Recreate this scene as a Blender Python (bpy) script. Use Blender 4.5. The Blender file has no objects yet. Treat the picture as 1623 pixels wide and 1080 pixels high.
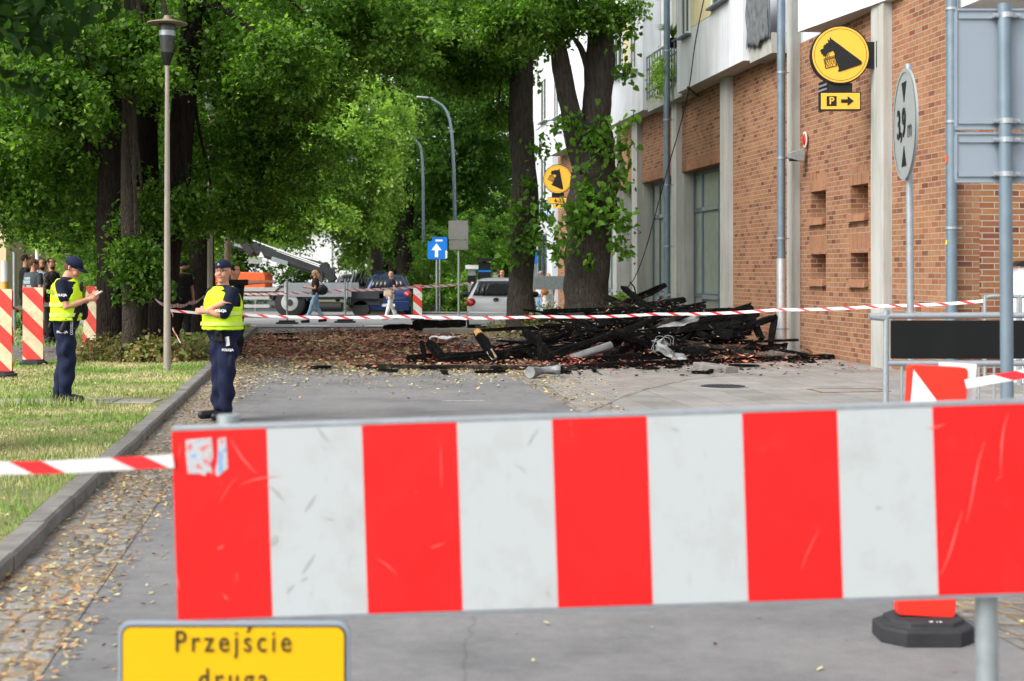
import bpy, math, random
import numpy as np
from mathutils import Vector, Matrix, noise
S = bpy.context.scene
COL = S.collection
rnd = random.Random(7)
R = math.radians

# ---------------------------------------------------------------- camera, sky, sun, exposure
F = 2254.0; CH = 1.65; HY = 430.0; CX = 811.5; M = 0.138; TH = math.atan(M)
cam = bpy.data.cameras.new('camera'); camo = bpy.data.objects.new('camera', cam); COL.objects.link(camo)
camo.location = (0, 0, CH); camo.rotation_euler = (R(90), 0, 0)
cam.sensor_width = 36; cam.lens = F/1623*36; cam.shift_y = -(540-HY)/1623
cam.clip_start = 0.1; cam.clip_end = 2000
cam.dof.use_dof = True; cam.dof.focus_distance = 19.5; cam.dof.aperture_fstop = 3.6
S.camera = camo
w = bpy.data.worlds.new('World'); S.world = w; w.use_nodes = True
nt = w.node_tree; bg = nt.nodes['Background']
sky = nt.nodes.new('ShaderNodeTexSky'); sky.sky_type = 'NISHITA'; sky.sun_disc = False
sky.sun_elevation = R(44); sky.sun_rotation = R(232); sky.dust_density = 4; sky.air_density = 1
hs = nt.nodes.new('ShaderNodeHueSaturation'); hs.inputs['Saturation'].default_value = 0.22
nt.links.new(sky.outputs[0], hs.inputs['Color']); nt.links.new(hs.outputs[0], bg.inputs['Color'])
bg.inputs['Strength'].default_value = 0.15
sl = bpy.data.lights.new('sun', 'SUN'); so = bpy.data.objects.new('sun', sl); COL.objects.link(so)
sl.energy = .75; sl.angle = R(34); sl.color = (1, .96, .9)
# light comes from behind-left of the camera, high
so.rotation_euler = (R(44), 0, R(-52))
S.view_settings.view_transform = 'Standard'; S.view_settings.look = 'None'
S.view_settings.exposure = 1.12; S.view_settings.gamma = 1
S.cycles.use_denoising = True
try: S.cycles.denoiser = 'OPENIMAGEDENOISE'
except Exception: pass
S.cycles.max_bounces = 6; S.cycles.transparent_max_bounces = 8; S.cycles.diffuse_bounces = 3

# ---------------------------------------------------------------- pixel <-> world helpers (photo is 1623x1080)
def P(px, py, Y): return Vector(((px-CX)/F*Y, Y, CH-(py-HY)/F*Y))
def G(px, py, z=0.0):
    Y = F*(CH-z)/(py-HY); return Vector(((px-CX)/F*Y, Y, z))
def T(t, Y, z=0.0): return Vector((t-M*Y, Y, z))      # t: across the street, Y: depth

# ---------------------------------------------------------------- materials
def nodes(name, rough=.8, spec=.3):
    m = bpy.data.materials.new(name); m.use_nodes = True; n = m.node_tree
    b = n.nodes['Principled BSDF']; b.inputs['Roughness'].default_value = rough
    b.inputs['Specular IOR Level'].default_value = spec
    return m, n, b
def ramp(n, stops, interp='LINEAR'):
    r = n.nodes.new('ShaderNodeValToRGB'); e = r.color_ramp.elements; r.color_ramp.interpolation = interp
    while len(e) > 1: e.remove(e[-1])
    e[0].position = stops[0][0]; e[0].color = (*stops[0][1], 1)
    for p, c in stops[1:]:
        x = e.new(p); x.color = (*c, 1)
    return r
def noise_n(n, vec, scale, detail=4, rough=.6):
    t = n.nodes.new('ShaderNodeTexNoise'); t.inputs['Scale'].default_value = scale
    t.inputs['Detail'].default_value = detail; t.inputs['Roughness'].default_value = rough
    if vec is not None: n.links.new(vec, t.inputs['Vector'])
    return t
def bump_n(n, b, h, strength=.3, dist=.02):
    u = n.nodes.new('ShaderNodeBump'); u.inputs['Strength'].default_value = strength; u.inputs['Distance'].default_value = dist
    n.links.new(h, u.inputs['Height']); n.links.new(u.outputs[0], b.inputs['Normal']); return u
def mapped(n, kind='Object', scale=(1, 1, 1), rot=(0, 0, 0)):
    t = n.nodes.new('ShaderNodeTexCoord'); mp = n.nodes.new('ShaderNodeMapping')
    mp.inputs['Scale'].default_value = scale; mp.inputs['Rotation'].default_value = rot
    n.links.new(t.outputs[kind], mp.inputs['Vector']); return mp.outputs[0]
def mixc(n, fac, a, b_, mode='MIX'):
    x = n.nodes.new('ShaderNodeMix'); x.data_type = 'RGBA'; x.blend_type = mode
    for s, v in ((0, fac), (6, a), (7, b_)):
        if isinstance(v, (int, float)): x.inputs[s].default_value = v
        elif isinstance(v, tuple): x.inputs[s].default_value = (*v, 1)
        else: n.links.new(v, x.inputs[s])
    return x.outputs[2]
def mathn(n, op, a, b_=None):
    x = n.nodes.new('ShaderNodeMath'); x.operation = op
    for s, v in ((0, a), (1, b_)):
        if v is None: continue
        if isinstance(v, (int, float)): x.inputs[s].default_value = v
        else: n.links.new(v, x.inputs[s])
    return x.outputs[0]
def plain(name, c, rough=.7, var=.12, scale=8, metal=0, bump=0, spec=.3, bscale=None):
    m, n, b = nodes(name, rough, spec); v = mapped(n)
    t = noise_n(n, v, scale, 5)
    lo = tuple(max(0, x*(1-var)) for x in c); hi = tuple(min(1, x*(1+var)) for x in c)
    r = ramp(n, [(.3, lo), (.7, hi)]); n.links.new(t.outputs['Fac'], r.inputs[0]); n.links.new(r.outputs[0], b.inputs['Base Color'])
    b.inputs['Metallic'].default_value = metal
    if bump:
        t2 = noise_n(n, v, bscale or scale*6, 5); bump_n(n, b, t2.outputs['Fac'], bump, .01)
    return m
def brick_mat(name, c1, c2, c3, mortar, bw=.27, bh=.1, ms=.010, off=.5, kind='UV', bump=.5):
    m, n, b = nodes(name, .85, .2); v = mapped(n, kind)
    t = n.nodes.new('ShaderNodeTexBrick'); n.links.new(v, t.inputs['Vector'])
    t.inputs['Scale'].default_value = 1; t.inputs['Brick Width'].default_value = bw; t.inputs['Row Height'].default_value = bh
    t.inputs['Mortar Size'].default_value = ms; t.inputs['Mortar Smooth'].default_value = .15; t.offset = off; t.inputs['Bias'].default_value = 0
    t.inputs['Color1'].default_value = (0, 0, 0, 1); t.inputs['Color2'].default_value = (1, 1, 1, 1); t.inputs['Mortar'].default_value = (.5, .5, .5, 1)
    r = ramp(n, [(0, c3), (.2, c1), (.55, c2), (.8, c1), (1, c2)]); n.links.new(t.outputs['Color'], r.inputs[0])
    nz = noise_n(n, v, 14, 4); nz2 = noise_n(n, v, 1.1, 3)
    a = mixc(n, .45, r.outputs[0], nz.outputs['Color'], 'OVERLAY')
    rr = ramp(n, [(.3, (.78, .78, .78)), (.7, (1.06, 1.05, 1.03))]); n.links.new(nz2.outputs['Fac'], rr.inputs[0])
    a = mixc(n, 1.0, a, rr.outputs[0], 'MULTIPLY')
    hsv = n.nodes.new('ShaderNodeHueSaturation'); hsv.inputs['Saturation'].default_value = .94; hsv.inputs['Value'].default_value = .88; hsv.inputs['Hue'].default_value = .5035; n.links.new(a, hsv.inputs['Color'])
    o = mixc(n, t.outputs['Fac'], hsv.outputs[0], mortar); n.links.new(o, b.inputs['Base Color'])
    h = mathn(n, 'SUBTRACT', 1.0, t.outputs['Fac']); h2 = mathn(n, 'MULTIPLY', nz.outputs['Fac'], .35); h = mathn(n, 'ADD', h, h2)
    bump_n(n, b, h, bump, .012); return m
def stripes(name, ca, cb, period, ax=1, ay=1, duty=.5, rough=.45, dirt=.1):
    m, n, b = nodes(name, rough, .4); t = n.nodes.new('ShaderNodeTexCoord'); s = n.nodes.new('ShaderNodeSeparateXYZ')
    n.links.new(t.outputs['UV'], s.inputs[0])
    v = mathn(n, 'ADD', mathn(n, 'MULTIPLY', s.outputs[0], ax/period), mathn(n, 'MULTIPLY', s.outputs[1], ay/period))
    v = mathn(n, 'GREATER_THAN', mathn(n, 'FRACT', v), duty)
    nz = noise_n(n, t.outputs['UV'], 5, 6, .7); r = ramp(n, [(.35, (1-dirt*3,)*3), (.6, (1, 1, 1))]); n.links.new(nz.outputs['Fac'], r.inputs[0])
    n.links.new(mixc(n, 1.0, mixc(n, v, ca, cb), r.outputs[0], 'MULTIPLY'), b.inputs['Base Color']); return m
def leaf_mat(name, cols, trans=.35, rough=.45, tint=(1.55, 1.75, .45)):
    m = bpy.data.materials.new(name); m.use_nodes = True; n = m.node_tree; b = n.nodes['Principled BSDF']; out = n.nodes['Material Output']
    g = n.nodes.new('ShaderNodeNewGeometry'); k = len(cols)
    r = ramp(n, [(i/(k-1), c) for i, c in enumerate(cols)]); n.links.new(g.outputs['Random Per Island'], r.inputs[0])
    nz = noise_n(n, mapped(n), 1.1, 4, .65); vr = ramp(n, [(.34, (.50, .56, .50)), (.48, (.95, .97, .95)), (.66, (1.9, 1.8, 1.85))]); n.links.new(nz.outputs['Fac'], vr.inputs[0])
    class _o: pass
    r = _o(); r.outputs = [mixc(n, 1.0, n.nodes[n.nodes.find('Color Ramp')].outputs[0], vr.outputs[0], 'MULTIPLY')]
    n.links.new(r.outputs[0], b.inputs['Base Color']); b.inputs['Roughness'].default_value = rough; b.inputs['Specular IOR Level'].default_value = .22
    tr = n.nodes.new('ShaderNodeBsdfTranslucent'); c = mixc(n, 1.0, r.outputs[0], tint, 'MULTIPLY'); n.links.new(c, tr.inputs['Color'])
    mx = n.nodes.new('ShaderNodeMixShader'); mx.inputs[0].default_value = trans
    n.links.new(b.outputs[0], mx.inputs[1]); n.links.new(tr.outputs[0], mx.inputs[2]); n.links.new(mx.outputs[0], out.inputs[0]); return m
def chip_mat(name, cols, rough=.8):
    m, n, b = nodes(name, rough, .2); g = n.nodes.new('ShaderNodeNewGeometry'); k = len(cols)
    r = ramp(n, [(i/k, c) for i, c in enumerate(cols)], 'CONSTANT'); n.links.new(g.outputs['Random Per Island'], r.inputs[0])
    n.links.new(r.outputs[0], b.inputs['Base Color']); return m
def bark_mat(name, c, scale=9):
    m, n, b = nodes(name, .95, .1); v = mapped(n, 'Object', (1, 1, .22)); t = noise_n(n, v, scale*2, 8, .75)
    vo = n.nodes.new('ShaderNodeTexVoronoi'); vo.inputs['Scale'].default_value = scale*2.2; vo.feature = 'DISTANCE_TO_EDGE'; n.links.new(v, vo.inputs['Vector'])
    r = ramp(n, [(.3, tuple(x*.45 for x in c)), (.55, c), (.8, tuple(x*1.7 for x in c))]); n.links.new(t.outputs['Fac'], r.inputs[0])
    n.links.new(r.outputs[0], b.inputs['Base Color'])
    h = mathn(n, 'ADD', t.outputs['Fac'], mathn(n, 'MINIMUM', mathn(n, 'MULTIPLY', vo.outputs['Distance'], 3.0), .5)); bump_n(n, b, h, .9, .04); return m
def glass_mat(name, c, rough=.08):
    m, n, b = nodes(name, rough, .8); b.inputs['Base Color'].default_value = (*c, 1); return m

# ---------------------------------------------------------------- mesh builder
class MB:
    def __init__(s): s.v = []; s.f = []; s.uv = []; s.mi = []; s.k = 0
    def _uv(s, f):
        p = [Vector(s.v[i]) for i in f]; nn = Vector((0, 0, 0))
        for i in range(len(p)):
            a, b = p[i], p[(i+1) % len(p)]
            nn.x += (a.y-b.y)*(a.z+b.z); nn.y += (a.z-b.z)*(a.x+b.x); nn.z += (a.x-b.x)*(a.y+b.y)
        ax = max(range(3), key=lambda i: abs(nn[i]))
        return [(q.y, q.z) if ax == 0 else (q.x, q.z) if ax == 1 else (q.x, q.y) for q in p]
    def face(s, f, uv=None, mi=None):
        s.f.append(tuple(f)); s.uv.append(uv if uv else s._uv(f)); s.mi.append(s.k if mi is None else mi)
    def poly(s, pts, uv=None, mi=None):
        o = len(s.v); s.v += [tuple(p) for p in pts]; s.face(range(o, o+len(pts)), uv, mi)
    def box(s, a, b, mi=None, mat=None):
        o = len(s.v); x0, y0, z0 = a; x1, y1, z1 = b
        c = [(x0, y0, z0), (x1, y0, z0), (x1, y1, z0), (x0, y1, z0), (x0, y0, z1), (x1, y0, z1), (x1, y1, z1), (x0, y1, z1)]
        if mat is not None: uvsrc = c; c2 = [tuple(mat @ Vector(q)) for q in c]
        s.v += c
        for f in ((0, 3, 2, 1), (4, 5, 6, 7), (0, 1, 5, 4), (1, 2, 6, 5), (2, 3, 7, 6), (3, 0, 4, 7)): s.face([o+i for i in f], None, mi)
        if mat is not None: s.v[o:o+8] = c2
        return s
    def prism(s, pts, depth, mat=None, mi=None, cap=True):
        """pts: 2D outline in x,z; extruded along +y by depth"""
        o = len(s.v); n = len(pts)
        c = [(x, 0, z) for x, z in pts]+[(x, depth, z) for x, z in pts]
        s.v += c
        ar = sum(pts[i][0]*pts[(i+1) % n][1]-pts[(i+1) % n][0]*pts[i][1] for i in range(n))
        a = list(range(n)) if ar > 0 else list(range(n))[::-1]
        if cap: s.face([o+i for i in a], None, mi); s.face([o+n+i for i in a[::-1]], None, mi)
        for i in range(n):
            j = (i+1) % n; q = [a[j], a[i], a[i]+n, a[j]+n]; s.face([o+x for x in q], None, mi)
        if mat is not None: s.v[o:o+2*n] = [tuple(mat @ Vector(q)) for q in c]
        return s
    def tube(s, pts, rad, n=10, caps=True, ell=1.0, mi=None, jit=0, twist=0):
        pts = [Vector(p) for p in pts]; k = len(pts)
        if isinstance(rad, (int, float)): rad = [rad]*k
        o = len(s.v); d0 = (pts[1]-pts[0]).normalized()
        up = Vector((0, 0, 1)) if abs(d0.z) < .9 else Vector((1, 0, 0))
        nx = d0.cross(up).normalized(); L = 0
        for i, p in enumerate(pts):
            d = (pts[min(i+1, k-1)]-pts[max(i-1, 0)])
            d = d.normalized() if d.length > 1e-9 else d0
            nx = (nx-d*nx.dot(d)).normalized(); ny = d.cross(nx)
            for j in range(n):
                a = 2*math.pi*j/n+twist; r = rad[i]
                if jit: r *= 1+jit*(noise.noise(Vector((math.cos(a)*1.7, math.sin(a)*1.7, i*.35+o)))*1.6)
                s.v.append(tuple(p+nx*math.cos(a)*r+ny*math.sin(a)*r*ell))
        acc = [0]
        for i in range(k-1): acc.append(acc[-1]+(pts[i+1]-pts[i]).length)
        for i in range(k-1):
            for j in range(n):
                j2 = (j+1) % n; q = [o+i*n+j, o+i*n+j2, o+(i+1)*n+j2, o+(i+1)*n+j]
                s.face(q, [(acc[i], j/n), (acc[i], (j+1)/n), (acc[i+1], (j+1)/n), (acc[i+1], j/n)], mi)
        if caps:
            s.face([o+j for j in range(n)][::-1], None, mi); s.face([o+(k-1)*n+j for j in range(n)], None, mi)
        return s
    def cap(s, pts, rad, n=10, ell=1.0):
        """tube with rounded ends"""
        pts = [Vector(p) for p in pts]
        if isinstance(rad, (int, float)): rad = [rad]*len(pts)
        a = (pts[0]-pts[1]).normalized(); b = (pts[-1]-pts[-2]).normalized()
        P0 = [pts[0]+a*rad[0]*q for q in (.95, .7, .35)]; P1 = [pts[-1]+b*rad[-1]*q for q in (.35, .7, .95)]
        return s.tube(P0+pts+P1, [rad[0]*.3, rad[0]*.71, rad[0]*.93]+list(rad)+[rad[-1]*.93, rad[-1]*.71, rad[-1]*.3], n, True, ell)
    def rings(s, rings, close=True, mi=None):
        o = len(s.v); n = len(rings[0])
        for r in rings: s.v += [tuple(q) for q in r]
        for i in range(len(rings)-1):
            for j in range(n): s.face([o+i*n+j, o+i*n+(j+1) % n, o+(i+1)*n+(j+1) % n, o+(i+1)*n+j], None, mi)
        if close: s.face([o+j for j in range(n)][::-1], None, mi); s.face([o+(len(rings)-1)*n+j for j in range(n)], None, mi)
        return s
    def ball(s, c, r, n=12, rot=None, mi=None):
        if isinstance(r, (int, float)): r = (r, r, r)
        c = Vector(c); rg = []
        for i in range(1, n):
            a = math.pi*i/n; q = []
            for j in range(n):
                b = 2*math.pi*j/n; p = Vector((math.sin(a)*math.cos(b)*r[0], math.sin(a)*math.sin(b)*r[1], -math.cos(a)*r[2]))
                if rot: p = rot @ p
                q.append(c+p)
            rg.append(q)
        return s.rings(rg, True, mi)
    def disc(s, c, r, axis, depth, n=24, mi=None):
        c = Vector(c); d = Vector(axis).normalized(); return s.tube([c, c+d*depth], r, n, True, mi=mi)
    def mesh(s, name):
        me = bpy.data.meshes.new(name); me.from_pydata(s.v, [], s.f)
        uv = me.uv_layers.new(name='UVMap'); flat = [c for u in s.uv for q in u for c in q]
        if len(flat) == len(me.loops)*2: uv.data.foreach_set('uv', flat)
        me.polygons.foreach_set('material_index', s.mi); me.update(); return me
    def build(s, name, mat, parent=None, smooth=False, bevel=0):
        me = s.mesh(name)
        for m_ in (mat if isinstance(mat, (list, tuple)) else [mat]): me.materials.append(m_)
        return link(name, me, parent, smooth, bevel)
def link(name, me, parent=None, smooth=False, bevel=0):
    o = bpy.data.objects.new(name, me); COL.objects.link(o)
    if parent is not None: o.parent = parent
    if smooth:
        me.polygons.foreach_set('use_smooth', [True]*len(me.polygons))
        if smooth != 'all':
            try: me.set_sharp_from_angle(angle=R(smooth if smooth > 1 else 40))
            except Exception: pass
    if bevel:
        b = o.modifiers.new('bevel', 'BEVEL'); b.width = bevel; b.segments = 2; b.limit_method = 'ANGLE'; b.harden_normals = False
    return o
def thing(name, label, cat, loc=(0, 0, 0), rz=0, group=None):
    o = bpy.data.objects.new(name, None); COL.objects.link(o); o.location = loc; o.rotation_euler = (0, 0, rz); o.empty_display_size = .2
    o['label'] = label; o['category'] = cat
    if group: o['group'] = group
    return o
def tag(o, label, cat, group=None, kind=None):
    o['label'] = label; o['category'] = cat
    if group: o['group'] = group
    if kind: o['kind'] = kind
    return o
def struct(o): o['kind'] = 'structure'; return o
def copy_tree(o, parent=None):
    c = o.copy(); COL.objects.link(c); c.parent = parent
    for ch in list(o.children): copy_tree(ch, c)
    return c
def text(s, size, mat, parent, loc, rot, name='lettering', extrude=.002, sx=1, align='CENTER', space=1.0, bold=0):
    cu = bpy.data.curves.new('t', 'FONT'); cu.body = s; cu.size = size; cu.extrude = extrude; cu.align_x = align; cu.align_y = 'CENTER'; cu.space_character = space; cu.offset = bold
    o = bpy.data.objects.new('t', cu); COL.objects.link(o); bpy.context.view_layer.update()
    me = bpy.data.meshes.new_from_object(o.evaluated_get(bpy.context.evaluated_depsgraph_get()))
    bpy.data.objects.remove(o); me.materials.clear(); me.materials.append(mat)
    q = bpy.data.objects.new(name, me); COL.objects.link(q); q.parent = parent; q.location = loc; q.rotation_euler = rot; q.scale = (sx, 1, 1); return q
def remesh(mb, name, mat, parent, voxel=.012, sm=4, wr=0, freq=14, keep=1.0):
    """union of overlapping closed shapes as one continuous skin"""
    me = mb.mesh('tmp'); t = bpy.data.objects.new('tmp', me); COL.objects.link(t)
    r = t.modifiers.new('r', 'REMESH'); r.mode = 'VOXEL'; r.voxel_size = voxel
    s_ = t.modifiers.new('s', 'SMOOTH'); s_.factor = .5; s_.iterations = sm
    bpy.context.view_layer.update()
    m2 = bpy.data.meshes.new_from_object(t.evaluated_get(bpy.context.evaluated_depsgraph_get()))
    bpy.data.objects.remove(t); bpy.data.meshes.remove(me); n = len(m2.vertices)
    if wr and n:
        co = np.zeros(n*3); m2.vertices.foreach_get('co', co); co = co.reshape(-1, 3); no = np.zeros(n*3); m2.vertices.foreach_get('normal', no); no = no.reshape(-1, 3)
        x, y, z = co.T*freq; ph = rnd.random()*6
        d = np.sin(z*1.9+1.7*np.sin(x*1.1+ph)+1.3*np.sin(y*1.3))*.5+np.sin(x*1.7+z*1.1+2*np.sin(z*.7+ph)+y)*.35+np.sin(y*2.3-z*2.1+np.sin(x*2))*.25
        co += no*(d*wr)[:, None]; m2.vertices.foreach_set('co', co.ravel())
    m2.materials.clear(); m2.materials.append(mat); m2.update()
    return link(name, m2, parent, 'all')

# ---------------------------------------------------------------- foliage
LEAF = np.array([(0, 0, 0), (.28, .22, .05), (.36, .55, .02), (0, 1.0, -.12), (-.36, .55, .02), (-.28, .22, .05), (0, .5, -.04)], float)
LF = [(0, 1, 2, 6), (6, 2, 3), (0, 6, 4, 5), (6, 3, 4)]
LEAF4 = np.array([(0, 0, 0), (.38, .45, .06), (0, 1.0, -.08), (-.38, .45, .06)], float); LF4 = [(0, 1, 2), (0, 2, 3)]
HEART = np.array([(0, .08, 0), (.16, -.04, .05), (.38, .1, .06), (.42, .38, .03), (.24, .72, 0), (0, 1.05, -.14), (-.24, .72, 0), (-.42, .38, .03), (-.38, .1, .06), (-.16, -.04, .05)], float)
HF = [(0, 1, 2, 3, 4, 5), (0, 5, 6, 7, 8, 9)]
def leaf_arrays(c, size, rg, tmpl=LEAF, flat=.5, hang=.5, azim=None):
    n = len(c); sz = size*rg.uniform(.5, 1.5, n)
    az = rg.uniform(0, 2*np.pi, n); pit = -hang+rg.normal(0, .55, n)
    d = np.stack([np.cos(az)*np.cos(pit), np.sin(az)*np.cos(pit), np.sin(pit)], 1)
    up = np.stack([rg.normal(0, 1-flat+.15, n), rg.normal(0, 1-flat+.15, n), np.ones(n)], 1)
    s = np.cross(d, up); s /= np.linalg.norm(s, axis=1)[:, None]+1e-9; u = np.cross(s, d)
    return c[:, None, :]+sz[:, None, None]*(tmpl[None, :, 0:1]*s[:, None]+tmpl[None, :, 1:2]*d[:, None]+tmpl[None, :, 2:3]*u[:, None])
def quick_mesh(name, verts, faces, mat, parent=None):
    """verts (n,k,3) with the same face list for each of the n islands"""
    n, k, _ = verts.shape; me = bpy.data.meshes.new(name)
    fl = np.array([i for f in faces for i in f]); ft = np.array([len(f) for f in faces])
    me.vertices.add(n*k); me.vertices.foreach_set('co', verts.astype(np.float32).ravel())
    idx = (fl[None]+(np.arange(n)*k)[:, None]).ravel(); me.loops.add(len(idx)); me.loops.foreach_set('vertex_index', idx.astype(np.int32))
    tot = np.tile(ft, n); st = np.concatenate([[0], np.cumsum(tot)[:-1]]); me.polygons.add(len(tot)); me.polygons.foreach_set('loop_start', st.astype(np.int32))
    try: me.polygons.foreach_set('loop_total', tot.astype(np.int32))
    except Exception: pass
    me.update(calc_edges=True); me.materials.append(mat); o = bpy.data.objects.new(name, me); COL.objects.link(o)
    if parent is not None: o.parent = parent
    return o
def sprays(blobs, rg, per=26, length=.55, scat=.11, shell=.45, zmin=None):
    """clusters of leaves along drooping twigs, filling blob volumes"""
    out = []
    for (x, y, z, rx, ry, rz, n) in blobs:
        d = rg.normal(0, 1, (n, 3)); d /= np.linalg.norm(d, axis=1)[:, None]; r = rg.uniform(0, 1, n)**shell
        wob = 1+.22*np.sin(d[:, 0]*5+x)*np.sin(d[:, 2]*6+z)+.15*np.sin(d[:, 1]*9+y)
        c = np.array([x, y, z])+d*(r*wob)[:, None]*np.array([rx, ry, rz])*1.08+rg.normal(0, .16, (n, 3))*min(rx, 1.5)
        if n > 100:      # gaps between boughs
            g_ = np.sin(c[:, 0]*2.3+1.3*np.sin(c[:, 2]*2.1))+np.sin(c[:, 1]*1.9+c[:, 2]*1.2)+np.sin(c[:, 2]*3.7+1.1*np.sin(c[:, 0]*1.7+c[:, 1]))
            k_ = g_ > -.75; c, d = c[k_], d[k_]; n = len(c)
        # every cluster is a small umbrella of leaves, drooping at its rim and tilted outwards
        L = length*rg.uniform(.45, 1.2, n)[:, None]; a = rg.uniform(0, 2*np.pi, (n, per)); t = rg.uniform(0, 1, (n, per))**.6
        ox, oy = np.cos(a)*t*L*.62, np.sin(a)*t*L*.62; rad = ox*d[:, 0:1]+oy*d[:, 1:2]
        oz = -t*t*L*.30-rad*.45
        q = np.stack([c[:, 0:1]+ox, c[:, 1:2]+oy, c[:, 2:3]+oz], 2)+rg.normal(0, 1, (n, per, 3))*np.array([scat*.5, scat*.5, scat*.55]); out.append(q.reshape(-1, 3))
    q = np.concatenate(out)
    if zmin is not None: q = q[q[:, 2] > zmin]
    return q
def curve(pts, n=5):
    """Catmull-Rom through points (vectors or floats)"""
    out = []; k = len(pts)
    for i in range(k-1):
        a, b, c, d = pts[max(i-1, 0)], pts[i], pts[i+1], pts[min(i+2, k-1)]
        for j in range(n):
            t = j/n; out.append(.5*((2*b)+(c-a)*t+(2*a-5*b+4*c-d)*t*t+(3*b-a-3*c+d)*t**3))
    out.append(pts[-1]); return out
# ---------------------------------------------------------------- material library
m_bark = bark_mat('bark', (.085, .074, .064)); m_bark_l = bark_mat('bark_light', (.075, .062, .052), 14); m_bark_d = bark_mat('bark_dark', (.028, .022, .019))
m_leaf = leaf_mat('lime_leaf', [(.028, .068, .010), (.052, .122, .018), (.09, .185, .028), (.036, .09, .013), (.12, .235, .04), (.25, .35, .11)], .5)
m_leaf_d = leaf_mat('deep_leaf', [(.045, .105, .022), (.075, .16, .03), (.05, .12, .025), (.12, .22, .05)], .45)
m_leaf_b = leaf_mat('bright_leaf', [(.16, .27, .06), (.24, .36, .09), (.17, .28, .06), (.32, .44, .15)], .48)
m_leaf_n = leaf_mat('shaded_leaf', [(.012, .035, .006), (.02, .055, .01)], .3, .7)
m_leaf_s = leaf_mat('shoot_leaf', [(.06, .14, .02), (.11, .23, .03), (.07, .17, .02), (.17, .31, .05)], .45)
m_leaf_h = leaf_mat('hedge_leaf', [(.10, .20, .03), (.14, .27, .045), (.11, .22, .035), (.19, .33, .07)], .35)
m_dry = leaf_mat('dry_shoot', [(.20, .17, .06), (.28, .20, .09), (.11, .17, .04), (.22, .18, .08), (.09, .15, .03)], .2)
def stained(name, c, amt=.25):
    m, n, b = nodes(name, .9, .2); a1 = noise_n(n, mapped(n, 'Object', (3.2, 3.2, .22)), 1.6, 6, .7); a2 = noise_n(n, mapped(n), .8, 5, .6); a3 = noise_n(n, mapped(n), 60, 3, .6)
    r1 = ramp(n, [(.36, (1-amt, 1-amt*1.05, 1-amt*1.2)), (.56, (1, 1, 1))]); n.links.new(a1.outputs['Fac'], r1.inputs[0]); r2 = ramp(n, [(.35, (1-amt*.5, 1-amt*.5, 1-amt*.5)), (.6, (1.02, 1.02, 1.02))]); n.links.new(a2.outputs['Fac'], r2.inputs[0])
    n.links.new(mixc(n, 1, mixc(n, 1, c, r1.outputs[0], 'MULTIPLY'), r2.outputs[0], 'MULTIPLY'), b.inputs['Base Color']); bump_n(n, b, a3.outputs['Fac'], .25, .008); return m
m_white = stained('white_render', (.69, .72, .77), .14); m_cream = plain('cream_render', (.74, .66, .40), .9, .05, 2)
m_pil = stained('pillar_render', (.44, .445, .42), .22)
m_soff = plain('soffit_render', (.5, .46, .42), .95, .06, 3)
m_brick = brick_mat('orange_brick', (.32, .122, .058), (.40, .185, .092), (.19, .062, .038), (.33, .27, .20), .245, .09, .008)
m_brick2 = brick_mat('brown_brick', (.30, .095, .045), (.38, .16, .055), (.13, .04, .03), (.36, .31, .25), .40, .093, .010)
m_sold = brick_mat('soldier_brick', (.36, .145, .075), (.40, .18, .095), (.31, .12, .062), (.28, .21, .15), .1, .34, .006, 0)
m_galv = plain('galvanised_steel', (.36, .39, .42), .42, .1, 20, .55, .05); m_galv_d = plain('galvanised_aged', (.33, .37, .38), .5, .15, 12, .5, .05)
m_pipe = plain('zinc_pipe', (.17, .225, .27), .45, .12, 6, .35, .06)
m_black = plain('black_metal', (.012, .013, .014), .45, .2, 10); m_char = None
m_blackp = plain('black_panel', (.006, .0065, .007), .35, .3, 3)
m_frame = plain('window_frame_grey', (.12, .15, .175), .5, .06, 5); m_framew = plain('window_frame_white', (.75, .77, .78), .4, .03, 5)
m_glass = glass_mat('window_glass', (.05, .065, .07)); m_blind = plain('frosted_window', (.25, .29, .25), .35, .18, 3, spec=.6)
m_yel = plain('sign_yellow', (.80, .46, .055), .45, .03, 6); m_yel2 = plain('tablet_yellow', (.72, .42, .003), .4, .02, 5)
m_rubber = plain('rubber', (.028, .029, .032), .75, .2, 12, bump=.2); m_tyre = plain('tyre', (.03, .03, .03), .85, .2, 20)
m_signgrey = plain('sign_back_grey', (.27, .32, .37), .5, .04, 3, .2); m_blue = plain('sign_blue', (.01, .18, .62), .4, .04, 5); m_signw = plain('sign_white', (.8, .8, .8), .4, .03, 5)
m_taupe = plain('lamp_pole_paint', (.34, .30, .25), .5, .08, 6, .2)
m_conc = plain('kerb_concrete', (.19, .18, .165), .95, .25, 5, bump=.4)
m_tape = stripes('barrier_tape', (.78, .76, .76), (.75, .03, .04), .34, 1, 1.2, .71, .35, .05)
m_del = stripes('delineator_red_white', (.78, .06, .035), (.78, .78, .76), .52, .9, 1, .5); m_del2 = stripes('delineator_red_cream', (.78, .06, .045), (.78, .66, .42), .52, 1, 1, .5)

# ---------------------------------------------------------------- ground surfaces (flat sheets in street coordinates)
def sheet(name, pts, z, mat, kind='structure'):
    b = MB(); b.poly([(p[0], p[1], z) for p in pts]); o = b.build(name, mat); o['kind'] = kind; return o
def strip(t0, t1, Y0, Y1): return [T(t0, Y0), T(t1, Y0), T(t1, Y1), T(t0, Y1)]
RZ = (0, 0, -TH)
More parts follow.
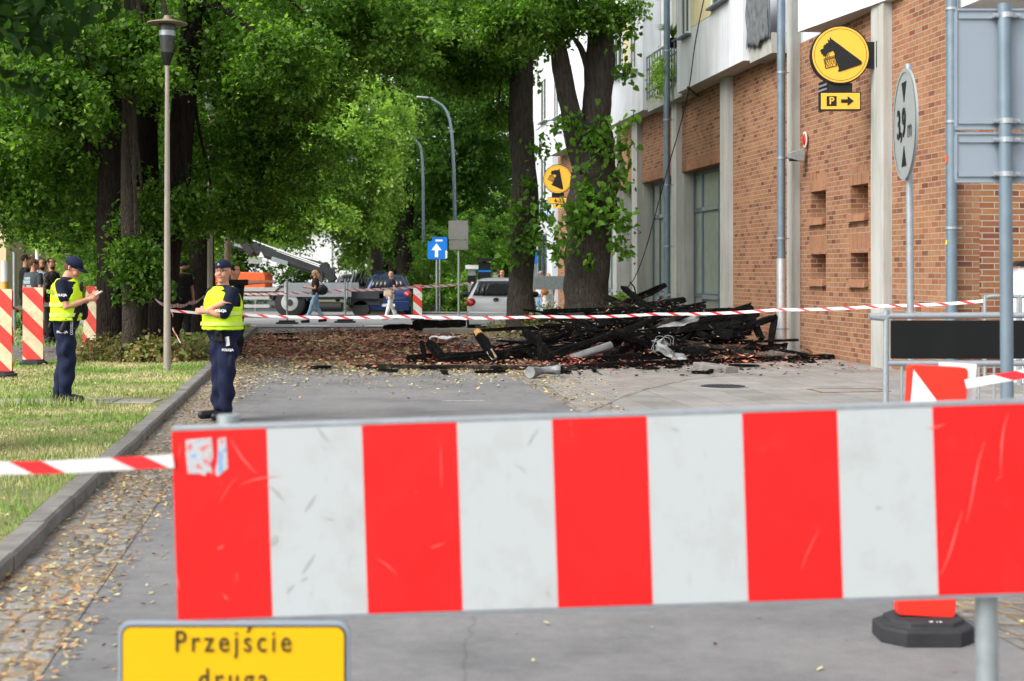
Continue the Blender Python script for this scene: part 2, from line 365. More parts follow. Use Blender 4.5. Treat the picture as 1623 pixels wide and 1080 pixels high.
# base ground to the horizon
m, n, b = nodes('far_ground', .95); b.inputs['Base Color'].default_value = (.10, .12, .06, 1)
v = mapped(n); t_ = noise_n(n, v, .15, 6); r_ = ramp(n, [(.3, (.07, .10, .03)), (.7, (.16, .15, .09))]); n.links.new(t_.outputs['Fac'], r_.inputs[0]); n.links.new(r_.outputs[0], b.inputs['Base Color'])
sheet('ground', [(-900, -60), (900, -60), (900, 1500), (-900, 1500)], -.12, m)
# asphalt
m_asph, n, b = nodes('asphalt', .9, .25); v = mapped(n); a1 = noise_n(n, v, 160, 3, .8); a2 = noise_n(n, v, .7, 6, .65); a3 = noise_n(n, v, 9, 5, .7)
r1 = ramp(n, [(.28, (.12, .12, .123)), (.5, (.185, .184, .186)), (.75, (.26, .255, .25))]); n.links.new(a1.outputs['Fac'], r1.inputs[0])
r2 = ramp(n, [(.34, (.70, .70, .71)), (.5, (.98, .98, .98)), (.68, (1.14, 1.13, 1.10))]); n.links.new(a2.outputs['Fac'], r2.inputs[0])
r3 = ramp(n, [(.3, (.86, .86, .86)), (.7, (1.08, 1.08, 1.08))]); n.links.new(a3.outputs['Fac'], r3.inputs[0])
c_ = mixc(n, 1, mixc(n, 1, r1.outputs[0], r2.outputs[0], 'MULTIPLY'), r3.outputs[0], 'MULTIPLY')
cr = n.nodes.new('ShaderNodeTexVoronoi'); cr.feature = 'DISTANCE_TO_EDGE'; cr.inputs['Scale'].default_value = .35
wv = mixc(n, .12, v, noise_n(n, v, 2.5, 4).outputs['Color'], 'ADD'); n.links.new(wv, cr.inputs['Vector'])
rc = ramp(n, [(0, (.45, .45, .45)), (.004, (1, 1, 1))]); n.links.new(cr.outputs['Distance'], rc.inputs[0]); c_ = mixc(n, .35, c_, mixc(n, 1, c_, rc.outputs[0], 'MULTIPLY'))
n.links.new(c_, b.inputs['Base Color']); bump_n(n, b, a1.outputs['Fac'], .5, .006)
sheet('road', strip(-1.15, 3.12, -4, 41.2), 0, m_asph)
m_asph2, n, b = nodes('cross_street_asphalt', .9, .25); v = mapped(n); a1 = noise_n(n, v, 60, 3, .8); a2 = noise_n(n, v, .5, 5)
r1 = ramp(n, [(.3, (.20, .20, .205)), (.7, (.29, .29, .295))]); n.links.new(a2.outputs['Fac'], r1.inputs[0]); n.links.new(r1.outputs[0], b.inputs['Base Color'])
sheet('cross_street', [(-45, 40.0), (9, 42.4), (9, 54.5), (-45, 53.0)], .004, m_asph2)
sheet('side_street', [(-16.5, 52), (-4.8, 52), (-30, 140), (-48, 140)], .008, m_asph2)
# cobbled gutters
m_cob, n, b = nodes('gutter_cobble', .9, .2); v = mapped(n, 'Object', (1, .72, 1)); vw = mixc(n, .05, v, noise_n(n, v, 5, 2).outputs['Color'], 'ADD')
vo = n.nodes.new('ShaderNodeTexVoronoi'); vo.inputs['Scale'].default_value = 7.5; vo.inputs['Randomness'].default_value = .55; n.links.new(vw, vo.inputs['Vector'])
ve = n.nodes.new('ShaderNodeTexVoronoi'); ve.feature = 'DISTANCE_TO_EDGE'; ve.inputs['Scale'].default_value = 7.5; ve.inputs['Randomness'].default_value = .55; n.links.new(vw, ve.inputs['Vector'])
sp_ = n.nodes.new('ShaderNodeSeparateColor'); n.links.new(vo.outputs['Color'], sp_.inputs[0])
r1 = ramp(n, [(0, (.15, .148, .142)), (.5, (.215, .21, .20)), (1, (.27, .265, .25))]); n.links.new(sp_.outputs[0], r1.inputs[0]); a1 = noise_n(n, v, 2.0, 6, .7); a2 = noise_n(n, v, 30, 4, .7)
rj = ramp(n, [(.03, (1, 1, 1)), (.14, (0, 0, 0))]); n.links.new(ve.outputs['Distance'], rj.inputs[0]); rd = ramp(n, [(.40, (.17, .15, .12)), (.60, (.30, .19, .09))]); n.links.new(a1.outputs['Fac'], rd.inputs[0])
rs2 = ramp(n, [(.50, (0, 0, 0)), (.68, (.75, .75, .75))]); n.links.new(a1.outputs['Fac'], rs2.inputs[0])
c_ = mixc(n, rj.outputs[0], r1.outputs[0], rd.outputs[0]); c_ = mixc(n, rs2.outputs[0], c_, (.28, .21, .13)); r2 = ramp(n, [(.3, (.75, .75, .75)), (.7, (1.2, 1.2, 1.2))]); n.links.new(a2.outputs['Fac'], r2.inputs[0])
n.links.new(mixc(n, 1, c_, r2.outputs[0], 'MULTIPLY'), b.inputs['Base Color']); bump_n(n, b, mathn(n, 'ADD', mathn(n, 'MINIMUM', mathn(n, 'MULTIPLY', ve.outputs['Distance'], 4.0), .8), mathn(n, 'MULTIPLY', a2.outputs['Fac'], .3)), .8, .02)
def rotsheet(name, t0, t1, Y0, Y1, z, mat):
    """sheet with its own local frame turned along the street, so textures follow it"""
    o_ = T(0, 0); b_ = MB(); iv = Matrix.Rotation(-TH, 4, 'Z')
    b_.poly([iv @ Vector((p[0], p[1], 0)) for p in strip(t0, t1, Y0, Y1)]); o = b_.build(name, mat); o.location.z = z; o.rotation_euler.z = TH; return struct(o)
rotsheet('gutter_left', -1.66, -1.12, -4, 41, .004, m_cob)
rotsheet('gutter_right', 3.08, 3.66, -4, 30, .004, m_cob)
# paving slabs
m_slab = brick_mat('paving_slab', (.29, .28, .265), (.335, .32, .305), (.245, .235, .22), (.14, .125, .105), .5, .5, .006, .0, 'Object', .4)
m_pav2 = brick_mat('small_pavers', (.30, .28, .26), (.36, .335, .305), (.24, .22, .20), (.16, .145, .125), .2, .1, .007, .5, 'Object', .5)
def kerbmesh(name, path, w_, h, z0=-.1, seg=.98, gap=.008, mat=None, cat=None):
    b_ = MB()
    for i in range(len(path)-1):
        a, c = Vector(path[i]), Vector(path[i+1]); L = (c-a).length; d = (c-a)/L; nn = Vector((-d.y, d.x, 0)); k = max(1, round(L/seg))
        for j in range(k):
            p0 = a+d*(L*j/k+gap/2); p1 = a+d*(L*(j+1)/k-gap/2); dz = rnd.uniform(-.006, .006); dx = rnd.uniform(-.006, .006)
            mt = Matrix(((nn.x, d.x, 0, p0.x+nn.x*dx), (nn.y, d.y, 0, p0.y+nn.y*dx), (0, 0, 1, 0), (0, 0, 0, 1)))
            ll = (p1-p0).length; ch = .018
            pf = [(0, z0), (0, h+dz-ch), (ch, h+dz), (w_-ch, h+dz), (w_, h+dz-ch), (w_, z0)]
            b_.prism(pf, ll, mt)
    return struct(b_.build(name, mat or m_conc))
# driveway apron (small pavers) is bounded by the slabs beyond a curve
W1 = [T(3.66, -4), T(9.72, -4), T(9.72, 75), T(3.66, 75)]
rotsheet('pavement', 3.66, 9.66, -4, 40.5, .006, m_slab)
rotsheet('pavement_side', 9.66, 30, -4, 21.5, .006, m_slab)
rotsheet('far_pavement', 3.4, 9.66, 54.6, 90, .03, m_slab)
ap = [G(*q) for q in ((868, 612), (905, 640), (925, 657), (943, 650), (985, 632), (1030, 617), (1090, 603), (1150, 596), (1110, 588), (1000, 590), (905, 594))]
b_ = MB(); iv = Matrix.Rotation(-TH, 4, 'Z'); b_.poly([iv @ p for p in ap]); o = b_.build('driveway_apron', m_pav2); o.location.z = .010; o.rotation_euler.z = TH; struct(o)
kerbmesh('kerb_left', [T(-1.66, 1), T(-1.66, 40.0)], .16, .105)
# edge seam of the apron and the raised kerb pieces of the tree pit
cv = curve([G(943, 650), G(985, 632), G(1030, 617), G(1090, 603)], 5); kerbmesh('apron_edge', cv, .05, .013, 0, .4)
kerbmesh('kerb_end', [G(1098, 585), G(1150, 593)], .22, .11, 0, .8)
kerbmesh('tree_pit_kerb', [G(735, 549), G(830, 547), G(1000, 545)], .25, .14)
# verge
m_soil, n, b = nodes('verge_soil', .95, .1); v = mapped(n); a1 = noise_n(n, v, 1.2, 6, .65); a2 = noise_n(n, v, 40, 4, .7)
r1 = ramp(n, [(.35, (.15, .20, .06)), (.5, (.30, .27, .14)), (.62, (.18, .23, .08)), (.75, (.34, .30, .18))]); n.links.new(a1.outputs['Fac'], r1.inputs[0])
r2 = ramp(n, [(.3, (.6, .6, .6)), (.7, (1.2, 1.2, 1.2))]); n.links.new(a2.outputs['Fac'], r2.inputs[0]); n.links.new(mixc(n, 1, r1.outputs[0], r2.outputs[0], 'MULTIPLY'), b.inputs['Base Color']); bump_n(n, b, a2.outputs['Fac'], .8, .03)
sheet('verge', [T(-40, -4), T(-1.81, -4), T(-1.81, 40.2), T(-40, 38)], .085, m_soil)
m_conc2 = plain('pale_concrete', (.30, .28, .255), .95, .2, 6, bump=.4)
m_path = plain('path_asphalt', (.17, .165, .16), .95, .15, 3, bump=.4, bscale=90)
sheet('path', [G(-300, 577, .09), G(90, 571, .09), G(330, 562, .09), G(372, 560, .09), G(380, 556, .09), G(330, 551, .09), G(80, 531, .09), G(-300, 528, .09)], .092, m_path)
kerbmesh('narrow_path', [Vector((-12, 16.72, 0)), Vector((-4.25, 16.86, 0))], .50, .102, 0, .5, mat=m_conc2)
sheet('tree_pit_soil', [T(3.6, 31.8), T(9.5, 31.8), T(9.5, 41.5), T(3.6, 41.5)], .05, m_soil)
# burnt litter over the far part of the road: dark soil-coloured sheet with ragged edge made of chips (below)
m_ash, n, b = nodes('ash_and_rubble', .95, .1); v = mapped(n); a1 = noise_n(n, v, 2.5, 7, .75); a2 = noise_n(n, v, 22, 4, .7)
r1 = ramp(n, [(.32, (.08, .042, .034)), (.48, (.21, .10, .075)), (.6, (.28, .145, .10)), (.75, (.26, .20, .14))]); n.links.new(a1.outputs['Fac'], r1.inputs[0])
r2 = ramp(n, [(.3, (.55, .55, .55)), (.7, (1.3, 1.25, 1.2))]); n.links.new(a2.outputs['Fac'], r2.inputs[0]); n.links.new(mixc(n, 1, r1.outputs[0], r2.outputs[0], 'MULTIPLY'), b.inputs['Base Color']); bump_n(n, b, a2.outputs['Fac'], 1, .03)
pts = []
for i in range(60):
    a = 2*math.pi*i/60; k = 1+.16*noise.noise(Vector((math.cos(a)*3, math.sin(a)*3, 2)))+.05*math.sin(i*2.7)
    pts.append((-.7+5.8*math.cos(a)*k-.12*(math.sin(a)*7.5), 32.3+8.3*math.sin(a)*k))
b_ = MB(); c0 = len(b_.v); b_.v.append((.3, 32.3, .012)); b_.v += [(x, y, .0125) for x, y in pts]
for i in range(60): b_.face((0, 1+i, 1+(i+1) % 60))
struct(b_.build('rubble_bed', m_ash))
# road markings on the cross street
m_mark = plain('road_marking', (.62, .62, .60), .8, .1, 4)
b_ = MB()
for x in np.arange(-22, 6, 2.2): b_.box((x, 42.6, .0), (x+1.1, 43.0, .012))
struct(b_.build('road_marking', m_mark))
# worn rectangular line on the near road
b_ = MB(); p = G(700, 636); b_.box((p.x, p.y, 0), (p.x+.55, p.y+.07, .005)); struct(b_.build('road_marking', plain('worn_marking', (.30, .29, .28), .9, .2, 12)))
# manhole cover set in slabs
t = thing('drain_cover', 'round dark cast iron cover set in the pavement slabs', 'drain cover', G(1146, 614), TH)
b_ = MB(); b_.disc((0, 0, .006), .36, (0, 0, 1), .008, 32); b_.build('rim', m_galv_d, t)
b_ = MB(); b_.disc((0, 0, .008), .32, (0, 0, 1), .010, 32)
for i in range(-4, 5):
    h_ = math.sqrt(max(.01, .3**2-(i*.065)**2)); b_.box((i*.065-.012, -h_, .018), (i*.065+.012, h_, .022))
b_.build('lid', m_rubber, t)
t = thing('utility_cover', 'square metal cover frame flush with the slabs below the brick wall', 'cover', G(1345, 620), TH)
b_ = MB()
for a in ((-.5, -.28, .5, -.24), (-.5, .24, .5, .28), (-.5, -.24, -.46, .24), (.46, -.24, .5, .24)): b_.box((a[0], a[1], .006), (a[2], a[3], .013))
b_.build('frame', plain('rusty_iron', (.17, .10, .06), .9, .3, 12), t)
b_ = MB(); b_.box((-.455, -.235, .005), (.455, .235, .010)); b_.build('lid', m_slab, t)

# ---------------------------------------------------------------- the brick building, local frame: x away from the street, y along it, z up
BL = thing('apartment_building', 'white rendered apartment building with orange brick ground floor and pillars', 'building', (9.72, 0, 0), TH)
BL.rotation_euler.z = TH
def yl(px, w=0.0):
    """local y on the plane x=-w seen at image column px"""
    a = (px-CX)/F; ct, st = math.cos(TH), math.sin(TH)
    # world X = 9.72 - w ct - y st ; Y = -w st + y ct ; X = a Y
    return (9.72-w*ct+a*w*st)/(a*ct+st)
SOF = 6.22; LIN = 4.27; TOP = 12.6
y0 = yl(1517); 
# bay edges
e_p1a, e_p1b = yl(1414), yl(1380, .16); e_p2a, e_p2b = yl(1268), yl(1247, .16)
e_p3a, e_p3b = yl(1162), yl(1141, .16); e_p4a, e_p4b = yl(1081), yl(1064, .16); e_p5a, e_p5b = yl(1018), yl(1001, .16)
def bwall(ya, yb, z0, z1, mat=m_brick, name='brick_wall', x0=0, x1=.36):
    b_ = MB(); b_.box((x0, ya, z0), (x1, yb, z1)); return b_.build(name, mat, BL)
# bay 1 (nearest), bay 3 full brick
bwall(y0, e_p1a, -.1, SOF)
# bay 2 with four niches
n_y = [(yl(1348), yl(1376)), (yl(1285), yl(1309))]; 
def zz(py, px): Y = yl(px)*math.cos(TH); return CH-(py-HY)/F*Y
n_z = [(zz(443, 1362), zz(401, 1362)), (zz(334, 1362), zz(288, 1362))]
n_z = [(1.50, 1.98), (2.68, 3.20)]
bp = []
xs = sorted([e_p1b, e_p2a]+[q for a in n_y for q in (min(a), max(a))]); zs = [-.1, n_z[0][0], n_z[0][1], n_z[1][0], n_z[1][1], SOF]
b_ = MB()
for i in range(5):
    for j in range(5):
        if i in (1, 3) and j in (1, 3): continue
        b_.poly([(0, xs[i+1], zs[j]), (0, xs[i], zs[j]), (0, xs[i], zs[j+1]), (0, xs[i+1], zs[j+1])])
for i in (1, 3):
    for j in (1, 3):
        a, c, z, Z = xs[i], xs[i+1], zs[j], zs[j+1]; dq = .40
        b_.poly([(0, a, z), (dq, a, z), (dq, a, Z), (0, a, Z)]); b_.poly([(dq, c, z), (0, c, z), (0, c, Z), (dq, c, Z)])
        b_.poly([(0, c, z), (dq, c, z), (dq, a, z), (0, a, z)]); b_.poly([(0, a, Z), (dq, a, Z), (dq, c, Z), (0, c, Z)]); b_.poly([(dq, a, z), (dq, c, z), (dq, c, Z), (dq, a, Z)])
b_.build('brick_wall', m_brick, BL)
for i in (1, 3):
    for j in (1, 3):
        a, c, z, Z = xs[i], xs[i+1], zs[j], zs[j+1]
        s_ = MB(); s_.prism([(-.09, z-.14), (0, z-.12), (0, z+.004), (-.075, z-.015)], c-a+.06, Matrix.Translation((0, a-.03, 0))); s_.build('niche_sill', m_sold, BL)
        s_ = MB(); s_.box((-.006, a-.06, Z), (.02, c+.06, Z+.34)); s_.build('niche_lintel', m_sold, BL)
bwall(e_p2b, e_p3a, -.1, SOF)
def pillar(ya, yb, z1=SOF, w=.16):
    b_ = MB(); b_.box((-w, ya, -.1), (.3, yb, z1)); b_.build('pillar', m_pil, BL, bevel=.006)
for a, c in ((e_p1a, e_p1b), (e_p2a, e_p2b), (e_p3a, e_p3b), (e_p4a, e_p4b), (e_p5a, e_p5b)): pillar(a, c, TOP+.01 if a in (e_p2a, e_p4a) else SOF)
def glazed_bay(ya, yb, first=False):
    """brick band above a recessed full-height window"""
    b_ = MB(); b_.box((0, ya, LIN+.3), (.36, yb, SOF)); b_.build('brick_wall', m_brick, BL)
    b_ = MB(); b_.box((-.004, ya, LIN), (.36, yb, LIN+.3)); b_.build('brick_lintel', m_sold, BL)
    b_ = MB(); b_.box((.02, yb-.02, -.1), (.46, yb+.1, LIN)); b_.build('window_reveal', m_pil, BL)
    x = .36; wb = yb-.02
    fr = MB(); fw = .09
    nY = 3; L = wb-ya
    ed = [ya+.0, ya+L*.42, ya+L*.80, wb]
    for q in ed: fr.box((x-.05, q-fw/2, 0), (x+.03, q+fw/2, LIN))
    for z in (.06, 1.02, 3.25, LIN-.05):
        for i in range(3): fr.box((x-.04, ed[i]+fw/2, z-.06), (x+.025, ed[i+1]-fw/2, z+.06))
    w_ = fr.build('window', m_frame, BL)
    g = MB(); 
    for i in range(3): g.box((x-.005, ed[i]+fw/2, .1), (x+.012, ed[i+1]-fw/2, LIN-.1))
    g.build('pane', m_blind, w_)
    h_ = MB()
    for z in (.98, 3.25): h_.box((x-.065, ed[1]+.08, z-.05), (x-.04, ed[2]-.08, z+.05))
    h_.build('rail', m_galv, w_)
glazed_bay(e_p3b, e_p4a); glazed_bay(e_p4b, e_p5a); 
e_p6a = yl(985); e_p6b = yl(972, .16); glazed_bay(e_p5b, e_p6a); pillar(e_p6a, e_p6b)
e_p7a = yl(948); glazed_bay(e_p6b, e_p7a); pillar(e_p7a, e_p7a+.7); bwall(e_p7a+.7, yl(903), -.1, SOF)
bwall(yl(903), 57.6, -.1, SOF)
# core of the upper floors, split by material
bwall(y0, 57.6, SOF, TOP, m_white, 'wall', 0.02, .4)
b_ = MB(); b_.box((.4, y0+.02, -.1), (11, 57.55, TOP-.02)); b_.build('wall', m_white, BL)
# wall facing the camera beyond the corner
b_ = MB(); b_.box((.36, y0-.0, -.1), (11, y0+.3, 5.6)); 
b_.build('brick_wall', m_brick2, BL)
b_ = MB(); b_.box((.0, y0-.9, 5.62), (11, y0+.3, TOP)); b_.build('wall', m_white, BL)
# slab edge and pitched roof edge
b_ = MB(); b_.prism([(-.9, TOP), (11.5, TOP), (11.5, TOP+.25), (6, TOP+3.2), (-.9, TOP+.25)], 37.5, Matrix.Translation((0, y0-1.3, 0))); b_.build('roof', plain('roof_tile', (.30, .09, .05), .8, .2, 4), BL)
def window(par, x, ya, yb, z0, z1, sill=True, m=m_framew):
    """window in a wall facing -x"""
    f = MB(); t_ = .07
    for a in ((ya, ya+t_, z0, z1), (yb-t_, yb, z0, z1), (ya+t_, yb-t_, z0, z0+t_), (ya+t_, yb-t_, z1-t_, z1), ((ya+yb)/2-t_/2, (ya+yb)/2+t_/2, z0+t_, z1-t_)): f.box((x-.015, a[0], a[2]), (x+.08, a[1], a[3]))
    o = f.build('window', m, par); g = MB(); g.box((x+.01, ya+t_, z0+t_), (x+.03, yb-t_, z1-t_)); g.build('pane', m_glass, o)
    if sill: s_ = MB(); s_.box((x-.12, ya-.06, z0-.05), (x+.04, yb+.06, z0-.005)); s_.build('sill', m_frame, o)
def oriel(yn, yf, p, zb=SOF-.03, pn=None, wins=()):
    """rendered box bay; p: projection at the far end, pn at the near end"""
    pn = p if pn is None else pn
    b_ = MB(); pl = [(0.01, yn), (-pn, yn), (-p, yf), (0.01, yf)]
    lo = [(x, y, zb) for x, y in pl]; hi = [(x, y, TOP-.01) for x, y in pl]; o_ = len(b_.v); b_.v += lo+hi
    for i in range(4): j = (i+1) % 4; b_.face([i, j, 4+j, 4+i][::-1], None, 0)
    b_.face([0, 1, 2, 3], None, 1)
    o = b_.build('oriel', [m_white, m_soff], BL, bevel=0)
    sl_ = lambda y: -(pn+(p-pn)*(y-yn)/(yf-yn))
    for a, c, z0 in wins:
        for lvl in (z0, z0+3.0):
            window(o, sl_((a+c)/2)-.03, a, c, lvl, lvl+1.6)
    return o
# oriel A (nearest), B, C, D
oriel(yl(1425, .1), yl(1265, .56), .56, pn=.12, wins=())
oB = (yl(1178, .5), yl(1073, .5)); oriel(*oB, .5, wins=((oB[1]-1.35, oB[1]-.55, 7.5), (oB[0]+1.1, oB[0]+2.4, 7.75)))
m_ = MB(); m_.box((-.512, oB[0]+2.44, 7.62), (-.49, oB[1]-1.39, 9.2)); m_.build('cream_panel', m_cream, BL)
oC = (yl(1019, .5), yl(965, .5)); oriel(*oC, .5, wins=((oC[0]+.7, oC[0]+1.5, 7.45), (oC[0]+2.6, oC[0]+3.8, 7.6)))
m_ = MB(); m_.box((-.512, oC[0]+1.54, 7.5), (-.49, oC[0]+2.56, 9.2)); m_.build('cream_panel', m_cream, BL)
oD = (50.2, 56.8); oriel(*oD, .5, wins=((51.5, 52.6, 7.5), (54.4, 55.5, 7.5)))
# balconies between the oriels
def balcony(ya, yb, z=6.55, cloth=False):
    b_ = MB(); b_.box((-.36, ya, z-.42), (.02, yb, z)); o = b_.build('balcony', m_pil, BL)
    r_ = MB()
    for q in (z+.12, z+.75, z+1.1): r_.box((-.42, ya+.02, q-.02), (-.38, yb-.02, q+.02))
    k = 12
    for i in range(k+1):
        y = ya+.04+(yb-ya-.08)*i/k; r_.box((-.41, y-.012, z-.1), (-.385, y+.012, z+1.1))
    r_.build('railing', m_frame, o)
    return o
balB = balcony(oB[1]+.02, oC[0]-.02)
balA = balcony(e_p2b+.35, oB[0]-.02)
# weathered cloth screen hanging on balcony A
b_ = MB(); ya, yb = e_p2b+.38, oB[0]-.05; nx_, nz_ = 26, 14; gr = []
for i in range(nx_+1):
    col = []
    for j in range(nz_+1):
        u = i/nx_; vv = j/nz_; zb_ = 6.42+.05*math.sin(u*9)+.03*math.sin(u*23)
        col.append((-.45+.012*math.sin(u*14+vv*5)+.010*math.sin(vv*13+u*4), ya+(yb-ya)*u, zb_+(7.75-zb_)*vv))
    gr.append(col)
o_ = 0; b_.v = [q for c in gr for q in c]
for i in range(nx_):
    for j in range(nz_): b_.face([i*(nz_+1)+j, i*(nz_+1)+j+1, (i+1)*(nz_+1)+j+1, (i+1)*(nz_+1)+j])
o = b_.build('cloth_screen', plain('weathered_cloth', (.13, .14, .15), .95, .4, 6, bump=.5), balA, 'all'); sd = o.modifiers.new('s', 'SOLIDIFY'); sd.thickness = .006
# long dark slatted vent seen below the near oriel
t = thing('wall_vent', 'dark slatted vent on brick behind the round yellow dog sign', 'vent', (0, 0, 0)); 
pw = BL.matrix_world
def B2W(x, y, z): return Vector((9.72+x*math.cos(TH)-y*math.sin(TH), x*math.sin(TH)+y*math.cos(TH), z))
t.location = B2W(-.01, yl(1306), 5.0); t.rotation_euler.z = TH
b_ = MB()
for i in range(6): b_.box((-.03, -.22, -.25+i*.085), (.0, .22, -.21+i*.085))
b_.build('slat', m_galv, t); b_ = MB(); b_.box((-.008, -.24, -.28), (.004, .24, .28)); b_.build('backing', m_black, t)

# downpipes
def downpipe(name, label, px, Yt, r, kinks=(), z0=.05, z1=TOP, x=-.15, bright=None):
    y = yl(px, -x); t = thing(name, label, 'downpipe', B2W(x, y, 0), TH, 'downpipes on the brick building')
    b_ = MB(); pts = [(0, 0, z0)]+[(0, 0, z) for z in kinks]+[(0, 0, z1)]; 
    b_.tube([(0, 0, 1.1 if bright else z0), (0, 0, z1)], r, 14); b_.build('pipe', m_pipe, t, True)
    if bright:
        b_ = MB(); b_.tube([(0, 0, z0), (0, 0, .6), (0, 0, 1.9)], r*1.12, 14); b_.build('lower_pipe', bright, t, True)
    b_ = MB()
    for z in (.5, 2.3, 3.9, 5.6, 7.4):
        b_ = MB(); b_.tube([(0, 0, z-.02), (0, 0, z+.02)], r*1.16, 14); b_.box((r, -.012, z-.012), (r+.08, .012, z+.012)); b_.build('pipe_clamp', m_galv, t, True)
    return t
m_zn = plain('bright_zinc', (.60, .62, .63), .35, .12, 9, .6, .3)
downpipe('downpipe', 'grey downpipe with a bright dented lower section beside the charred heap', 1238, 0, .082, bright=m_zn, x=-.46)
dp2 = downpipe('downpipe', 'grey downpipe with small stickers at the near corner of the brick building', 1508, 0, .082, x=-.14)
downpipe('downpipe', 'narrow grey downpipe between the tall windows, the farthest of the downpipes', 1057, 0, .085, x=-.55)
b_ = MB(); b_.box((-.084, -.035, 3.28), (-.078, .03, 3.4)); b_.build('sticker', plain('sticker_red', (.7, .1, .05), .5), dp2)
b_ = MB(); b_.box((-.086, -.02, 2.05), (-.080, .015, 2.12)); b_.build('sticker', plain('sticker_yellow', (.75, .65, .05), .5), dp2)
# alarm and wall lamp
t = thing('alarm_siren', 'small red and white oval alarm siren on the brick wall', 'alarm', B2W(-.02, yl(1273, .1), CH+223*26.2/F), TH); t.scale = (.85, .8, .85)
b_ = MB(); b_.ball((-.05, 0, 0), (.05, .11, .19), 14); b_.build('backplate', m_signw, t, True); b_ = MB(); b_.ball((-.055, -.02, 0), (.06, .085, .16), 14); b_.build('red_lens', plain('red_plastic', (.6, .01, .01), .3, .05), t, True)
t = thing('wall_lamp', 'grey box lamp jutting from the white pillar beneath the alarm', 'lamp', B2W(-.17, yl(1264, .2), CH+192*27/F), TH); t.scale = (.62, .8, .8)
b_ = MB(); b_.prism([(-.34, -.10), (-.02, -.16), (.14, -.16), (.14, .16), (-.34, .04)], .2, Matrix.Translation((0, -.1, 0))); b_.build('housing', m_galv_d, t, bevel=.01); b_ = MB(); b_.box((-.30, -.08, -.16), (-.08, .08, -.12)); b_.build('lens', m_black, t)

# far white neighbour building
NB = thing('neighbour_building', 'white neighbouring building with tall shop windows beyond the second tree', 'building', (9.55, 0, 0), TH)
b_ = MB(); b_.box((0, 58, 0), (12, 67, 13)); b_.build('wall', m_white, NB)
for i in range(2):
    y = 59.3+i*4
    for z in (4.6, 7.9): window(NB, -.03, y, y+1.5, z, z+1.8)
    window(NB, -.03, y, y+2.2, .5, 3.2, False, m_frame)
b_ = MB(); b_.box((-.06, 58.2, 3.9), (-.01, 64.5, 4.5)); fb = b_.build('shop_fascia', plain('pale_blue_fascia', (.45, .62, .78), .5), NB)

# the long hanging cable and its bracket
t = thing('hanging_cable', 'thin black cable hanging diagonally in front of the white wall and pillars', 'cable', (0, 0, 0))
cp = [P(1122, -30, 32.2), P(1103, 62, 33.0), P(1092, 140, 33.8), P(1078, 200, 34.8), P(1060, 262, 36.0), P(1040, 335, 37.5), P(1022, 400, 39), P(1003, 445, 40), P(976, 473, 41)]
org = cp[4].copy(); t.location = org; b_ = MB(); b_.tube([p-org for p in curve(cp, 6)], .014, 6); b_.build('cable', m_black, t, True)
b_ = MB(); b_.tube([P(1090, 139, 34.0)-org, P(1108, 154, 36.4)-org], .03, 6); b_.build('bracket', m_black, t)
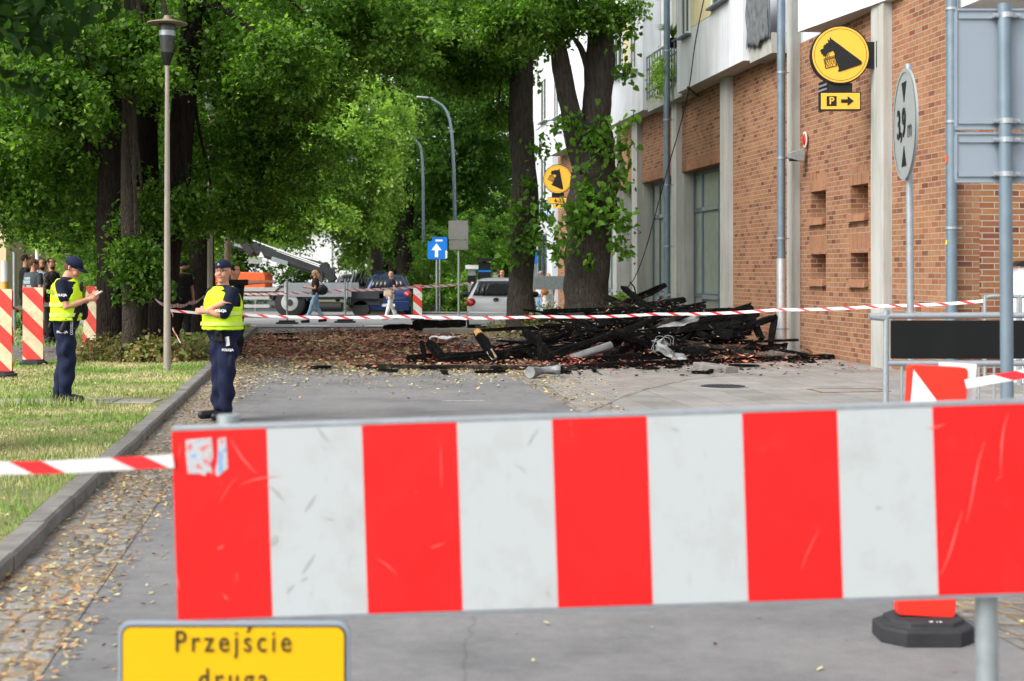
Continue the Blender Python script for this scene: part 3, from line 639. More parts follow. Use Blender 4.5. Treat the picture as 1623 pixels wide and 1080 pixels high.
# ---------------------------------------------------------------- signs
DOG = [(.0, .0)]
def logo_sign(name, label, loc, R_, rz, plate, erot=0):
    """double sided round yellow sign with a black terrier head holding a basket; faces -y"""
    t = thing(name, label, 'shop sign', loc, rz, 'round yellow shop signs')
    b_ = MB(); b_.disc((0, 0, 0), R_, (0, 1, 0), .16, 56); b_.build('sign_box', m_black, t, True)
    b_ = MB(); b_.disc((0, -.006, 0), R_*.955, (0, 1, 0), .006, 56); b_.build('sign_face', m_yel, t)
    b_ = MB(); k = 56
    for i in range(k):
        a, c = 2*math.pi*i/k, 2*math.pi*(i+1)/k; r0, r1 = R_*.875, R_*.89
        b_.poly([(math.cos(a)*r0, -.008, math.sin(a)*r0), (math.cos(c)*r0, -.008, math.sin(c)*r0), (math.cos(c)*r1, -.008, math.sin(c)*r1), (math.cos(a)*r1, -.008, math.sin(a)*r1)])
    b_.build('ring_line', m_black, t)
    # outline traced from the emblem, sign centre at 278,260 with radius 178 in tracing units
    tr = [(213, 150), (225, 166), (240, 176), (404, 300), (408, 312), (400, 322), (272, 364), (262, 360), (268, 345), (250, 290), (240, 250), (232, 236), (222, 240), (216, 246), (208, 243), (202, 252), (194, 250), (192, 262), (186, 278), (180, 264), (173, 272), (171, 256), (163, 258), (160, 246), (154, 234), (166, 224), (172, 226), (176, 214), (170, 210), (180, 207), (176, 199), (190, 199), (188, 190), (200, 190), (204, 184), (198, 166), (212, 174)]
    pts = [((x-278)/178*R_, -(y-260)/178*R_) for x, y in tr]
    b_ = MB(); b_.prism(pts, .006, Matrix.Translation((0, -.016, 0))); oe = b_.build('emblem_dog', m_black, t); oe.rotation_euler.y = erot
    bk = MB()
    def bar(x0, y0, x1, y1, w_=3.2):
        p = Vector(((x0-278)/178*R_, -.016, -(y0-260)/178*R_)); q = Vector(((x1-278)/178*R_, -.016, -(y1-260)/178*R_)); d = (q-p).normalized(); nn = Vector((-d.z, 0, d.x))*w_/356*R_
        o_ = len(bk.v); bk.poly([p+nn, p-nn, q-nn, q+nn][::-1])
    for a in ((176, 286, 243, 266), (176, 294, 245, 274), (176, 286, 190, 345), (243, 266, 256, 326), (190, 345, 256, 328), (194, 250, 199, 276), (205, 250, 210, 274)): bar(*a, 4)
    for i in range(5):
        bar(178+i*14, 294-i*4, min(252, 195+i*14+14), 340-i*4, 2.4); bar(244-i*14, 274+i*4, max(184, 226-i*14), 336+i*1, 2.4)
    oe = bk.build('emblem_basket', m_black, t); oe.rotation_euler.y = erot
    b_ = MB(); b_.box((-.42*R_, .04, -1.28*R_), (.42*R_, .12, -.96*R_)); b_.build('lower_bracket', m_black, t)
    b_ = MB(); b_.box((.9*R_, .05, -.45*R_), (1.22*R_, .13, .45*R_)); b_.box((1.2*R_, -.06, -.45*R_), (1.24*R_, .22, .45*R_)); b_.build('wall_bracket', m_black, t)
    if plate == 'arrow':
        x0, x1, z0, z1 = -.70*R_, .70*R_, -1.90*R_, -1.27*R_
        b_ = MB(); b_.box((x0, .0, z0), (x1, .14, z1)); b_.build('plate_box', m_black, t)
        b_ = MB(); b_.box((x0+.02, -.005, z0+.02), (x1-.02, .001, z1-.02)); b_.build('plate_face', m_yel, t)
        zc = (z0+z1)/2; b_ = MB(); b_.box((-.47*R_, -.010, zc-.17*R_), (-.13*R_, -.004, zc+.17*R_)); b_.build('parking_symbol', m_black, t, bevel=.012)
        text('P', .34*R_, m_yel, t, (-.30*R_, -.0125, zc), (R(90), 0, 0), 'lettering', .001, bold=.008*R_)
        b_ = MB(); b_.prism([(.02*R_, -.06*R_), (.24*R_, -.06*R_), (.24*R_, -.17*R_), (.45*R_, 0), (.24*R_, .17*R_), (.24*R_, .06*R_), (.02*R_, .06*R_)], .006, Matrix.Translation((0, -.011, zc))); b_.build('arrow', m_black, t)
    else:
        x0, x1, z0, z1 = -.70*R_, .70*R_, -1.72*R_, -1.25*R_
        b_ = MB(); b_.box((x0, .0, z0), (x1, .14, z1)); b_.build('plate_box', m_black, t)
        b_ = MB(); b_.box((x0+.02, -.005, z0+.02), (x1-.02, .001, z1-.02)); b_.build('plate_face', m_yel, t)
        text('6-23', .36*R_, m_black, t, (.1*R_, -.010, (z0+z1)/2), (R(90), 0, 0), 'lettering', .002, bold=.006)
        b_ = MB(); b_.box((-.35*R_, .0, -1.98*R_), (.35*R_, .14, -1.76*R_)); b_.build('plate_box', m_yel, t)
    return t
logo_sign('round_shop_sign', 'large round yellow sign with black dog emblem over a P arrow plate', P(1332, 87, 24.3), .50, R(-2), 'arrow')
logo_sign('round_shop_sign', 'smaller looking round yellow dog sign half behind ivy leaves between two trees', P(884, 284, 53.5), .55, R(-3), 'hours', R(42))
# height restriction sign 3,9 m
t = thing('height_limit_sign', 'round grey height limit sign reading 3,9 m on a thin post', 'road sign', (3.30, 11.7, 0))
b_ = MB(); b_.tube([(0, .04, -.05), (-.028, .04, 3.36)], .030, 16); b_.build('post', m_galv, t, True)
rs = R(-94); dsk = bpy.data.objects.new('sign_disc', None)
hold = Vector((-.06, .0, CH+(430-197)*11.7/F)); rm = Matrix.Translation(hold) @ Matrix.Rotation(rs, 4, 'Z')
b_ = MB(); b_.disc((0, -.012, 0), .45, (0, 1, 0), .02, 48); o = b_.build('sign_plate', plain('sign_grey_face', (.30, .325, .325), .5, .05, 4), t, True); o.matrix_local = rm
b_ = MB(); k = 48
for i in range(k):
    a, c = 2*math.pi*i/k, 2*math.pi*(i+1)/k; r0, r1 = .425, .458; b_.v += []
    b_.poly([(math.cos(a)*r0, -.018, math.sin(a)*r0), (math.cos(c)*r0, -.018, math.sin(c)*r0), (math.cos(c)*r1, -.018, math.sin(c)*r1), (math.cos(a)*r1, -.018, math.sin(a)*r1)])
o = b_.build('rim', plain('sign_rim', (.30, .33, .34), .45, .04), t); o.matrix_local = rm
b_ = MB(); b_.prism([(-.09, .345), (.09, .345), (0, .18)], .006, Matrix.Translation((0, -.018, 0))); o = b_.build('triangle', m_black, t); o.matrix_local = rm; b_ = MB(); b_.prism([(-.09, -.345), (.09, -.345), (0, -.18)], .006, Matrix.Translation((0, -.018, 0))); o = b_.build('triangle', m_black, t); o.matrix_local = rm
o = text('3,9', .34, m_black, t, (0, 0, 0), (0, 0, 0), 'lettering', .002, .78, bold=.004); o.matrix_local = rm @ Matrix.Translation((-.10, -.019, .0)) @ Matrix.Rotation(R(90), 4, 'X') @ Matrix.Diagonal((.85, 1, 1, 1))
o = text('m', .23, m_black, t, (0, 0, 0), (0, 0, 0), 'lettering', .001, 1, bold=-.003); o.matrix_local = rm @ Matrix.Translation((.23, -.019, -.06)) @ Matrix.Rotation(R(90), 4, 'X')
b_ = MB(); b_.tube([(-.03, .02, hold.z+.3), (-.03, .02, hold.z+.34)], .045, 12); b_.tube([(-.03, .02, hold.z-.34), (-.03, .02, hold.z-.3)], .045, 12); b_.build('clamp', m_galv_d, t, True)
# big signs seen from behind at the right edge
t = thing('road_sign_back', 'pair of large grey road sign backs on a thick post at the right edge', 'road sign', (P(1595, 430, 7.9).x, 7.9, 0))
b_ = MB(); b_.tube([(.012, 0, -.05), (-.012, 0, 3.135)], .036, 18); b_.build('post', m_pipe, t, True)
def plate(b_, x0, x1, z0, z1, y0_, y1_, r=.03, lip=.0):
    pts = []
    for cx_, cz_, a0 in ((x1-r, z1-r, 0), (x0+r, z1-r, 90), (x0+r, z0+r, 180), (x1-r, z0+r, 270)):
        for k in range(5): a = R(a0+k*22.5); pts.append((cx_+r*math.cos(a), cz_+r*math.sin(a)))
    b_.prism(pts, y1_-y0_, Matrix.Translation((0, y0_, 0)))
for z0, z1 in ((CH+225*7.9/F, CH+418*7.9/F), (CH+141*7.9/F, CH+221*7.9/F)):
    b_ = MB(); plate(b_, -.275, .30, z0, z1, .040, .052); b_.build('sign_plate', m_signgrey, t, bevel=.003)
    b_ = MB(); 
    for zc in (z0+.045, z1-.045): b_.box((-.275+.02, .028, zc-.012), (.29, .040, zc+.012))
    plate(b_, -.275, .30, z0, z0+.012, .03, .04, .004); plate(b_, -.275, .30, z1-.012, z1, .03, .04, .004); plate(b_, -.275, -.263, z0+.013, z1-.013, .03, .04, .004); b_.build('plate_rim', m_signgrey, t)
    for zc in (z0+.045, z1-.045):
        b_ = MB(); b_.tube([(0, 0, zc-.014), (0, 0, zc+.014)], .044, 16); b_.box((-.075, -.012, zc-.012), (-.04, .03, zc+.012)); b_.box((.04, -.012, zc-.012), (.075, .03, zc+.012))
        for sx in (-.062, .062): b_.disc((sx, -.024, zc), .009, (0, 1, 0), .014, 8)
        b_.build('clamp', m_galv, t)
# crowd barrier with black panel
t = thing('panel_barrier', 'grey steel barrier with a black panel and vertical bars near the pavement', 'barrier', (P(1400, 430, 9.6).x, 9.6, 0))
L = 2.4; zt = CH-71*9.6/F; zp = CH-146*9.6/F
b_ = MB(); b_.tube(curve([Vector((.018, 0, .02)), Vector((.018, 0, zt-.06)), Vector((.03, 0, zt-.02)), Vector((.07, 0, zt)), Vector((L-.07, 0, zt)), Vector((L-.02, 0, zt-.06)), Vector((L-.02, 0, .02))], 4), .021, 12)
b_.tube([(.03, 0, zp), (L-.03, 0, zp)], .021, 10); b_.tube([(.03, 0, .22), (L-.03, 0, .22)], .018, 10); b_.build('frame', m_galv, t, True)
b_ = MB()
for i in range(1, 23): b_.tube([(.02+i*.104, 0, .22), (.02+i*.104, 0, zp)], .0095, 8)
b_.build('bars', m_galv, t, True)
b_ = MB(); b_.box((.05, -.012, zp+.03), (L-.05, .012, zt-.03)); b_.build('panel', m_blackp, t, bevel=.004)
b_ = MB(); 
for sx in (.15, L-.15): b_.box((sx-.03, -.28, .0), (sx+.03, .28, .025)); 
b_.build('foot', m_galv_d, t)
# tubular hoops by the corner
hp = []
for i, px in enumerate((1561, 1614)):
    x = P(px, 430, 20.6).x; z = CH-40*20.6/F
    t = thing('bike_hoop', ['grey tubular hoop whose corner holds the end of the tape', 'grey tubular hoop at the right edge beside the white door post'][i], 'bike stand', (x, 20.6, 0), 0, 'tubular hoops by the building corner')
    b_ = MB(); b_.tube(curve([Vector((.0, 0, 0)), Vector((.0, 0, z-.09)), Vector((.02, 0, z-.025)), Vector((.09, 0, z)), Vector((.42, 0, z)), Vector((.49, 0, z-.03)), Vector((.51, 0, z-.1)), Vector((.51, 0, 0))], 4), .026, 12); b_.build('tube', m_galv_d, t, True)
t = thing('door_post', 'white post with black cap at the right edge against the brown brick wall', 'post', (P(1621, 430, 20.9).x, 20.9, 0))
b_ = MB(); b_.box((-.07, 0, 0), (.4, .2, 1.7)); b_.build('post', m_signw, t); b_ = MB(); b_.prism([(-.14, 1.73), (.5, 1.703), (.5, 1.80), (-.02, 1.80)], .3, Matrix.Translation((0, -.05, 0))); b_.build('cap', m_black, t)

# ---------------------------------------------------------------- foreground barrier board
YB = 3.76
roll = R(1.85)
c0 = P(272, 685, YB)
t = thing('road_barrier', 'red and white striped road barrier board across the foreground', 'barrier', (0, YB, 0))
rmt = Matrix.Translation(c0-Vector((0, YB, 0))) @ Matrix.Rotation(-roll, 4, 'Y')   # local frame: x along board, z up, top-left corner at origin
m_bred, n, b = nodes('reflective_red', .35, .4); v = mapped(n, 'Object'); n1 = noise_n(n, v, 7, 7, .7); sc = noise_n(n, mapped(n, 'Object', (22, 1, 3), (0, .5, 0)), 1.6, 6, .75)
r1 = ramp(n, [(.25, (.62, .008, .008)), (.6, (.80, .012, .012)), (.8, (.84, .03, .03))]); n.links.new(n1.outputs['Fac'], r1.inputs[0]); rs_ = ramp(n, [(.63, (0, 0, 0)), (.70, (1, 1, 1))]); n.links.new(sc.outputs['Fac'], rs_.inputs[0])
n.links.new(mixc(n, mathn(n, 'MULTIPLY', rs_.outputs[0], .35), r1.outputs[0], (.85, .35, .35)), b.inputs['Base Color'])
m_tape2 = stripes('barrier_tape_folded', (.70, .69, .69), (.70, .03, .04), .31, 1, .9, .68, .35, .05)
m_bwht, n, b = nodes('reflective_white', .35, .4); v = mapped(n, 'Object'); n1 = noise_n(n, v, 5, 8, .72); sc = noise_n(n, mapped(n, 'Object', (14, 1, 4), (0, .6, 0)), 1.8, 6, .75)
r1 = ramp(n, [(.22, (.27, .27, .25)), (.36, (.41, .43, .43)), (.5, (.445, .475, .485))]); n.links.new(n1.outputs['Fac'], r1.inputs[0]); rs_ = ramp(n, [(.60, (0, 0, 0)), (.70, (1, 1, 1))]); n.links.new(sc.outputs['Fac'], rs_.inputs[0])
n.links.new(mixc(n, mathn(n, 'MULTIPLY', rs_.outputs[0], .45), r1.outputs[0], (.30, .30, .27)), b.inputs['Base Color'])
NS = 10; SW = .2515; BH = .497
b_ = MB()
for i in range(NS): b_.k = i % 2; b_.box((i*SW, 0, -BH), ((i+1)*SW, .022, 0))
o = b_.build('board', [m_bred, m_bwht], t); o.matrix_local = rmt
b_ = MB(); b_.box((.0, .003, .0005), (NS*SW, .034, .014)); b_.box((0, .003, -BH-.012), (NS*SW, .034, -BH-.0005)); o = b_.build('edge_rail', m_galv, t, bevel=.002); o.matrix_local = rmt
# torn sticker
m_st, n, b = nodes('torn_sticker', .6, .3); v = mapped(n, 'Object'); n1 = noise_n(n, v, 28, 4, .6); r1 = ramp(n, [(.36, (.62, .12, .14)), (.43, (.42, .43, .43)), (.54, (.46, .48, .50)), (.60, (.20, .34, .55))]); n.links.new(n1.outputs['Fac'], r1.inputs[0]); n.links.new(r1.outputs[0], b.inputs['Base Color'])
b_ = MB(); b_.prism([(.037, -.022), (.105, -.018), (.108, -.07), (.10, -.085), (.104, -.112), (.092, -.108), (.085, -.118), (.07, -.112), (.04, -.112), (.036, -.06)], .002, Matrix.Translation((0, -.002, 0)))
b_.prism([(.122, -.022), (.143, -.018), (.146, -.10), (.135, -.108), (.118, -.122), (.112, -.112), (.12, -.07)], .002, Matrix.Translation((0, -.002, 0))); o = b_.build('torn_sticker', m_st, t); o.matrix_local = rmt
b_ = MB(); rq = random.Random(5)
def streak(b_, x, z, L, a, w_):
    d = Vector((math.cos(a), 0, math.sin(a))); nn = Vector((-d.z, 0, d.x)); c = Vector((x, -.0012, z)); k = 4; pr = []
    for i in range(k+1): u = i/k-.5; q = c+d*L*u+nn*math.sin(u*3+x*9)*L*.06; hw = w_*(1-abs(u*1.8))*.5+.0003; pr.append((q-nn*hw, q+nn*hw))
    for i in range(k): b_.poly([pr[i][0], pr[i+1][0], pr[i+1][1], pr[i][1]])
for i in range(26):
    x = rq.uniform(0, 9)*SW; st_ = int(x/SW); 
    if st_ % 2: continue
    streak(b_, x, -rq.uniform(.03, .45), rq.uniform(.02, .13), rq.choice((1.1, 1.25, 2.3, .3))+rq.gauss(0, .15), rq.uniform(.001, .004))
for x, z, L, a in ((2.12, -.20, .22, 1.2), (2.20, -.10, .16, 1.35), (2.05, -.36, .18, 1.1), (2.02, -.05, .05, .1), (.19, -.07, .12, 2.2), (.12, -.31, .02, .4)): streak(b_, x, z, L, a, .004)
o = b_.build('scratches', plain('worn_red', (.80, .13, .12), .6), t); o.matrix_local = rmt
b_ = MB()
for i in range(28):
    x = rq.uniform(0, 9)*SW; st_ = int(x/SW); 
    if not st_ % 2 or (x/SW-st_) < .08 or (x/SW-st_) > .92: continue
    streak(b_, x, -rq.uniform(.02, .47), rq.uniform(.01, .06), rq.choice((1.0, 1.2, -.6, .2))+rq.gauss(0, .3), rq.uniform(.002, .007))
for x, z, L, a, w_ in ((.262, -.295, .03, 1.2, .022), (.35, -.36, .06, 1.1, .006), (.27, -.17, .06, -.7, .008), (.40, -.02, .05, -.8, .01), (.36, -.20, .05, 1.1, .006)): streak(b_, x, z, L, a, w_)
o = b_.build('grime_marks', plain('grime', (.36, .37, .35), .8), t); o.matrix_local = rmt
b_ = MB(); zz0 = 0
px1 = P(1562, 430, YB+.06).x; b_.tube([(px1+.012, .068, 0), (px1, .068, 1.22)], .030, 18); b_.build('post', m_galv_d, t, True)
px0 = P(361, 430, YB+.06).x; b_ = MB(); b_.tube([(px0, .068, 0), (px0, .068, CH-228*(YB+.06)/F)], .030, 18); b_.build('post', m_galv_d, t, True)
for px_ in (px0, px1+.012):
    b_ = MB(); b_.box((px_-.2, -.15, 0), (px_+.2, .3, .1)); b_.build('foot', m_rubber, t, bevel=.02)
# yellow tablet
t = thing('yellow_notice_sign', 'yellow notice board reading Przejście drugą stroną below the striped barrier', 'sign', (0, YB-.03, 0))
x0, x1, zt = P(187, 430, YB-.03).x, P(554, 430, YB-.03).x, CH-556*(YB-.03)/F
b_ = MB(); plate(b_, x0, x1, zt-.42, zt, .0, .018, .03); b_.build('frame', m_signgrey, t, bevel=.002)
b_ = MB(); plate(b_, x0+.010, x1-.010, zt-.41, zt-.010, -.003, .001, .024); b_.build('border', m_black, t)
b_ = MB(); plate(b_, x0+.014, x1-.014, zt-.406, zt-.014, -.005, -.0025, .022); b_.build('face', m_yel2, t)
m_ink = plain('sign_ink', (.035, .03, .015), .6)
for i, s_ in enumerate(('Przejście', 'drugą', 'stroną')):
    pl_ = s_.replace('ś', 's').replace('ą', 'a'); xc = (x0+x1)/2-.001; zc = zt-.052-i*.098
    L_ = text(pl_, .080, m_ink, t, (xc, -.007, zc), (R(90), 0, 0), 'lettering', .001, .80, space=1.32, bold=.0002); full = L_.dimensions.x
    for k_, ch_ in enumerate(s_):
        if ch_ not in 'śą': continue
        q_ = text(pl_[:k_+1], .080, m_ink, t, (0, 0, 0), (0, 0, 0), 'lettering', .001, .80, space=1.32); wv_ = max(v_.co.x for v_ in q_.data.vertices)-min(v_.co.x for v_ in q_.data.vertices); q1 = text(pl_[k_], .080, m_ink, t, (0, 0, 0), (0, 0, 0), 'lettering', .001, .80); w1 = max(v_.co.x for v_ in q1.data.vertices)-min(v_.co.x for v_ in q1.data.vertices)
        xs_ = [v_.co.x for v_ in L_.data.vertices]; ac_x = xc+.8*(min(xs_)+wv_-w1/2); bpy.data.objects.remove(q_); bpy.data.objects.remove(q1)
        b_ = MB()
        if ch_ == 'ś': b_.prism([(ac_x-.004, zc+.026), (ac_x+.003, zc+.026), (ac_x+.012, zc+.041), (ac_x+.003, zc+.041)], .001, Matrix.Translation((0, -.0075, 0)))
        else: b_.prism([(ac_x+.010, zc-.028), (ac_x+.015, zc-.028), (ac_x+.010, zc-.040), (ac_x+.020, zc-.043), (ac_x+.018, zc-.047), (ac_x+.004, zc-.044)], .001, Matrix.Translation((0, -.0075, 0)))
        b_.build('letter_accent', m_ink, t)
# foreground delineator with black rubber foot, to the right behind the barrier
def delineator(name, label, loc, w_, h, mat, rz=0, tilt=0, grp='red and white beacon boards', hb=.1, bw=.42, blank=None):
    t = thing(name, label, 'beacon', loc, rz, grp)
    b_ = MB()
    hx, hy, ch = bw/2, .17, .09
    def octo(k, z, kk=1): return [Vector((x*k, y*k*kk, z)) for x, y in ((-hx+ch, -hy), (hx-ch, -hy), (hx, -hy+ch), (hx, hy-ch), (hx-ch, hy), (-hx+ch, hy), (-hx, hy-ch), (-hx, -hy+ch))]
    b_.rings([octo(1, 0), octo(1, hb*.62), octo(.97, hb*.70), octo(.80, hb*.76), octo(.78, hb*.97), octo(.74, hb)]); b_.build('foot', m_rubber, t, 30, bevel=.004)
    b_ = MB(); plate(b_, -w_/2, w_/2, hb+.002, h, -.03, .03, .02); o = b_.build('board', mat, t, bevel=.004); o.rotation_euler.y = tilt
    return t
fd = delineator('beacon_board', 'red and white beacon board on black rubber foot just behind the right barrier end', (P(1463, 430, 6.4).x, 6.4, 0), .262, 1.225, plain('beacon_red', (.80, .035, .02), .45, .05, 3), 0, R(3))
b_ = MB(); b_.prism([(-.115, 1.205), (-.02, 1.09), (.01, 1.055), (-.12, 1.055)], .003, Matrix.Translation((0, -.0345, 0)))
o = b_.build('white_triangle', m_signw, fd); o.rotation_euler.y = R(3)
b_ = MB(); b_.box((.02, .04, 1.03), (.19, .048, 1.24)); o = b_.build('white_plate', m_signw, fd); o.rotation_euler.y = R(3)
text('T-10', .03, m_signw, fd, (.02, -.128, .094), (R(60), 0, 0), 'lettering', .001)
delineator('beacon_board', 'red and cream beacon board standing behind the left police officer on the grass', G(53, 580, .09), .34, 1.29, m_del2)
delineator('beacon_board', 'red and cream beacon board cut by the left edge of the photo', G(2, 600, .09), .33, 1.30, m_del2)
delineator('beacon_board', 'leaning red and cream beacon board between the left officer and the trees', P(142, 552, 25.6)*Vector((1, 1, 0)) if False else Vector((P(142, 0, 26.5).x, 26.5, .09)), .33, 1.28, m_del2, R(-20), R(5))
delineator('beacon_board', 'far red and white beacon board beside the fallen black beam', Vector((P(662, 0, 47.5).x, 47.5, 0)), .29, 1.2, m_del)

# ---------------------------------------------------------------- lamps and posts
t = thing('street_lamp', 'slim taupe park lamp with flat round hat in front of the left trees', 'street lamp', G(265, 588, .09)); t.location.z = .09
zt = CH+355*23.6/F-.09
b_ = MB(); b_.tube([(0, 0, 0), (0, 0, 1.2), (0.0, 0, zt-.45)], [.058, .052, .034], 16); b_.build('pole', m_taupe, t, True)
b_ = MB(); b_.tube([(0, 0, zt-.5), (0, 0, zt-.38), (0, 0, zt-.3)], [.04, .08, .095], 16); b_.build('neck', m_black, t, True)
b_ = MB(); b_.tube([(0, 0, zt-.3), (0, 0, zt-.1), (0, 0, zt+.12), (0, 0, zt+.16)], [.09, .115, .128, .12], 20); b_.build('lantern_glass', plain('lantern_grey', (.07, .075, .075), .25, .25, 9, .2), t, True)
b_ = MB(); b_.tube([(0, 0, zt-.04), (0, 0, zt+.04)], .130, 20); b_.build('reflector', m_galv, t, True)
b_ = MB(); b_.tube([(0, 0, zt+.15), (0, 0, zt+.165), (0, 0, zt+.21), (0, 0, zt+.22), (0, 0, zt+.28)], [.31, .31, .12, .06, .045], 28); b_.build('hat', plain('lamp_hat', (.26, .2, .15), .6, .3, 20), t, True)
t = thing('street_lamp', 'second taupe lamp pole rising into leaves behind the tree trunks', 'street lamp', (P(333, 0, 33).x, 33, .09))
b_ = MB(); b_.tube([(0, 0, 0), (0, 0, 5.2)], [.072, .05], 14); b_.build('pole', m_taupe, t, True)
b_ = MB(); b_.tube([(0, 0, 5.2), (0, 0, 5.4), (0, 0, 5.9)], [.05, .12, .155], 16); b_.build('lantern_glass', m_galv_d, t, True); b_ = MB(); b_.tube([(0, 0, 5.9), (0, 0, 6.0)], [.34, .12], 20); b_.build('hat', m_taupe, t, True)
t = thing('wooden_post', 'brown utility post behind the right officer with wires on top', 'post', (P(361, 0, 44).x, 44, 0))
b_ = MB(); b_.tube([(0, 0, 0), (0, 0, CH+77*44/F)], [.12, .10], 12); b_.build('post', plain('post_wood', (.22, .17, .12), .9, .2), t, True)
b_ = MB()
for k in range(4): b_.tube(curve([Vector((-.5+.25*k, 0, 2.95)), Vector((-.2+.2*k, .1, 3.25-.1*k)), Vector((.4, 0, 3.0+.05*k))], 4), .015, 5)
b_.build('wires', m_galv_d, t)
def hook_lamp(label, pts, Y, r0):
    bx = P(pts[0][0], 430, Y).x; t = thing('curved_street_lamp', label, 'street lamp', (bx, Y, 0), 0, 'tall curved street lamps')
    q = [P(a, c, Y)-Vector((bx, Y, 0)) for a, c in pts]; q = [Vector((q[0].x, 0, 0))]+q[1:]
    sp = curve(q, 5); b_ = MB(); k = len(sp); b_.tube(sp, [r0*(1-.5*i/k) for i in range(k)], 12); b_.build('pole', m_pipe, t, True)
    e = sp[-1]; b_ = MB(); b_.cap([e+Vector((.1, 0, 0)), e+Vector((-.5, 0, .04))], [.07, .11], 10, .6); b_.build('lamp_head', m_galv_d, t, True)
hook_lamp('curved grey street lamp, the taller one, arching left over the dark tree', [(723, 480), (721, 350), (717, 225), (707, 175), (681, 156)], 62, .09)
hook_lamp('curved grey street lamp, the shorter one farther down the street', [(672, 470), (671, 350), (669, 250), (658, 222), (625, 205)], 66, .08)
# blue road signs
def post_sign(name, label, px, pyb, Y, parts, r=.035, top=None):
    x = P(px, 430, Y).x; t = thing(name, label, 'road sign', (x, Y, 0)); b_ = MB(); b_.tube([(0, 0, 0), (0, 0, CH+(HY-top)*Y/F)], r, 10); b_.build('post', m_galv_d, t, True)
    for nm, x0, y0_, x1, y1_, mt in parts:
        b_ = MB(); a = P(x0, y1_, Y)-Vector((x, Y, 0)); c = P(x1, y0_, Y)-Vector((x, Y, 0)); plate(b_, a.x, c.x, a.z, c.z, -.07, -.05, .03); b_.build(nm, mt, t)
    return t
t = post_sign('one_way_sign', 'blue square sign with white up arrow on a thin post', 692, 0, 55, [('sign_plate', 678, 383, 706, 411, m_blue)], top=384)
b_ = MB(); q = lambda a, c: ((a-692)/F*55, CH-(c-HY)/F*55)
b_.prism([q(*z) for z in ((689.5, 408), (689.5, 397), (684, 397), (692, 386), (700, 397), (694.5, 397), (694.5, 408))], .006, Matrix.Translation((0, -.077, 0))); b_.build('white_arrow', m_signw, t)
t = post_sign('parking_sign', 'blue and white sign half hidden behind the one way sign', 697, 0, 57, [('sign_plate', 685, 376, 709, 397, m_blue), ('lower_plate', 698, 397.5, 709, 410, m_signw)], top=378)
b_ = MB(); q = lambda a, c: ((a-697)/F*57, CH-(c-HY)/F*57)
b_.prism([q(*z) for z in ((693, 384), (702, 384), (702, 380), (690, 380), (690, 396), (693, 396))], .006, Matrix.Translation((0, -.077, 0))); b_.build('white_mark', m_signw, t)
post_sign('road_sign_back', 'two stacked grey sign backs on a post by the curved lamp', 727, 0, 48, [('sign_plate', 711, 350, 742, 380, plain('sign_back_brown', (.20, .20, .19), .6)), ('lower_plate', 712, 381, 742, 396, plain('sign_back_brown2', (.18, .18, .17), .6))], top=349)
post_sign('street_name_sign', 'small white rectangular name sign on a post behind the lift boom', 405, 0, 58, [('sign_plate', 394, 408, 416, 418, m_signw)], top=407)
t = post_sign('blue_strip_sign', 'blue rectangular sign on a post behind the first right tree', 850, 0, 60, [('sign_plate', 843, 398, 852, 418, m_blue)], top=398)
# parking machine pair
t = thing('black_chimney_cowl', 'black boxed vent stack with wide cap behind the silver car', 'vent', (P(768, 0, 50).x, 50, 0))
b_ = MB(); b_.box((-.22, -.2, 0), (.22, .2, 1.95)); b_.build('column', m_black, t); b_ = MB(); b_.box((-.3, -.28, 2.0), (.3, .28, 2.1)); b_.box((-.06, -.06, 1.95), (.06, .06, 2.0)); b_.build('cap', m_black, t); b_ = MB(); b_.box((-.222, -.205, 1.62), (.222, -.201, 1.68)); b_.build('blue_band', m_blue, t)
t = thing('white_capped_bollard', 'grey column with white cap behind the silver car', 'bollard', (P(748, 0, 49).x, 49, 0))
b_ = MB(); b_.box((-.13, -.13, 0), (.13, .13, 1.72)); b_.build('column', m_galv_d, t); b_ = MB(); b_.box((-.22, -.2, 1.72), (.22, .2, 1.86)); b_.build('cap', m_signw, t); b_ = MB(); b_.box((-.135, -.14, 1.25), (.135, -.131, 1.5)); b_.build('dark_band', m_black, t)
# portable fence stands on the cross street
for px, py, lab in ((455, 514, 'left portable fence stand on the cross street near the truck'), (547, 512, 'right portable fence stand between the walking woman and the blue car')):
    Y = F*CH/(py-HY); x = P(px, 0, Y).x; t = thing('tape_stand', lab, 'tape stand', (x, Y, 0), 0, 'grey tape stands on the cross street')
    b_ = MB(); b_.tube([(0, 0, .05), (0, 0, 1.4)], .032, 8); b_.build('post', m_galv_d, t, True)
    b_ = MB(); b_.box((-.32, -.2, 0), (.32, .2, .06)); b_.box((-.24, -.15, .06), (.24, .15, .12)); b_.build('foot', m_rubber, t, bevel=.01)

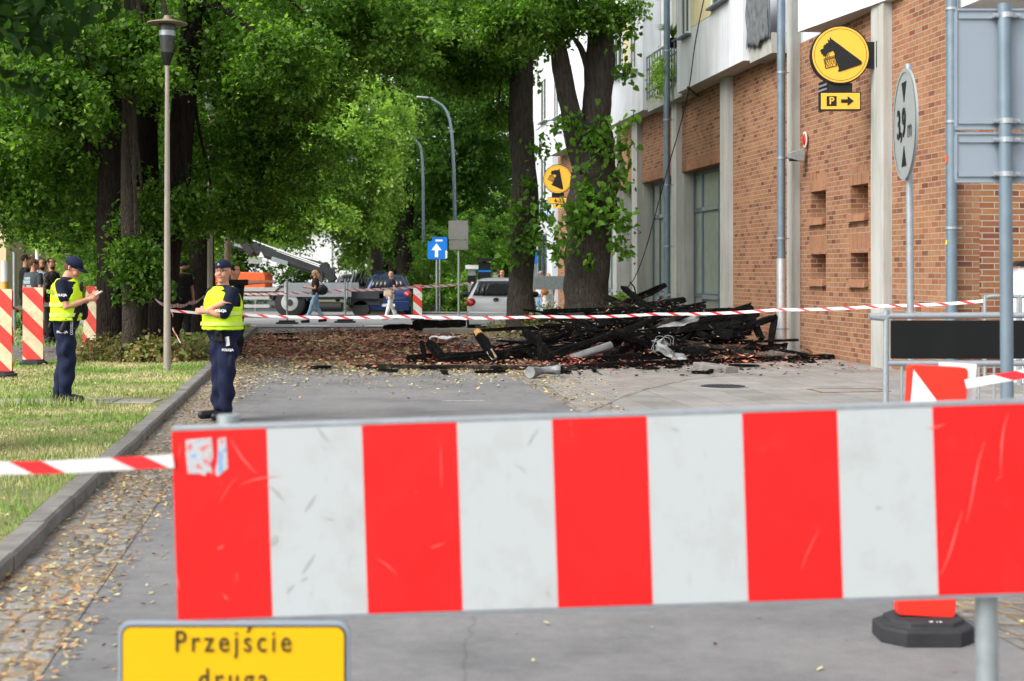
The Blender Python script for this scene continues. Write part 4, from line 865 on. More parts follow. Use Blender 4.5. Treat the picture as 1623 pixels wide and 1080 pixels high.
# ---------------------------------------------------------------- barrier tape
def tape(label, pts, w_=.06, tilt=0, sag=0, tw=0, name='barrier_tape', mat=None):
    o0 = pts[0].copy(); b_ = MB(); sp = []; 
    for i in range(len(pts)-1):
        a, c = pts[i], pts[i+1]; L = (c-a).length; k = max(6, int(L/.25))
        for j in range(k+(i == len(pts)-2)):
            u = j/k; p = a.lerp(c, u); p.z -= sag*4*u*(1-u)*L/10; sp.append(p)
    acc = 0; k = len(sp); vs = []
    for i, p in enumerate(sp):
        if i: acc += (p-sp[i-1]).length
        d = (sp[min(i+1, k-1)]-sp[max(i-1, 0)]).normalized(); up = Vector((0, 0, 1)); s_ = d.cross(up).normalized(); up = s_.cross(d)
        a = tilt+tw*math.sin(acc*.9+1)+.08*math.sin(acc*2.3); h = up*math.cos(a)+s_*math.sin(a)
        b_.v += [tuple(p-h*w_/2-o0), tuple(p+h*w_/2-o0)]; vs.append(acc)
    for i in range(k-1): b_.face([2*i, 2*i+2, 2*i+3, 2*i+1], [(vs[i], 0), (vs[i+1], 0), (vs[i+1], w_*2.2), (vs[i], w_*2.2)])
    o = b_.build(name, mat or m_tape); o.location = o0; sd = o.modifiers.new('s', 'SOLIDIFY'); sd.thickness = .0008; return tag(o, label, 'tape')
tape('red and white tape stretched from the lamp pole across to the metal hoop', [P(266, 492, 23.55), P(383, 499, 23.5), P(640, 501.5, 23.3), P(860, 502, 23.1), P(1040, 498, 22.5), P(1235, 491, 21.8), P(1400, 485, 21.2), P(1562, 477, 20.6)], .046, 0, .12, .25)
tape('red and white tape higher up between the stands and the silver car', [P(380, 466, 46), P(455, 465, 45), P(548, 460, 45.5), P(662, 455, 47.4), P(745, 449, 48.9), P(850, 447, 47), P(892, 445, 46)], .085, 0, .1, .15)
tape('red and white tape at the left tied to the near end of the barrier', [P(-60, 743, 3.9), P(80, 741, 3.85), P(275, 731, 3.75)], .036, 0, 0, .05, mat=m_tape2)
tape('red and white tape leaving the beacon board to the right edge', [P(1530, 609, 6.35), P(1623, 593, 6.2), P(1700, 580, 6.0)], .040, 0, 0, .1, mat=m_tape2)
tape('white tape sagging between the lamp pole and the tree behind the officer', [P(243, 470, 26), P(262, 483, 24.5), P(280, 484, 25.5), P(300, 480, 27), P(322, 470, 29), P(331, 465, 32.8)], .07, .4, .25)
tape('loose end of tape hanging down from the lamp pole', [P(266, 478, 23.5), P(274, 500, 23.45), P(274, 522, 23.45), P(286, 544, 23.4)], .05, .6)
tape('red and white tape strung between the left beacon boards', [P(-10, 493, 22.2), P(20, 489, 24), P(53, 484, 24.6), P(100, 478, 25.3), P(140, 476, 26.3)], .08, 0, .2)
# ---------------------------------------------------------------- trees
def tree(name, label, base, trunks, blobs, leafm, size, per=26, length=.55, scat=.11, shell=.3, bark=None, zmin=None, tmpl=LEAF4, faces=LF4, seed=1, group=None, hang=.5, cat='tree'):
    """trunks: list of (points, radii) in world; blobs in world"""
    rg = np.random.default_rng(seed); t = thing(name, label, cat, base, 0, group); B0 = Vector(base)
    for ti, (pts, rad) in enumerate(trunks):
        b_ = MB(); sp = curve([Vector(p)-B0 for p in pts], 6); rr = curve([float(r) for r in rad], 6); b_.tube(sp, rr, 18, True, 1, jit=.14); b_.build('trunk' if ti == 0 else 'limb', bark or m_bark, t, 'all')
    if blobs:
        # twigs from the trunk top towards the blobs
        tw = MB()
        if trunks:
            top = Vector(trunks[0][0][-1])
            for q in blobs[:10]:
                e = Vector(q[:3])-B0; s0 = (Vector(trunks[0][0][-2]) if len(trunks[0][0]) > 2 else top)-B0
                s0 = s0.lerp(top-B0, rg.uniform(0, 1)); mid = s0.lerp(e, .5)+Vector((rg.normal(0, .2), rg.normal(0, .2), .35))
                tw.tube(curve([s0, mid, e], 4), [.07-.006*i for i in range(9)], 7)
            tw.build('limbs', bark or m_bark, t, True)
        per = int(per*1.5) if tmpl is LEAF4 else per; size *= .86 if tmpl is LEAF4 else 1; c = sprays(blobs, rg, per, length, scat, shell, zmin)-np.array(B0)
        quick_mesh('crown', leaf_arrays(c, size, rg, tmpl, hang=hang, flat=.7), faces, leafm, t)
    return t
gl = 'lime trees of the left verge'
def X(px, Y): return (px-CX)/F*Y
def Z(py, Y): return CH-(py-HY)/F*Y
def vtr(pts): return [(X(px, Y), Y, Z(py, Y)) for px, py, Y in pts]
def bl(px, py, Y, rx, ry, rz, n): return (X(px, Y), Y, Z(py, Y), rx, ry, rz, n)
# near tree outside the frame on the left, whose branch hangs into the top left corner
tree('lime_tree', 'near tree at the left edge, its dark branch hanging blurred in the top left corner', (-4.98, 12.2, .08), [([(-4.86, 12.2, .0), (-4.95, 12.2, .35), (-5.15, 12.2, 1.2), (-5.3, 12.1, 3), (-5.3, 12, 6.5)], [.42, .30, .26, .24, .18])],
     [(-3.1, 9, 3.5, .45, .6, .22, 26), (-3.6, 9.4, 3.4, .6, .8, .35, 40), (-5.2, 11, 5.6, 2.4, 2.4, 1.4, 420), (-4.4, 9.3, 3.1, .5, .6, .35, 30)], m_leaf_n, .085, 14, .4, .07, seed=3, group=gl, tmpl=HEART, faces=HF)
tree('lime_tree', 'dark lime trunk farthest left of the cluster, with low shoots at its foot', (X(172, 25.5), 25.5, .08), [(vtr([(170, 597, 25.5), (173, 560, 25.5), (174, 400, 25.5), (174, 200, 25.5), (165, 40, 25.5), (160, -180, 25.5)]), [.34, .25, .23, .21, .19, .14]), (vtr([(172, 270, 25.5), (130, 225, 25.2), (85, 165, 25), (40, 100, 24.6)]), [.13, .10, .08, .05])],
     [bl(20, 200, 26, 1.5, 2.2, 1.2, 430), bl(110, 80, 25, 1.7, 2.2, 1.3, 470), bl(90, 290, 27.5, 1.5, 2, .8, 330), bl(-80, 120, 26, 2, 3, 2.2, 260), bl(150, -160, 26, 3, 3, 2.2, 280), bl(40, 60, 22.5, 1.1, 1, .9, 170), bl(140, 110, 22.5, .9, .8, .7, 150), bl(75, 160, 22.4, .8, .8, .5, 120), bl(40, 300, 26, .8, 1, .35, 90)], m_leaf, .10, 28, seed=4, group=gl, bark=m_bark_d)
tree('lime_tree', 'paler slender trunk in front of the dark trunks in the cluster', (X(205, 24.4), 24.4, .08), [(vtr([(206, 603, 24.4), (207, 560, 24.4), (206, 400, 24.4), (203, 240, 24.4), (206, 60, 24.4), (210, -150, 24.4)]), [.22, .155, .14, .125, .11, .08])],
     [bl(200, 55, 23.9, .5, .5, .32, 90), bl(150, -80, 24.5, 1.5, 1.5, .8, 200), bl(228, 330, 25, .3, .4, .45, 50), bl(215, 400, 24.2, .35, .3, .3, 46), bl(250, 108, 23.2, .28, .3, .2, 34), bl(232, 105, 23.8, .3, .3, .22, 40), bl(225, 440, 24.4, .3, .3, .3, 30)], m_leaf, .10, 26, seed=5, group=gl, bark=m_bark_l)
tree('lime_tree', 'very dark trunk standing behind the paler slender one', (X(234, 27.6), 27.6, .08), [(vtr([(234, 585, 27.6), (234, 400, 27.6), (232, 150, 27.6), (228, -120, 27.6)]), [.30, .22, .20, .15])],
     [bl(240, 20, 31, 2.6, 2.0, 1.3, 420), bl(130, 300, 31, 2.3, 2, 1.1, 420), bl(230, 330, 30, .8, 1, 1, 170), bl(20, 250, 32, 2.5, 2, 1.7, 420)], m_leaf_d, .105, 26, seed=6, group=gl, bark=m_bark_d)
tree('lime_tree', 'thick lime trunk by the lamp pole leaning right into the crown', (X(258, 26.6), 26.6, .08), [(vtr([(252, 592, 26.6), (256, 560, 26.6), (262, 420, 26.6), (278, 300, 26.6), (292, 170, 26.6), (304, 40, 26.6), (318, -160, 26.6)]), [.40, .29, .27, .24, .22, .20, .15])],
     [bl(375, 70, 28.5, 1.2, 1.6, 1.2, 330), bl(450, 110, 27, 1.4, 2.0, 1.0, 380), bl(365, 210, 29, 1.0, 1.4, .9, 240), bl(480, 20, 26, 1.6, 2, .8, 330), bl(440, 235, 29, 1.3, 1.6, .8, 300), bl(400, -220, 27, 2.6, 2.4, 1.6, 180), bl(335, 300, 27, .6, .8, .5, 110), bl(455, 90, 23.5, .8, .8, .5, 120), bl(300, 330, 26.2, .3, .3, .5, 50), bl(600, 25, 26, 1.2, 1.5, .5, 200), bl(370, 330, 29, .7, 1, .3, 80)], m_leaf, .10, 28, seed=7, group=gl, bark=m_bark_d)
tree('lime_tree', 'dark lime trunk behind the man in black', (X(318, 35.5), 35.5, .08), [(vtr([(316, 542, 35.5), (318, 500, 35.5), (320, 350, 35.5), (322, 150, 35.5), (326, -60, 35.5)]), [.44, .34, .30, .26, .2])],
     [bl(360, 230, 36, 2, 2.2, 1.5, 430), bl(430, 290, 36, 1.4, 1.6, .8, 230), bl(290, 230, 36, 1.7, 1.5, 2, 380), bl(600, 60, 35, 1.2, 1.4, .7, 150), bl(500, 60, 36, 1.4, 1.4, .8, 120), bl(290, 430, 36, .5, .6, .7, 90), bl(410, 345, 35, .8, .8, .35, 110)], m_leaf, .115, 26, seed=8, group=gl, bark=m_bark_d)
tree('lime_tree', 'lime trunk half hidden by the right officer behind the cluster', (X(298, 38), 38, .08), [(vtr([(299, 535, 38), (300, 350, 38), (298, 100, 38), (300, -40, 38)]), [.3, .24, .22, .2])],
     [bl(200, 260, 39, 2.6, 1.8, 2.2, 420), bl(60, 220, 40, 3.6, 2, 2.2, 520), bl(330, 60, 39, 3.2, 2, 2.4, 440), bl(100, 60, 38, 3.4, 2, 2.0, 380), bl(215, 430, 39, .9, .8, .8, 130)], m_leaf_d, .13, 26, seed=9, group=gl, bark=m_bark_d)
# shoots at the foot of the cluster
rg = np.random.default_rng(20)
t = thing('dry_shoots', 'mound of dry brown and green shoots around the foot of the left trunks', 'plant', (X(215, 24.6), 24.6, .08))
q = []
for (x, y, z, rx, ry, rz, n) in [(-.55, .4, .25, .65, .6, .38, 210), (.25, -.15, .25, .75, .5, .42, 240), (.75, .5, .2, .6, .5, .35, 130), (-.1, .3, .5, .5, .4, .4, 120)]:
    d = rg.normal(0, 1, (n, 3)); d /= np.linalg.norm(d, axis=1)[:, None]; d[:, 2] = np.abs(d[:, 2]); q.append(np.array([x, y, 0])+d*(rg.uniform(.2, 1, n)**.5)[:, None]*np.array([rx, ry, rz*1.15]))
c = np.repeat(np.concatenate(q), 9, 0)+rg.normal(0, .06, (sum(len(a) for a in q)*9, 3)); c[:, 2] = np.abs(c[:, 2])
quick_mesh('leaves', leaf_arrays(c, .075, rg, LEAF4), LF4, m_dry, t)
b_ = MB()
for i in range(120):
    a = rg.uniform(0, 6.28); r = rg.uniform(.1, .9); p = Vector((r*math.cos(a)*1.1, r*math.sin(a)*.6, 0)); b_.tube([p, p+Vector((rg.normal(0, .08), rg.normal(0, .08), rg.uniform(.15, .45)))], [.008, .004], 4)
b_.build('stems', plain('dry_stem', (.16, .10, .06), .9), t)

# the two big street trees on the right, with shoots from the trunk
def shoots(t, base, spots, seed, size=.13):
    rg = np.random.default_rng(seed); B0 = np.array(base); c = []
    for px, py, Y, r, n in spots:
        n = int(n*1.35); q = rg.normal(0, 1, (n, 3))*np.array([r*.78, r*.4, r*.85])+np.array([X(px, Y), Y, Z(py, Y)]); c.append(q)
        st_ = MB()
        for k in range(5):
            p0 = Vector((X(px, Y)-base[0], Y+.35-base[1], Z(py, Y)-r*.8-base[2])); e = Vector(q[k]-B0); st_.tube(curve([p0, p0.lerp(e, .5)+Vector((0, -.06, .08)), e], 3), [.014-.0017*i for i in range(7)], 4)
        st_.build('shoot_stem', m_bark, t)
    c = np.concatenate(c)-B0; quick_mesh('shoots', leaf_arrays(c, size*1.12, rg, HEART, flat=.2, hang=.7), HF, m_leaf_s, t)
gr = 'big street trees right of the road'
b1 = (X(825, 37.9), 37.9, .05)
t1 = tree('street_tree', 'tall straight trunk standing right in front of the silver car', b1, [(vtr([(824, 524, 37.9), (825, 505, 37.9), (826, 440, 37.9), (831, 330, 37.9), (826, 200, 37.9), (824, 90, 37.9), (828, -90, 37.9)]), [.46, .38, .345, .36, .31, .27, .20]), (vtr([(838, 380, 37.9), (841, 300, 37.6), (838, 200, 37.9), (838, 90, 37.9), (845, -60, 37.9)]), [.10, .13, .13, .11, .08])],
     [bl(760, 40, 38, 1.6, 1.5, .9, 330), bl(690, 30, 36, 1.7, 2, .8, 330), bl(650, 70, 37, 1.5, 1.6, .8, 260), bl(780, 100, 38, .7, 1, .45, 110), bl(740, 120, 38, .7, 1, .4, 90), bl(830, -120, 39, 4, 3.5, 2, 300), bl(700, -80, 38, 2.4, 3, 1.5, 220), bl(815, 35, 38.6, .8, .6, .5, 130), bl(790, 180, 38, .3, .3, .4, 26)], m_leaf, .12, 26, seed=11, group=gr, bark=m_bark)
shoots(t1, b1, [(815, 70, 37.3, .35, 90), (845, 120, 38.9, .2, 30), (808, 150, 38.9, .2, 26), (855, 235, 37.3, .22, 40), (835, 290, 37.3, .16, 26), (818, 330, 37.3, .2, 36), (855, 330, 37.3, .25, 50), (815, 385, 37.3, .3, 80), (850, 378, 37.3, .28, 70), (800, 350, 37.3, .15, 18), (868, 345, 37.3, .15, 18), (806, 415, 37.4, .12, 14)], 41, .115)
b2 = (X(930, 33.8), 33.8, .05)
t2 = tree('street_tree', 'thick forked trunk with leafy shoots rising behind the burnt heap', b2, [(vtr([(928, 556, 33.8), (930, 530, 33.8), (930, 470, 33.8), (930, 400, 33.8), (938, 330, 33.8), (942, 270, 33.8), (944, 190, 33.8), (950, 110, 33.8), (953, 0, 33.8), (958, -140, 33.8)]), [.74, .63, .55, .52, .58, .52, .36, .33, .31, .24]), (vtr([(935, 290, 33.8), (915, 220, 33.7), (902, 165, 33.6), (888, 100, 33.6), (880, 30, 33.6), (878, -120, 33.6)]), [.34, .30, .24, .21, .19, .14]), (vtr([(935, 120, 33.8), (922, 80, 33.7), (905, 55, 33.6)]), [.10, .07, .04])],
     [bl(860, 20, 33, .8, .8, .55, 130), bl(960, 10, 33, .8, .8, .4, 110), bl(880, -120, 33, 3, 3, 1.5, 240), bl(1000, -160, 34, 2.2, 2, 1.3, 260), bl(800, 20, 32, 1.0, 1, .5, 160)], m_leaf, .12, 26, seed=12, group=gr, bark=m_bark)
shoots(t2, b2, [(905, 25, 33.1, .3, 70), (985, 60, 33.1, .22, 50), (990, 110, 33.1, .2, 44), (975, 20, 33.1, .25, 50), (870, 60, 33.1, .2, 36), (880, 200, 33.1, .2, 26), (905, 190, 33.1, .15, 24), (960, 215, 33, .35, 110), (985, 230, 33.1, .22, 50), (935, 210, 33, .25, 60), (884, 232, 33.1, .12, 8), (990, 280, 33.1, .2, 40), (960, 320, 33, .35, 100), (925, 300, 33, .2, 34), (925, 345, 33, .3, 80), (985, 350, 33, .22, 50), (895, 375, 33, .28, 70), (905, 335, 33, .18, 34), (990, 395, 33.1, .16, 30), (975, 380, 33, .14, 26), (935, 415, 33, .14, 18), (1005, 185, 33.4, .1, 10), (885, 400, 33.1, .16, 22), (922, 268, 33, .14, 14)], 42, .115)
b_ = MB(); 
for px, py, r in ((940, 290, .15), (925, 358, .18), (912, 340, .08)):
    c = P(px, py, 33.3)-Vector(b2); 
    for k in range(5): b_.tube([c+Vector((math.cos(a)*r*(.3+k*.18), -.02+k*.012, math.sin(a)*r*1.5*(.3+k*.18))) for a in np.linspace(0, 6.28, 14)], .03, 6, False)
b_.build('trunk_scar', bark_mat('scar_bark', (.11, .075, .05), 12), t2, 'all')
# dark mass and bright trees beyond
gb = 'trees beyond the cross street'
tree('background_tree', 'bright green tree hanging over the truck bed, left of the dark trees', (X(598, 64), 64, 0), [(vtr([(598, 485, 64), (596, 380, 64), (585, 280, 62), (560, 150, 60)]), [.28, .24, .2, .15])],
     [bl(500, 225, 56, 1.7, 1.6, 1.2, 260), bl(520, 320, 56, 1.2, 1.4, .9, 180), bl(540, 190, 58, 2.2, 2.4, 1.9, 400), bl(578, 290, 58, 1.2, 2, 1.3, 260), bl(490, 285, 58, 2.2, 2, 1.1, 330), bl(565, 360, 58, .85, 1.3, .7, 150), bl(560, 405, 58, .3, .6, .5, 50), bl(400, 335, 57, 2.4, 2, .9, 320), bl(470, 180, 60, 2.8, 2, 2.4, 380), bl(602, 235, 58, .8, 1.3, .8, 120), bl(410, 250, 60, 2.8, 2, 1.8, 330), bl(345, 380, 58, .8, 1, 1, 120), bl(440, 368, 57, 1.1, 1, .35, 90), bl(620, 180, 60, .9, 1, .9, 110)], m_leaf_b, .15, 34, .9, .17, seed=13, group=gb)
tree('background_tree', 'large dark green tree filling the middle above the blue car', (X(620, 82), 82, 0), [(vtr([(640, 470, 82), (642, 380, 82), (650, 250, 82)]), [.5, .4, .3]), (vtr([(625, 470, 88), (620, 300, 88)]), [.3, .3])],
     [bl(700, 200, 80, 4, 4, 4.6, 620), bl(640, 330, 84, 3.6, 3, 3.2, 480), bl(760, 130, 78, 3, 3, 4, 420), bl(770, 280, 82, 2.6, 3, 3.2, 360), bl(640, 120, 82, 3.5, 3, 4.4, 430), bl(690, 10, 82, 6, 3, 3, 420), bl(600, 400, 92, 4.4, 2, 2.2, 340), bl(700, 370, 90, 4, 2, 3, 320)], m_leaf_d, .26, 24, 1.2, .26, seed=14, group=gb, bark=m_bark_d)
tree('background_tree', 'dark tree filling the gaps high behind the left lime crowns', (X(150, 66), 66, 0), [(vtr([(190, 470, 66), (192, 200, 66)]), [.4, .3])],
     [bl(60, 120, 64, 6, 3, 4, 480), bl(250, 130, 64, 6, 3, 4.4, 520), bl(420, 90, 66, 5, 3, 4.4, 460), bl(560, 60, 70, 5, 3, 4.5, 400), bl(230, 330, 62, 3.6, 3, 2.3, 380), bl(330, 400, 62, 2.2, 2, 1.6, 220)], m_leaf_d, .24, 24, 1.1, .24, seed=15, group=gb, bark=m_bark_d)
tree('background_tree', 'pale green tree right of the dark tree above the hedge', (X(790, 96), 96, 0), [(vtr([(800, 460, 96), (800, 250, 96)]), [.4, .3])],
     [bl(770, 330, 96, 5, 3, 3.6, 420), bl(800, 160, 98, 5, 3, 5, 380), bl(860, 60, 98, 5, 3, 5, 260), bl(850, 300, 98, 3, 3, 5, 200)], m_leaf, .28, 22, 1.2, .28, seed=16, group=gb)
gs = 'bushes along the streets'
def bush(label, base, blobs, leafm, size, seed, name='bush', per=24, ln=.4, sc=.12):
    return tree(name, label, base, [], blobs, leafm, size, per, ln, sc, .5, seed=seed, group=gs, zmin=.02, cat='bush', hang=0)
bush('light green overgrown hedge behind the blue one way sign', (X(720, 62), 62, 0), [bl(690, 440, 60, .9, 1.5, 1.2, 170), bl(720, 420, 61, 1.3, 1.5, 1.6, 260), bl(770, 400, 63, 1.7, 1.5, 2.2, 330), bl(660, 460, 60, .5, 1, .7, 80), bl(800, 440, 62, 1.2, 1.2, 1.3, 190), bl(700, 470, 58, 1.4, 1, .7, 190), bl(680, 395, 66, .8, 1, 1.4, 110), bl(750, 470, 57, 1.3, .8, .8, 150)], m_leaf_h, .13, 21)
bush('loose bush with long twigs behind the walking group on the left', (X(140, 44), 44, 0), [bl(140, 400, 44, .9, 1, .9, 150), bl(100, 385, 44, .7, .8, .5, 90), bl(150, 450, 43, .7, .8, .9, 140), bl(60, 372, 46, .5, .6, .35, 40), bl(245, 440, 44, 1.2, .8, 1.3, 180)], m_leaf_b, .11, 22)
bush('low green bush behind the boom on the truck', (X(490, 66), 66, 0), [bl(480, 435, 66, 1.1, 1, .6, 110), bl(400, 440, 64, 1.4, 1, 1, 130)], m_leaf_h, .14, 23)
bush('fresh green bush against the building by the charred beams', tuple(P(975, 487, 36)*Vector((1, 1, 0))), [bl(975, 482, 36, .55, .4, .13, 70), bl(1000, 478, 36.4, .3, .3, .12, 30), bl(915, 520, 34.6, .3, .3, .3, 40)], m_leaf_b, .12, 24, per=14)
bush('low weedy plants between the two big trees', (X(870, 36), 36, 0), [bl(868, 510, 36, .5, .4, .35, 60), bl(850, 528, 35, .7, .4, .2, 70), bl(790, 527, 38, .5, .4, .2, 50)], m_dry, .1, 25, per=14)
bush('low green weeds on the far left of the path by the walking group', (X(20, 38), 38, 0), [bl(15, 515, 38, .6, .8, .25, 60), bl(70, 505, 40, .6, .8, .3, 60)], m_leaf_h, .1, 26, per=14)
# hanging plants on the balcony
t = thing('hanging_plant', 'variegated green plant hanging over the balcony railing', 'plant', B2W(-.5, oB[1]+1.6, 6.9), TH)
rg = np.random.default_rng(31); c = rg.normal(0, 1, (900, 3))*np.array([.10, .42, .26]); quick_mesh('leaves', leaf_arrays(c, .10, rg, LEAF4), LF4, m_leaf_b, t)
t = thing('spiky_plant', 'grassy spiky plant in a pot at the top of the balcony', 'plant', B2W(-.35, oB[1]+1.0, 7.75), TH); b_ = MB()
for i in range(90):
    a = rg.uniform(0, 6.28); L = rg.uniform(.3, .6); q = Vector((math.cos(a), math.sin(a), 0)); b_.tube([Vector((0, 0, 0)), q*L*.35+Vector((0, 0, L*.6)), q*L*.9+Vector((0, 0, L*.55))], [.012, .009, .002], 3)
b_.build('leaves', m_leaf_b, t); b_ = MB(); b_.tube([(0, 0, -.25), (0, 0, 0)], [.1, .14], 12); b_.build('pot', m_black, t, True)

# ---------------------------------------------------------------- grass, leaves, litter
rg = np.random.default_rng(50)
def nz2(x, y, s, o=0): return np.sin(x*s+1.3*np.sin(y*s*.8+o))*.5+np.sin(y*s*1.3+1.7*np.sin(x*s*.6+o+2))*.5
def grass(name, n, tr, Yr, z, hmin, hmax, mat, wid=.006, cond=None, far=.5):
    u = rg.uniform(0, 1, n); Y = Yr[0]+(Yr[1]-Yr[0])*u**(1+far); t = rg.uniform(tr[0], tr[1], n); x = t-M*Y
    keep = (np.abs((x)/Y) < .42)
    keep &= ~((Y > 16.68) & (Y < 17.42)); 
    if cond is not None: keep &= cond(x, Y)
    x, Y = x[keep], Y[keep]; k = len(x); h = rg.uniform(hmin, hmax, k)*(1+.4*nz2(x, Y, 1.7)); az = rg.uniform(0, 6.28, k); ben = rg.uniform(0, .8, k)*h; a2 = rg.uniform(0, 6.28, k)
    wv = np.maximum(wid, Y*.00028)
    base = np.stack([x, Y, np.full(k, z)], 1); s = np.stack([np.cos(az)*wv, np.sin(az)*wv, np.zeros(k)], 1); top = base+np.stack([np.cos(a2)*ben, np.sin(a2)*ben, h], 1); mid = base+np.stack([np.cos(a2)*ben*.3, np.sin(a2)*ben*.3, h*.6], 1)
    v = np.stack([base-s, base+s, mid+s*.7, top, mid-s*.7], 1); o = quick_mesh(name, v, [(0, 1, 2, 4), (4, 2, 3)], mat); o['kind'] = 'stuff'; return o
m_gr, n, b = nodes('grass_blade', .7, .2); g = n.nodes.new('ShaderNodeNewGeometry'); v = mapped(n); a1 = noise_n(n, v, .55, 6, .65)
rA = ramp(n, [(0, (.16, .30, .045)), (.5, (.24, .39, .08)), (1, (.14, .25, .045))]); rB = ramp(n, [(0, (.58, .50, .25)), (.5, (.40, .40, .16)), (1, (.66, .58, .35))])
n.links.new(g.outputs['Random Per Island'], rA.inputs[0]); n.links.new(g.outputs['Random Per Island'], rB.inputs[0]); rm_ = ramp(n, [(.44, (0, 0, 0)), (.58, (1, 1, 1))]); n.links.new(a1.outputs['Fac'], rm_.inputs[0])
n.links.new(mixc(n, rm_.outputs[0], rA.outputs[0], rB.outputs[0]), b.inputs['Base Color'])
grass('grass', 130000, (-6.5, -1.82), (6.0, 24.6), .085, .018, .05, m_gr, .0028, lambda x, Y: np.sin(x*3.1+Y*1.7+2*np.sin(Y*2.3))+np.sin(-x*1.9+Y*4.3+1.5*np.sin(x*3.7))+rg.normal(0, .6, len(x)) > -1.2, .15)
grass('grass', 26000, (-13, -1.82), (29.3, 41), .085, .04, .10, m_gr, .006, None, 0)
# tall grass tufts by the left officer's feet
grass('tall_grass', 900, (-4.6, -2.4), (16.2, 16.8), .085, .10, .17, m_gr, .004, lambda x, Y: (x > -5.9) & (x < -4.7), 0)
def chips(name, pts, size, cols, mat=None, zj=.012, label=None, flat=True, ar=.6, rough=.8):
    k = len(pts); sz = size*rg.uniform(.4, 1.5, k); az = rg.uniform(0, 6.28, k); tl = rg.normal(0, .25, k)
    d = np.stack([np.cos(az), np.sin(az), tl], 1); s = np.stack([-np.sin(az), np.cos(az), rg.normal(0, .3, k)], 1); c = pts.copy(); c[:, 2] += rg.uniform(.002, zj, k)
    a = sz[:, None]; bq = (sz*ar)[:, None]
    v = np.stack([c-d*a, c-s*bq*.8+d*a*.1, c+d*a, c+s*bq+np.array([0, 0, .2])*a*.3], 1)
    o = quick_mesh(name, v, [(0, 1, 2), (0, 2, 3)], mat or chip_mat(name, cols, rough)); o['kind'] = 'stuff'; return o
def scat(n, t0, t1, Y0, Y1, z, pw=1.0, dens=None):
    Y = Y0+(Y1-Y0)*rg.uniform(0, 1, n)**pw; t = t0+(t1-t0)*rg.uniform(0, 1, n); x = t-M*Y; p = np.stack([x, Y, np.full(n, z)], 1)
    if dens is not None: p = p[rg.uniform(0, 1, n) < dens(t, Y)]
    return p
yel = [(.42, .34, .15), (.34, .22, .10), (.48, .43, .22), (.30, .16, .08), (.36, .33, .15), (.27, .19, .12), (.42, .28, .12), (.24, .20, .14)]
chips('fallen_leaves', np.concatenate([scat(7500, -1.66, -1.0, 5, 26, .012, 1.2, lambda t, Y: .35+.6*(nz2(t*4, Y*.8, 1.2) > -.2)*np.clip((-t-.9)/.6+.2, .2, 1)), scat(900, -1.1, -.5, 5, 24, .003, 1.2, lambda t, Y: np.clip((-.45-t)/.7, 0, 1)**2), scat(160, -1, 3.2, 5, 22, .003)]), .016, yel+[(.50, .27, .10), (.42, .20, .08)])
chips('fallen_leaves', scat(1400, -6, -1.9, 6, 24, .10), .022, yel, zj=.04)
chips('fallen_leaves', np.concatenate([scat(4200, -1.6, 4.4, 17.5, 25.5, .006, .6, lambda t, Y: np.clip((Y-17.8)/6, .02, 1)), scat(600, 3.0, 3.7, 6, 24, .012)]), .026, yel+[(.5, .5, .2)])
chips('fallen_leaves', scat(5200, -1.5, 4.5, 24, 38, .03, 1, lambda t, Y: np.clip(1-((t-.5)/3.2)**2, 0, 1)*(nz2(t*1.5, Y, 1.3) > -.1)), .035, [(.40, .34, .14), (.30, .30, .12), (.5, .42, .2), (.34, .2, .1)], zj=.05)
chips('fallen_leaves', scat(2600, -6, -1.7, 24, 41, .10), .03, yel)
red = [(.32, .10, .08), (.44, .15, .11), (.14, .05, .045), (.26, .085, .075), (.50, .22, .16), (.05, .04, .035), (.32, .15, .10), (.48, .36, .24), (.40, .30, .18), (.20, .14, .10)]
ov = lambda t, Y: np.clip(1.25-((t-3.0)/6.2)**2-((Y-32)/8.6)**2, 0, 1)*(.35+.65*(nz2(t*1.2, Y*.9, 1.6) > -.25))
chips('fallen_leaves', np.concatenate([scat(3000, -1.1, 3.4, 22.3, 26, .006, .8), scat(700, -1.55, -.8, 18, 30, .012)]), .024, yel+[(.46, .46, .2), (.5, .42, .2)])
chips('tile_rubble', scat(36000, -1.6, 9.6, 23.4, 41, .016, 1, ov), .042, red, zj=.05)
chips('tile_rubble', scat(2600, .5, 9.4, 22.3, 26.5, .012, .7, lambda t, Y: .5*np.clip((Y-22)/2, .05, 1)), .03, red, zj=.03)
blk = [(.012, .011, .010), (.025, .02, .018), (.05, .04, .035), (.018, .016, .015)]
chips('charcoal_bits', scat(6500, -1.2, 9.6, 21.5, 39, .016, .9, lambda t, Y: np.clip(1.1-((t-5.5)/4.6)**2-((Y-28)/6.5)**2, .02, 1)), .045, blk, zj=.06)
def heap_pts(n, k=1.0):
    t = rg.normal(6.4, 1.7, n); Y = rg.normal(28.4, 1.5, n); z = np.maximum(0, 0.88*np.exp(-((t-6.9)/2.3)**2-((Y-29.3)/2.0)**2)+.42*np.exp(-((t-4.4)/2.2)**2-((Y-26.8)/1.4)**2))*rg.uniform(.5, 1.25, n)*k+.05
    ok = (t < 9.3) & (Y > 24.4); return np.stack([t-M*Y, Y, z], 1)[ok]
chips('heap_ash_and_tile_bits', heap_pts(2600), .035, [(.02, .018, .016), (.09, .08, .075), (.22, .20, .18), (.34, .12, .07), (.05, .04, .035), (.28, .15, .10), (.012, .01, .01), (.40, .36, .30)], ar=.5, zj=.06)
chips('heap_splinters', heap_pts(900, 1.1), .11, blk+[(.10, .075, .05), (.16, .11, .07)], ar=.10, zj=.08)
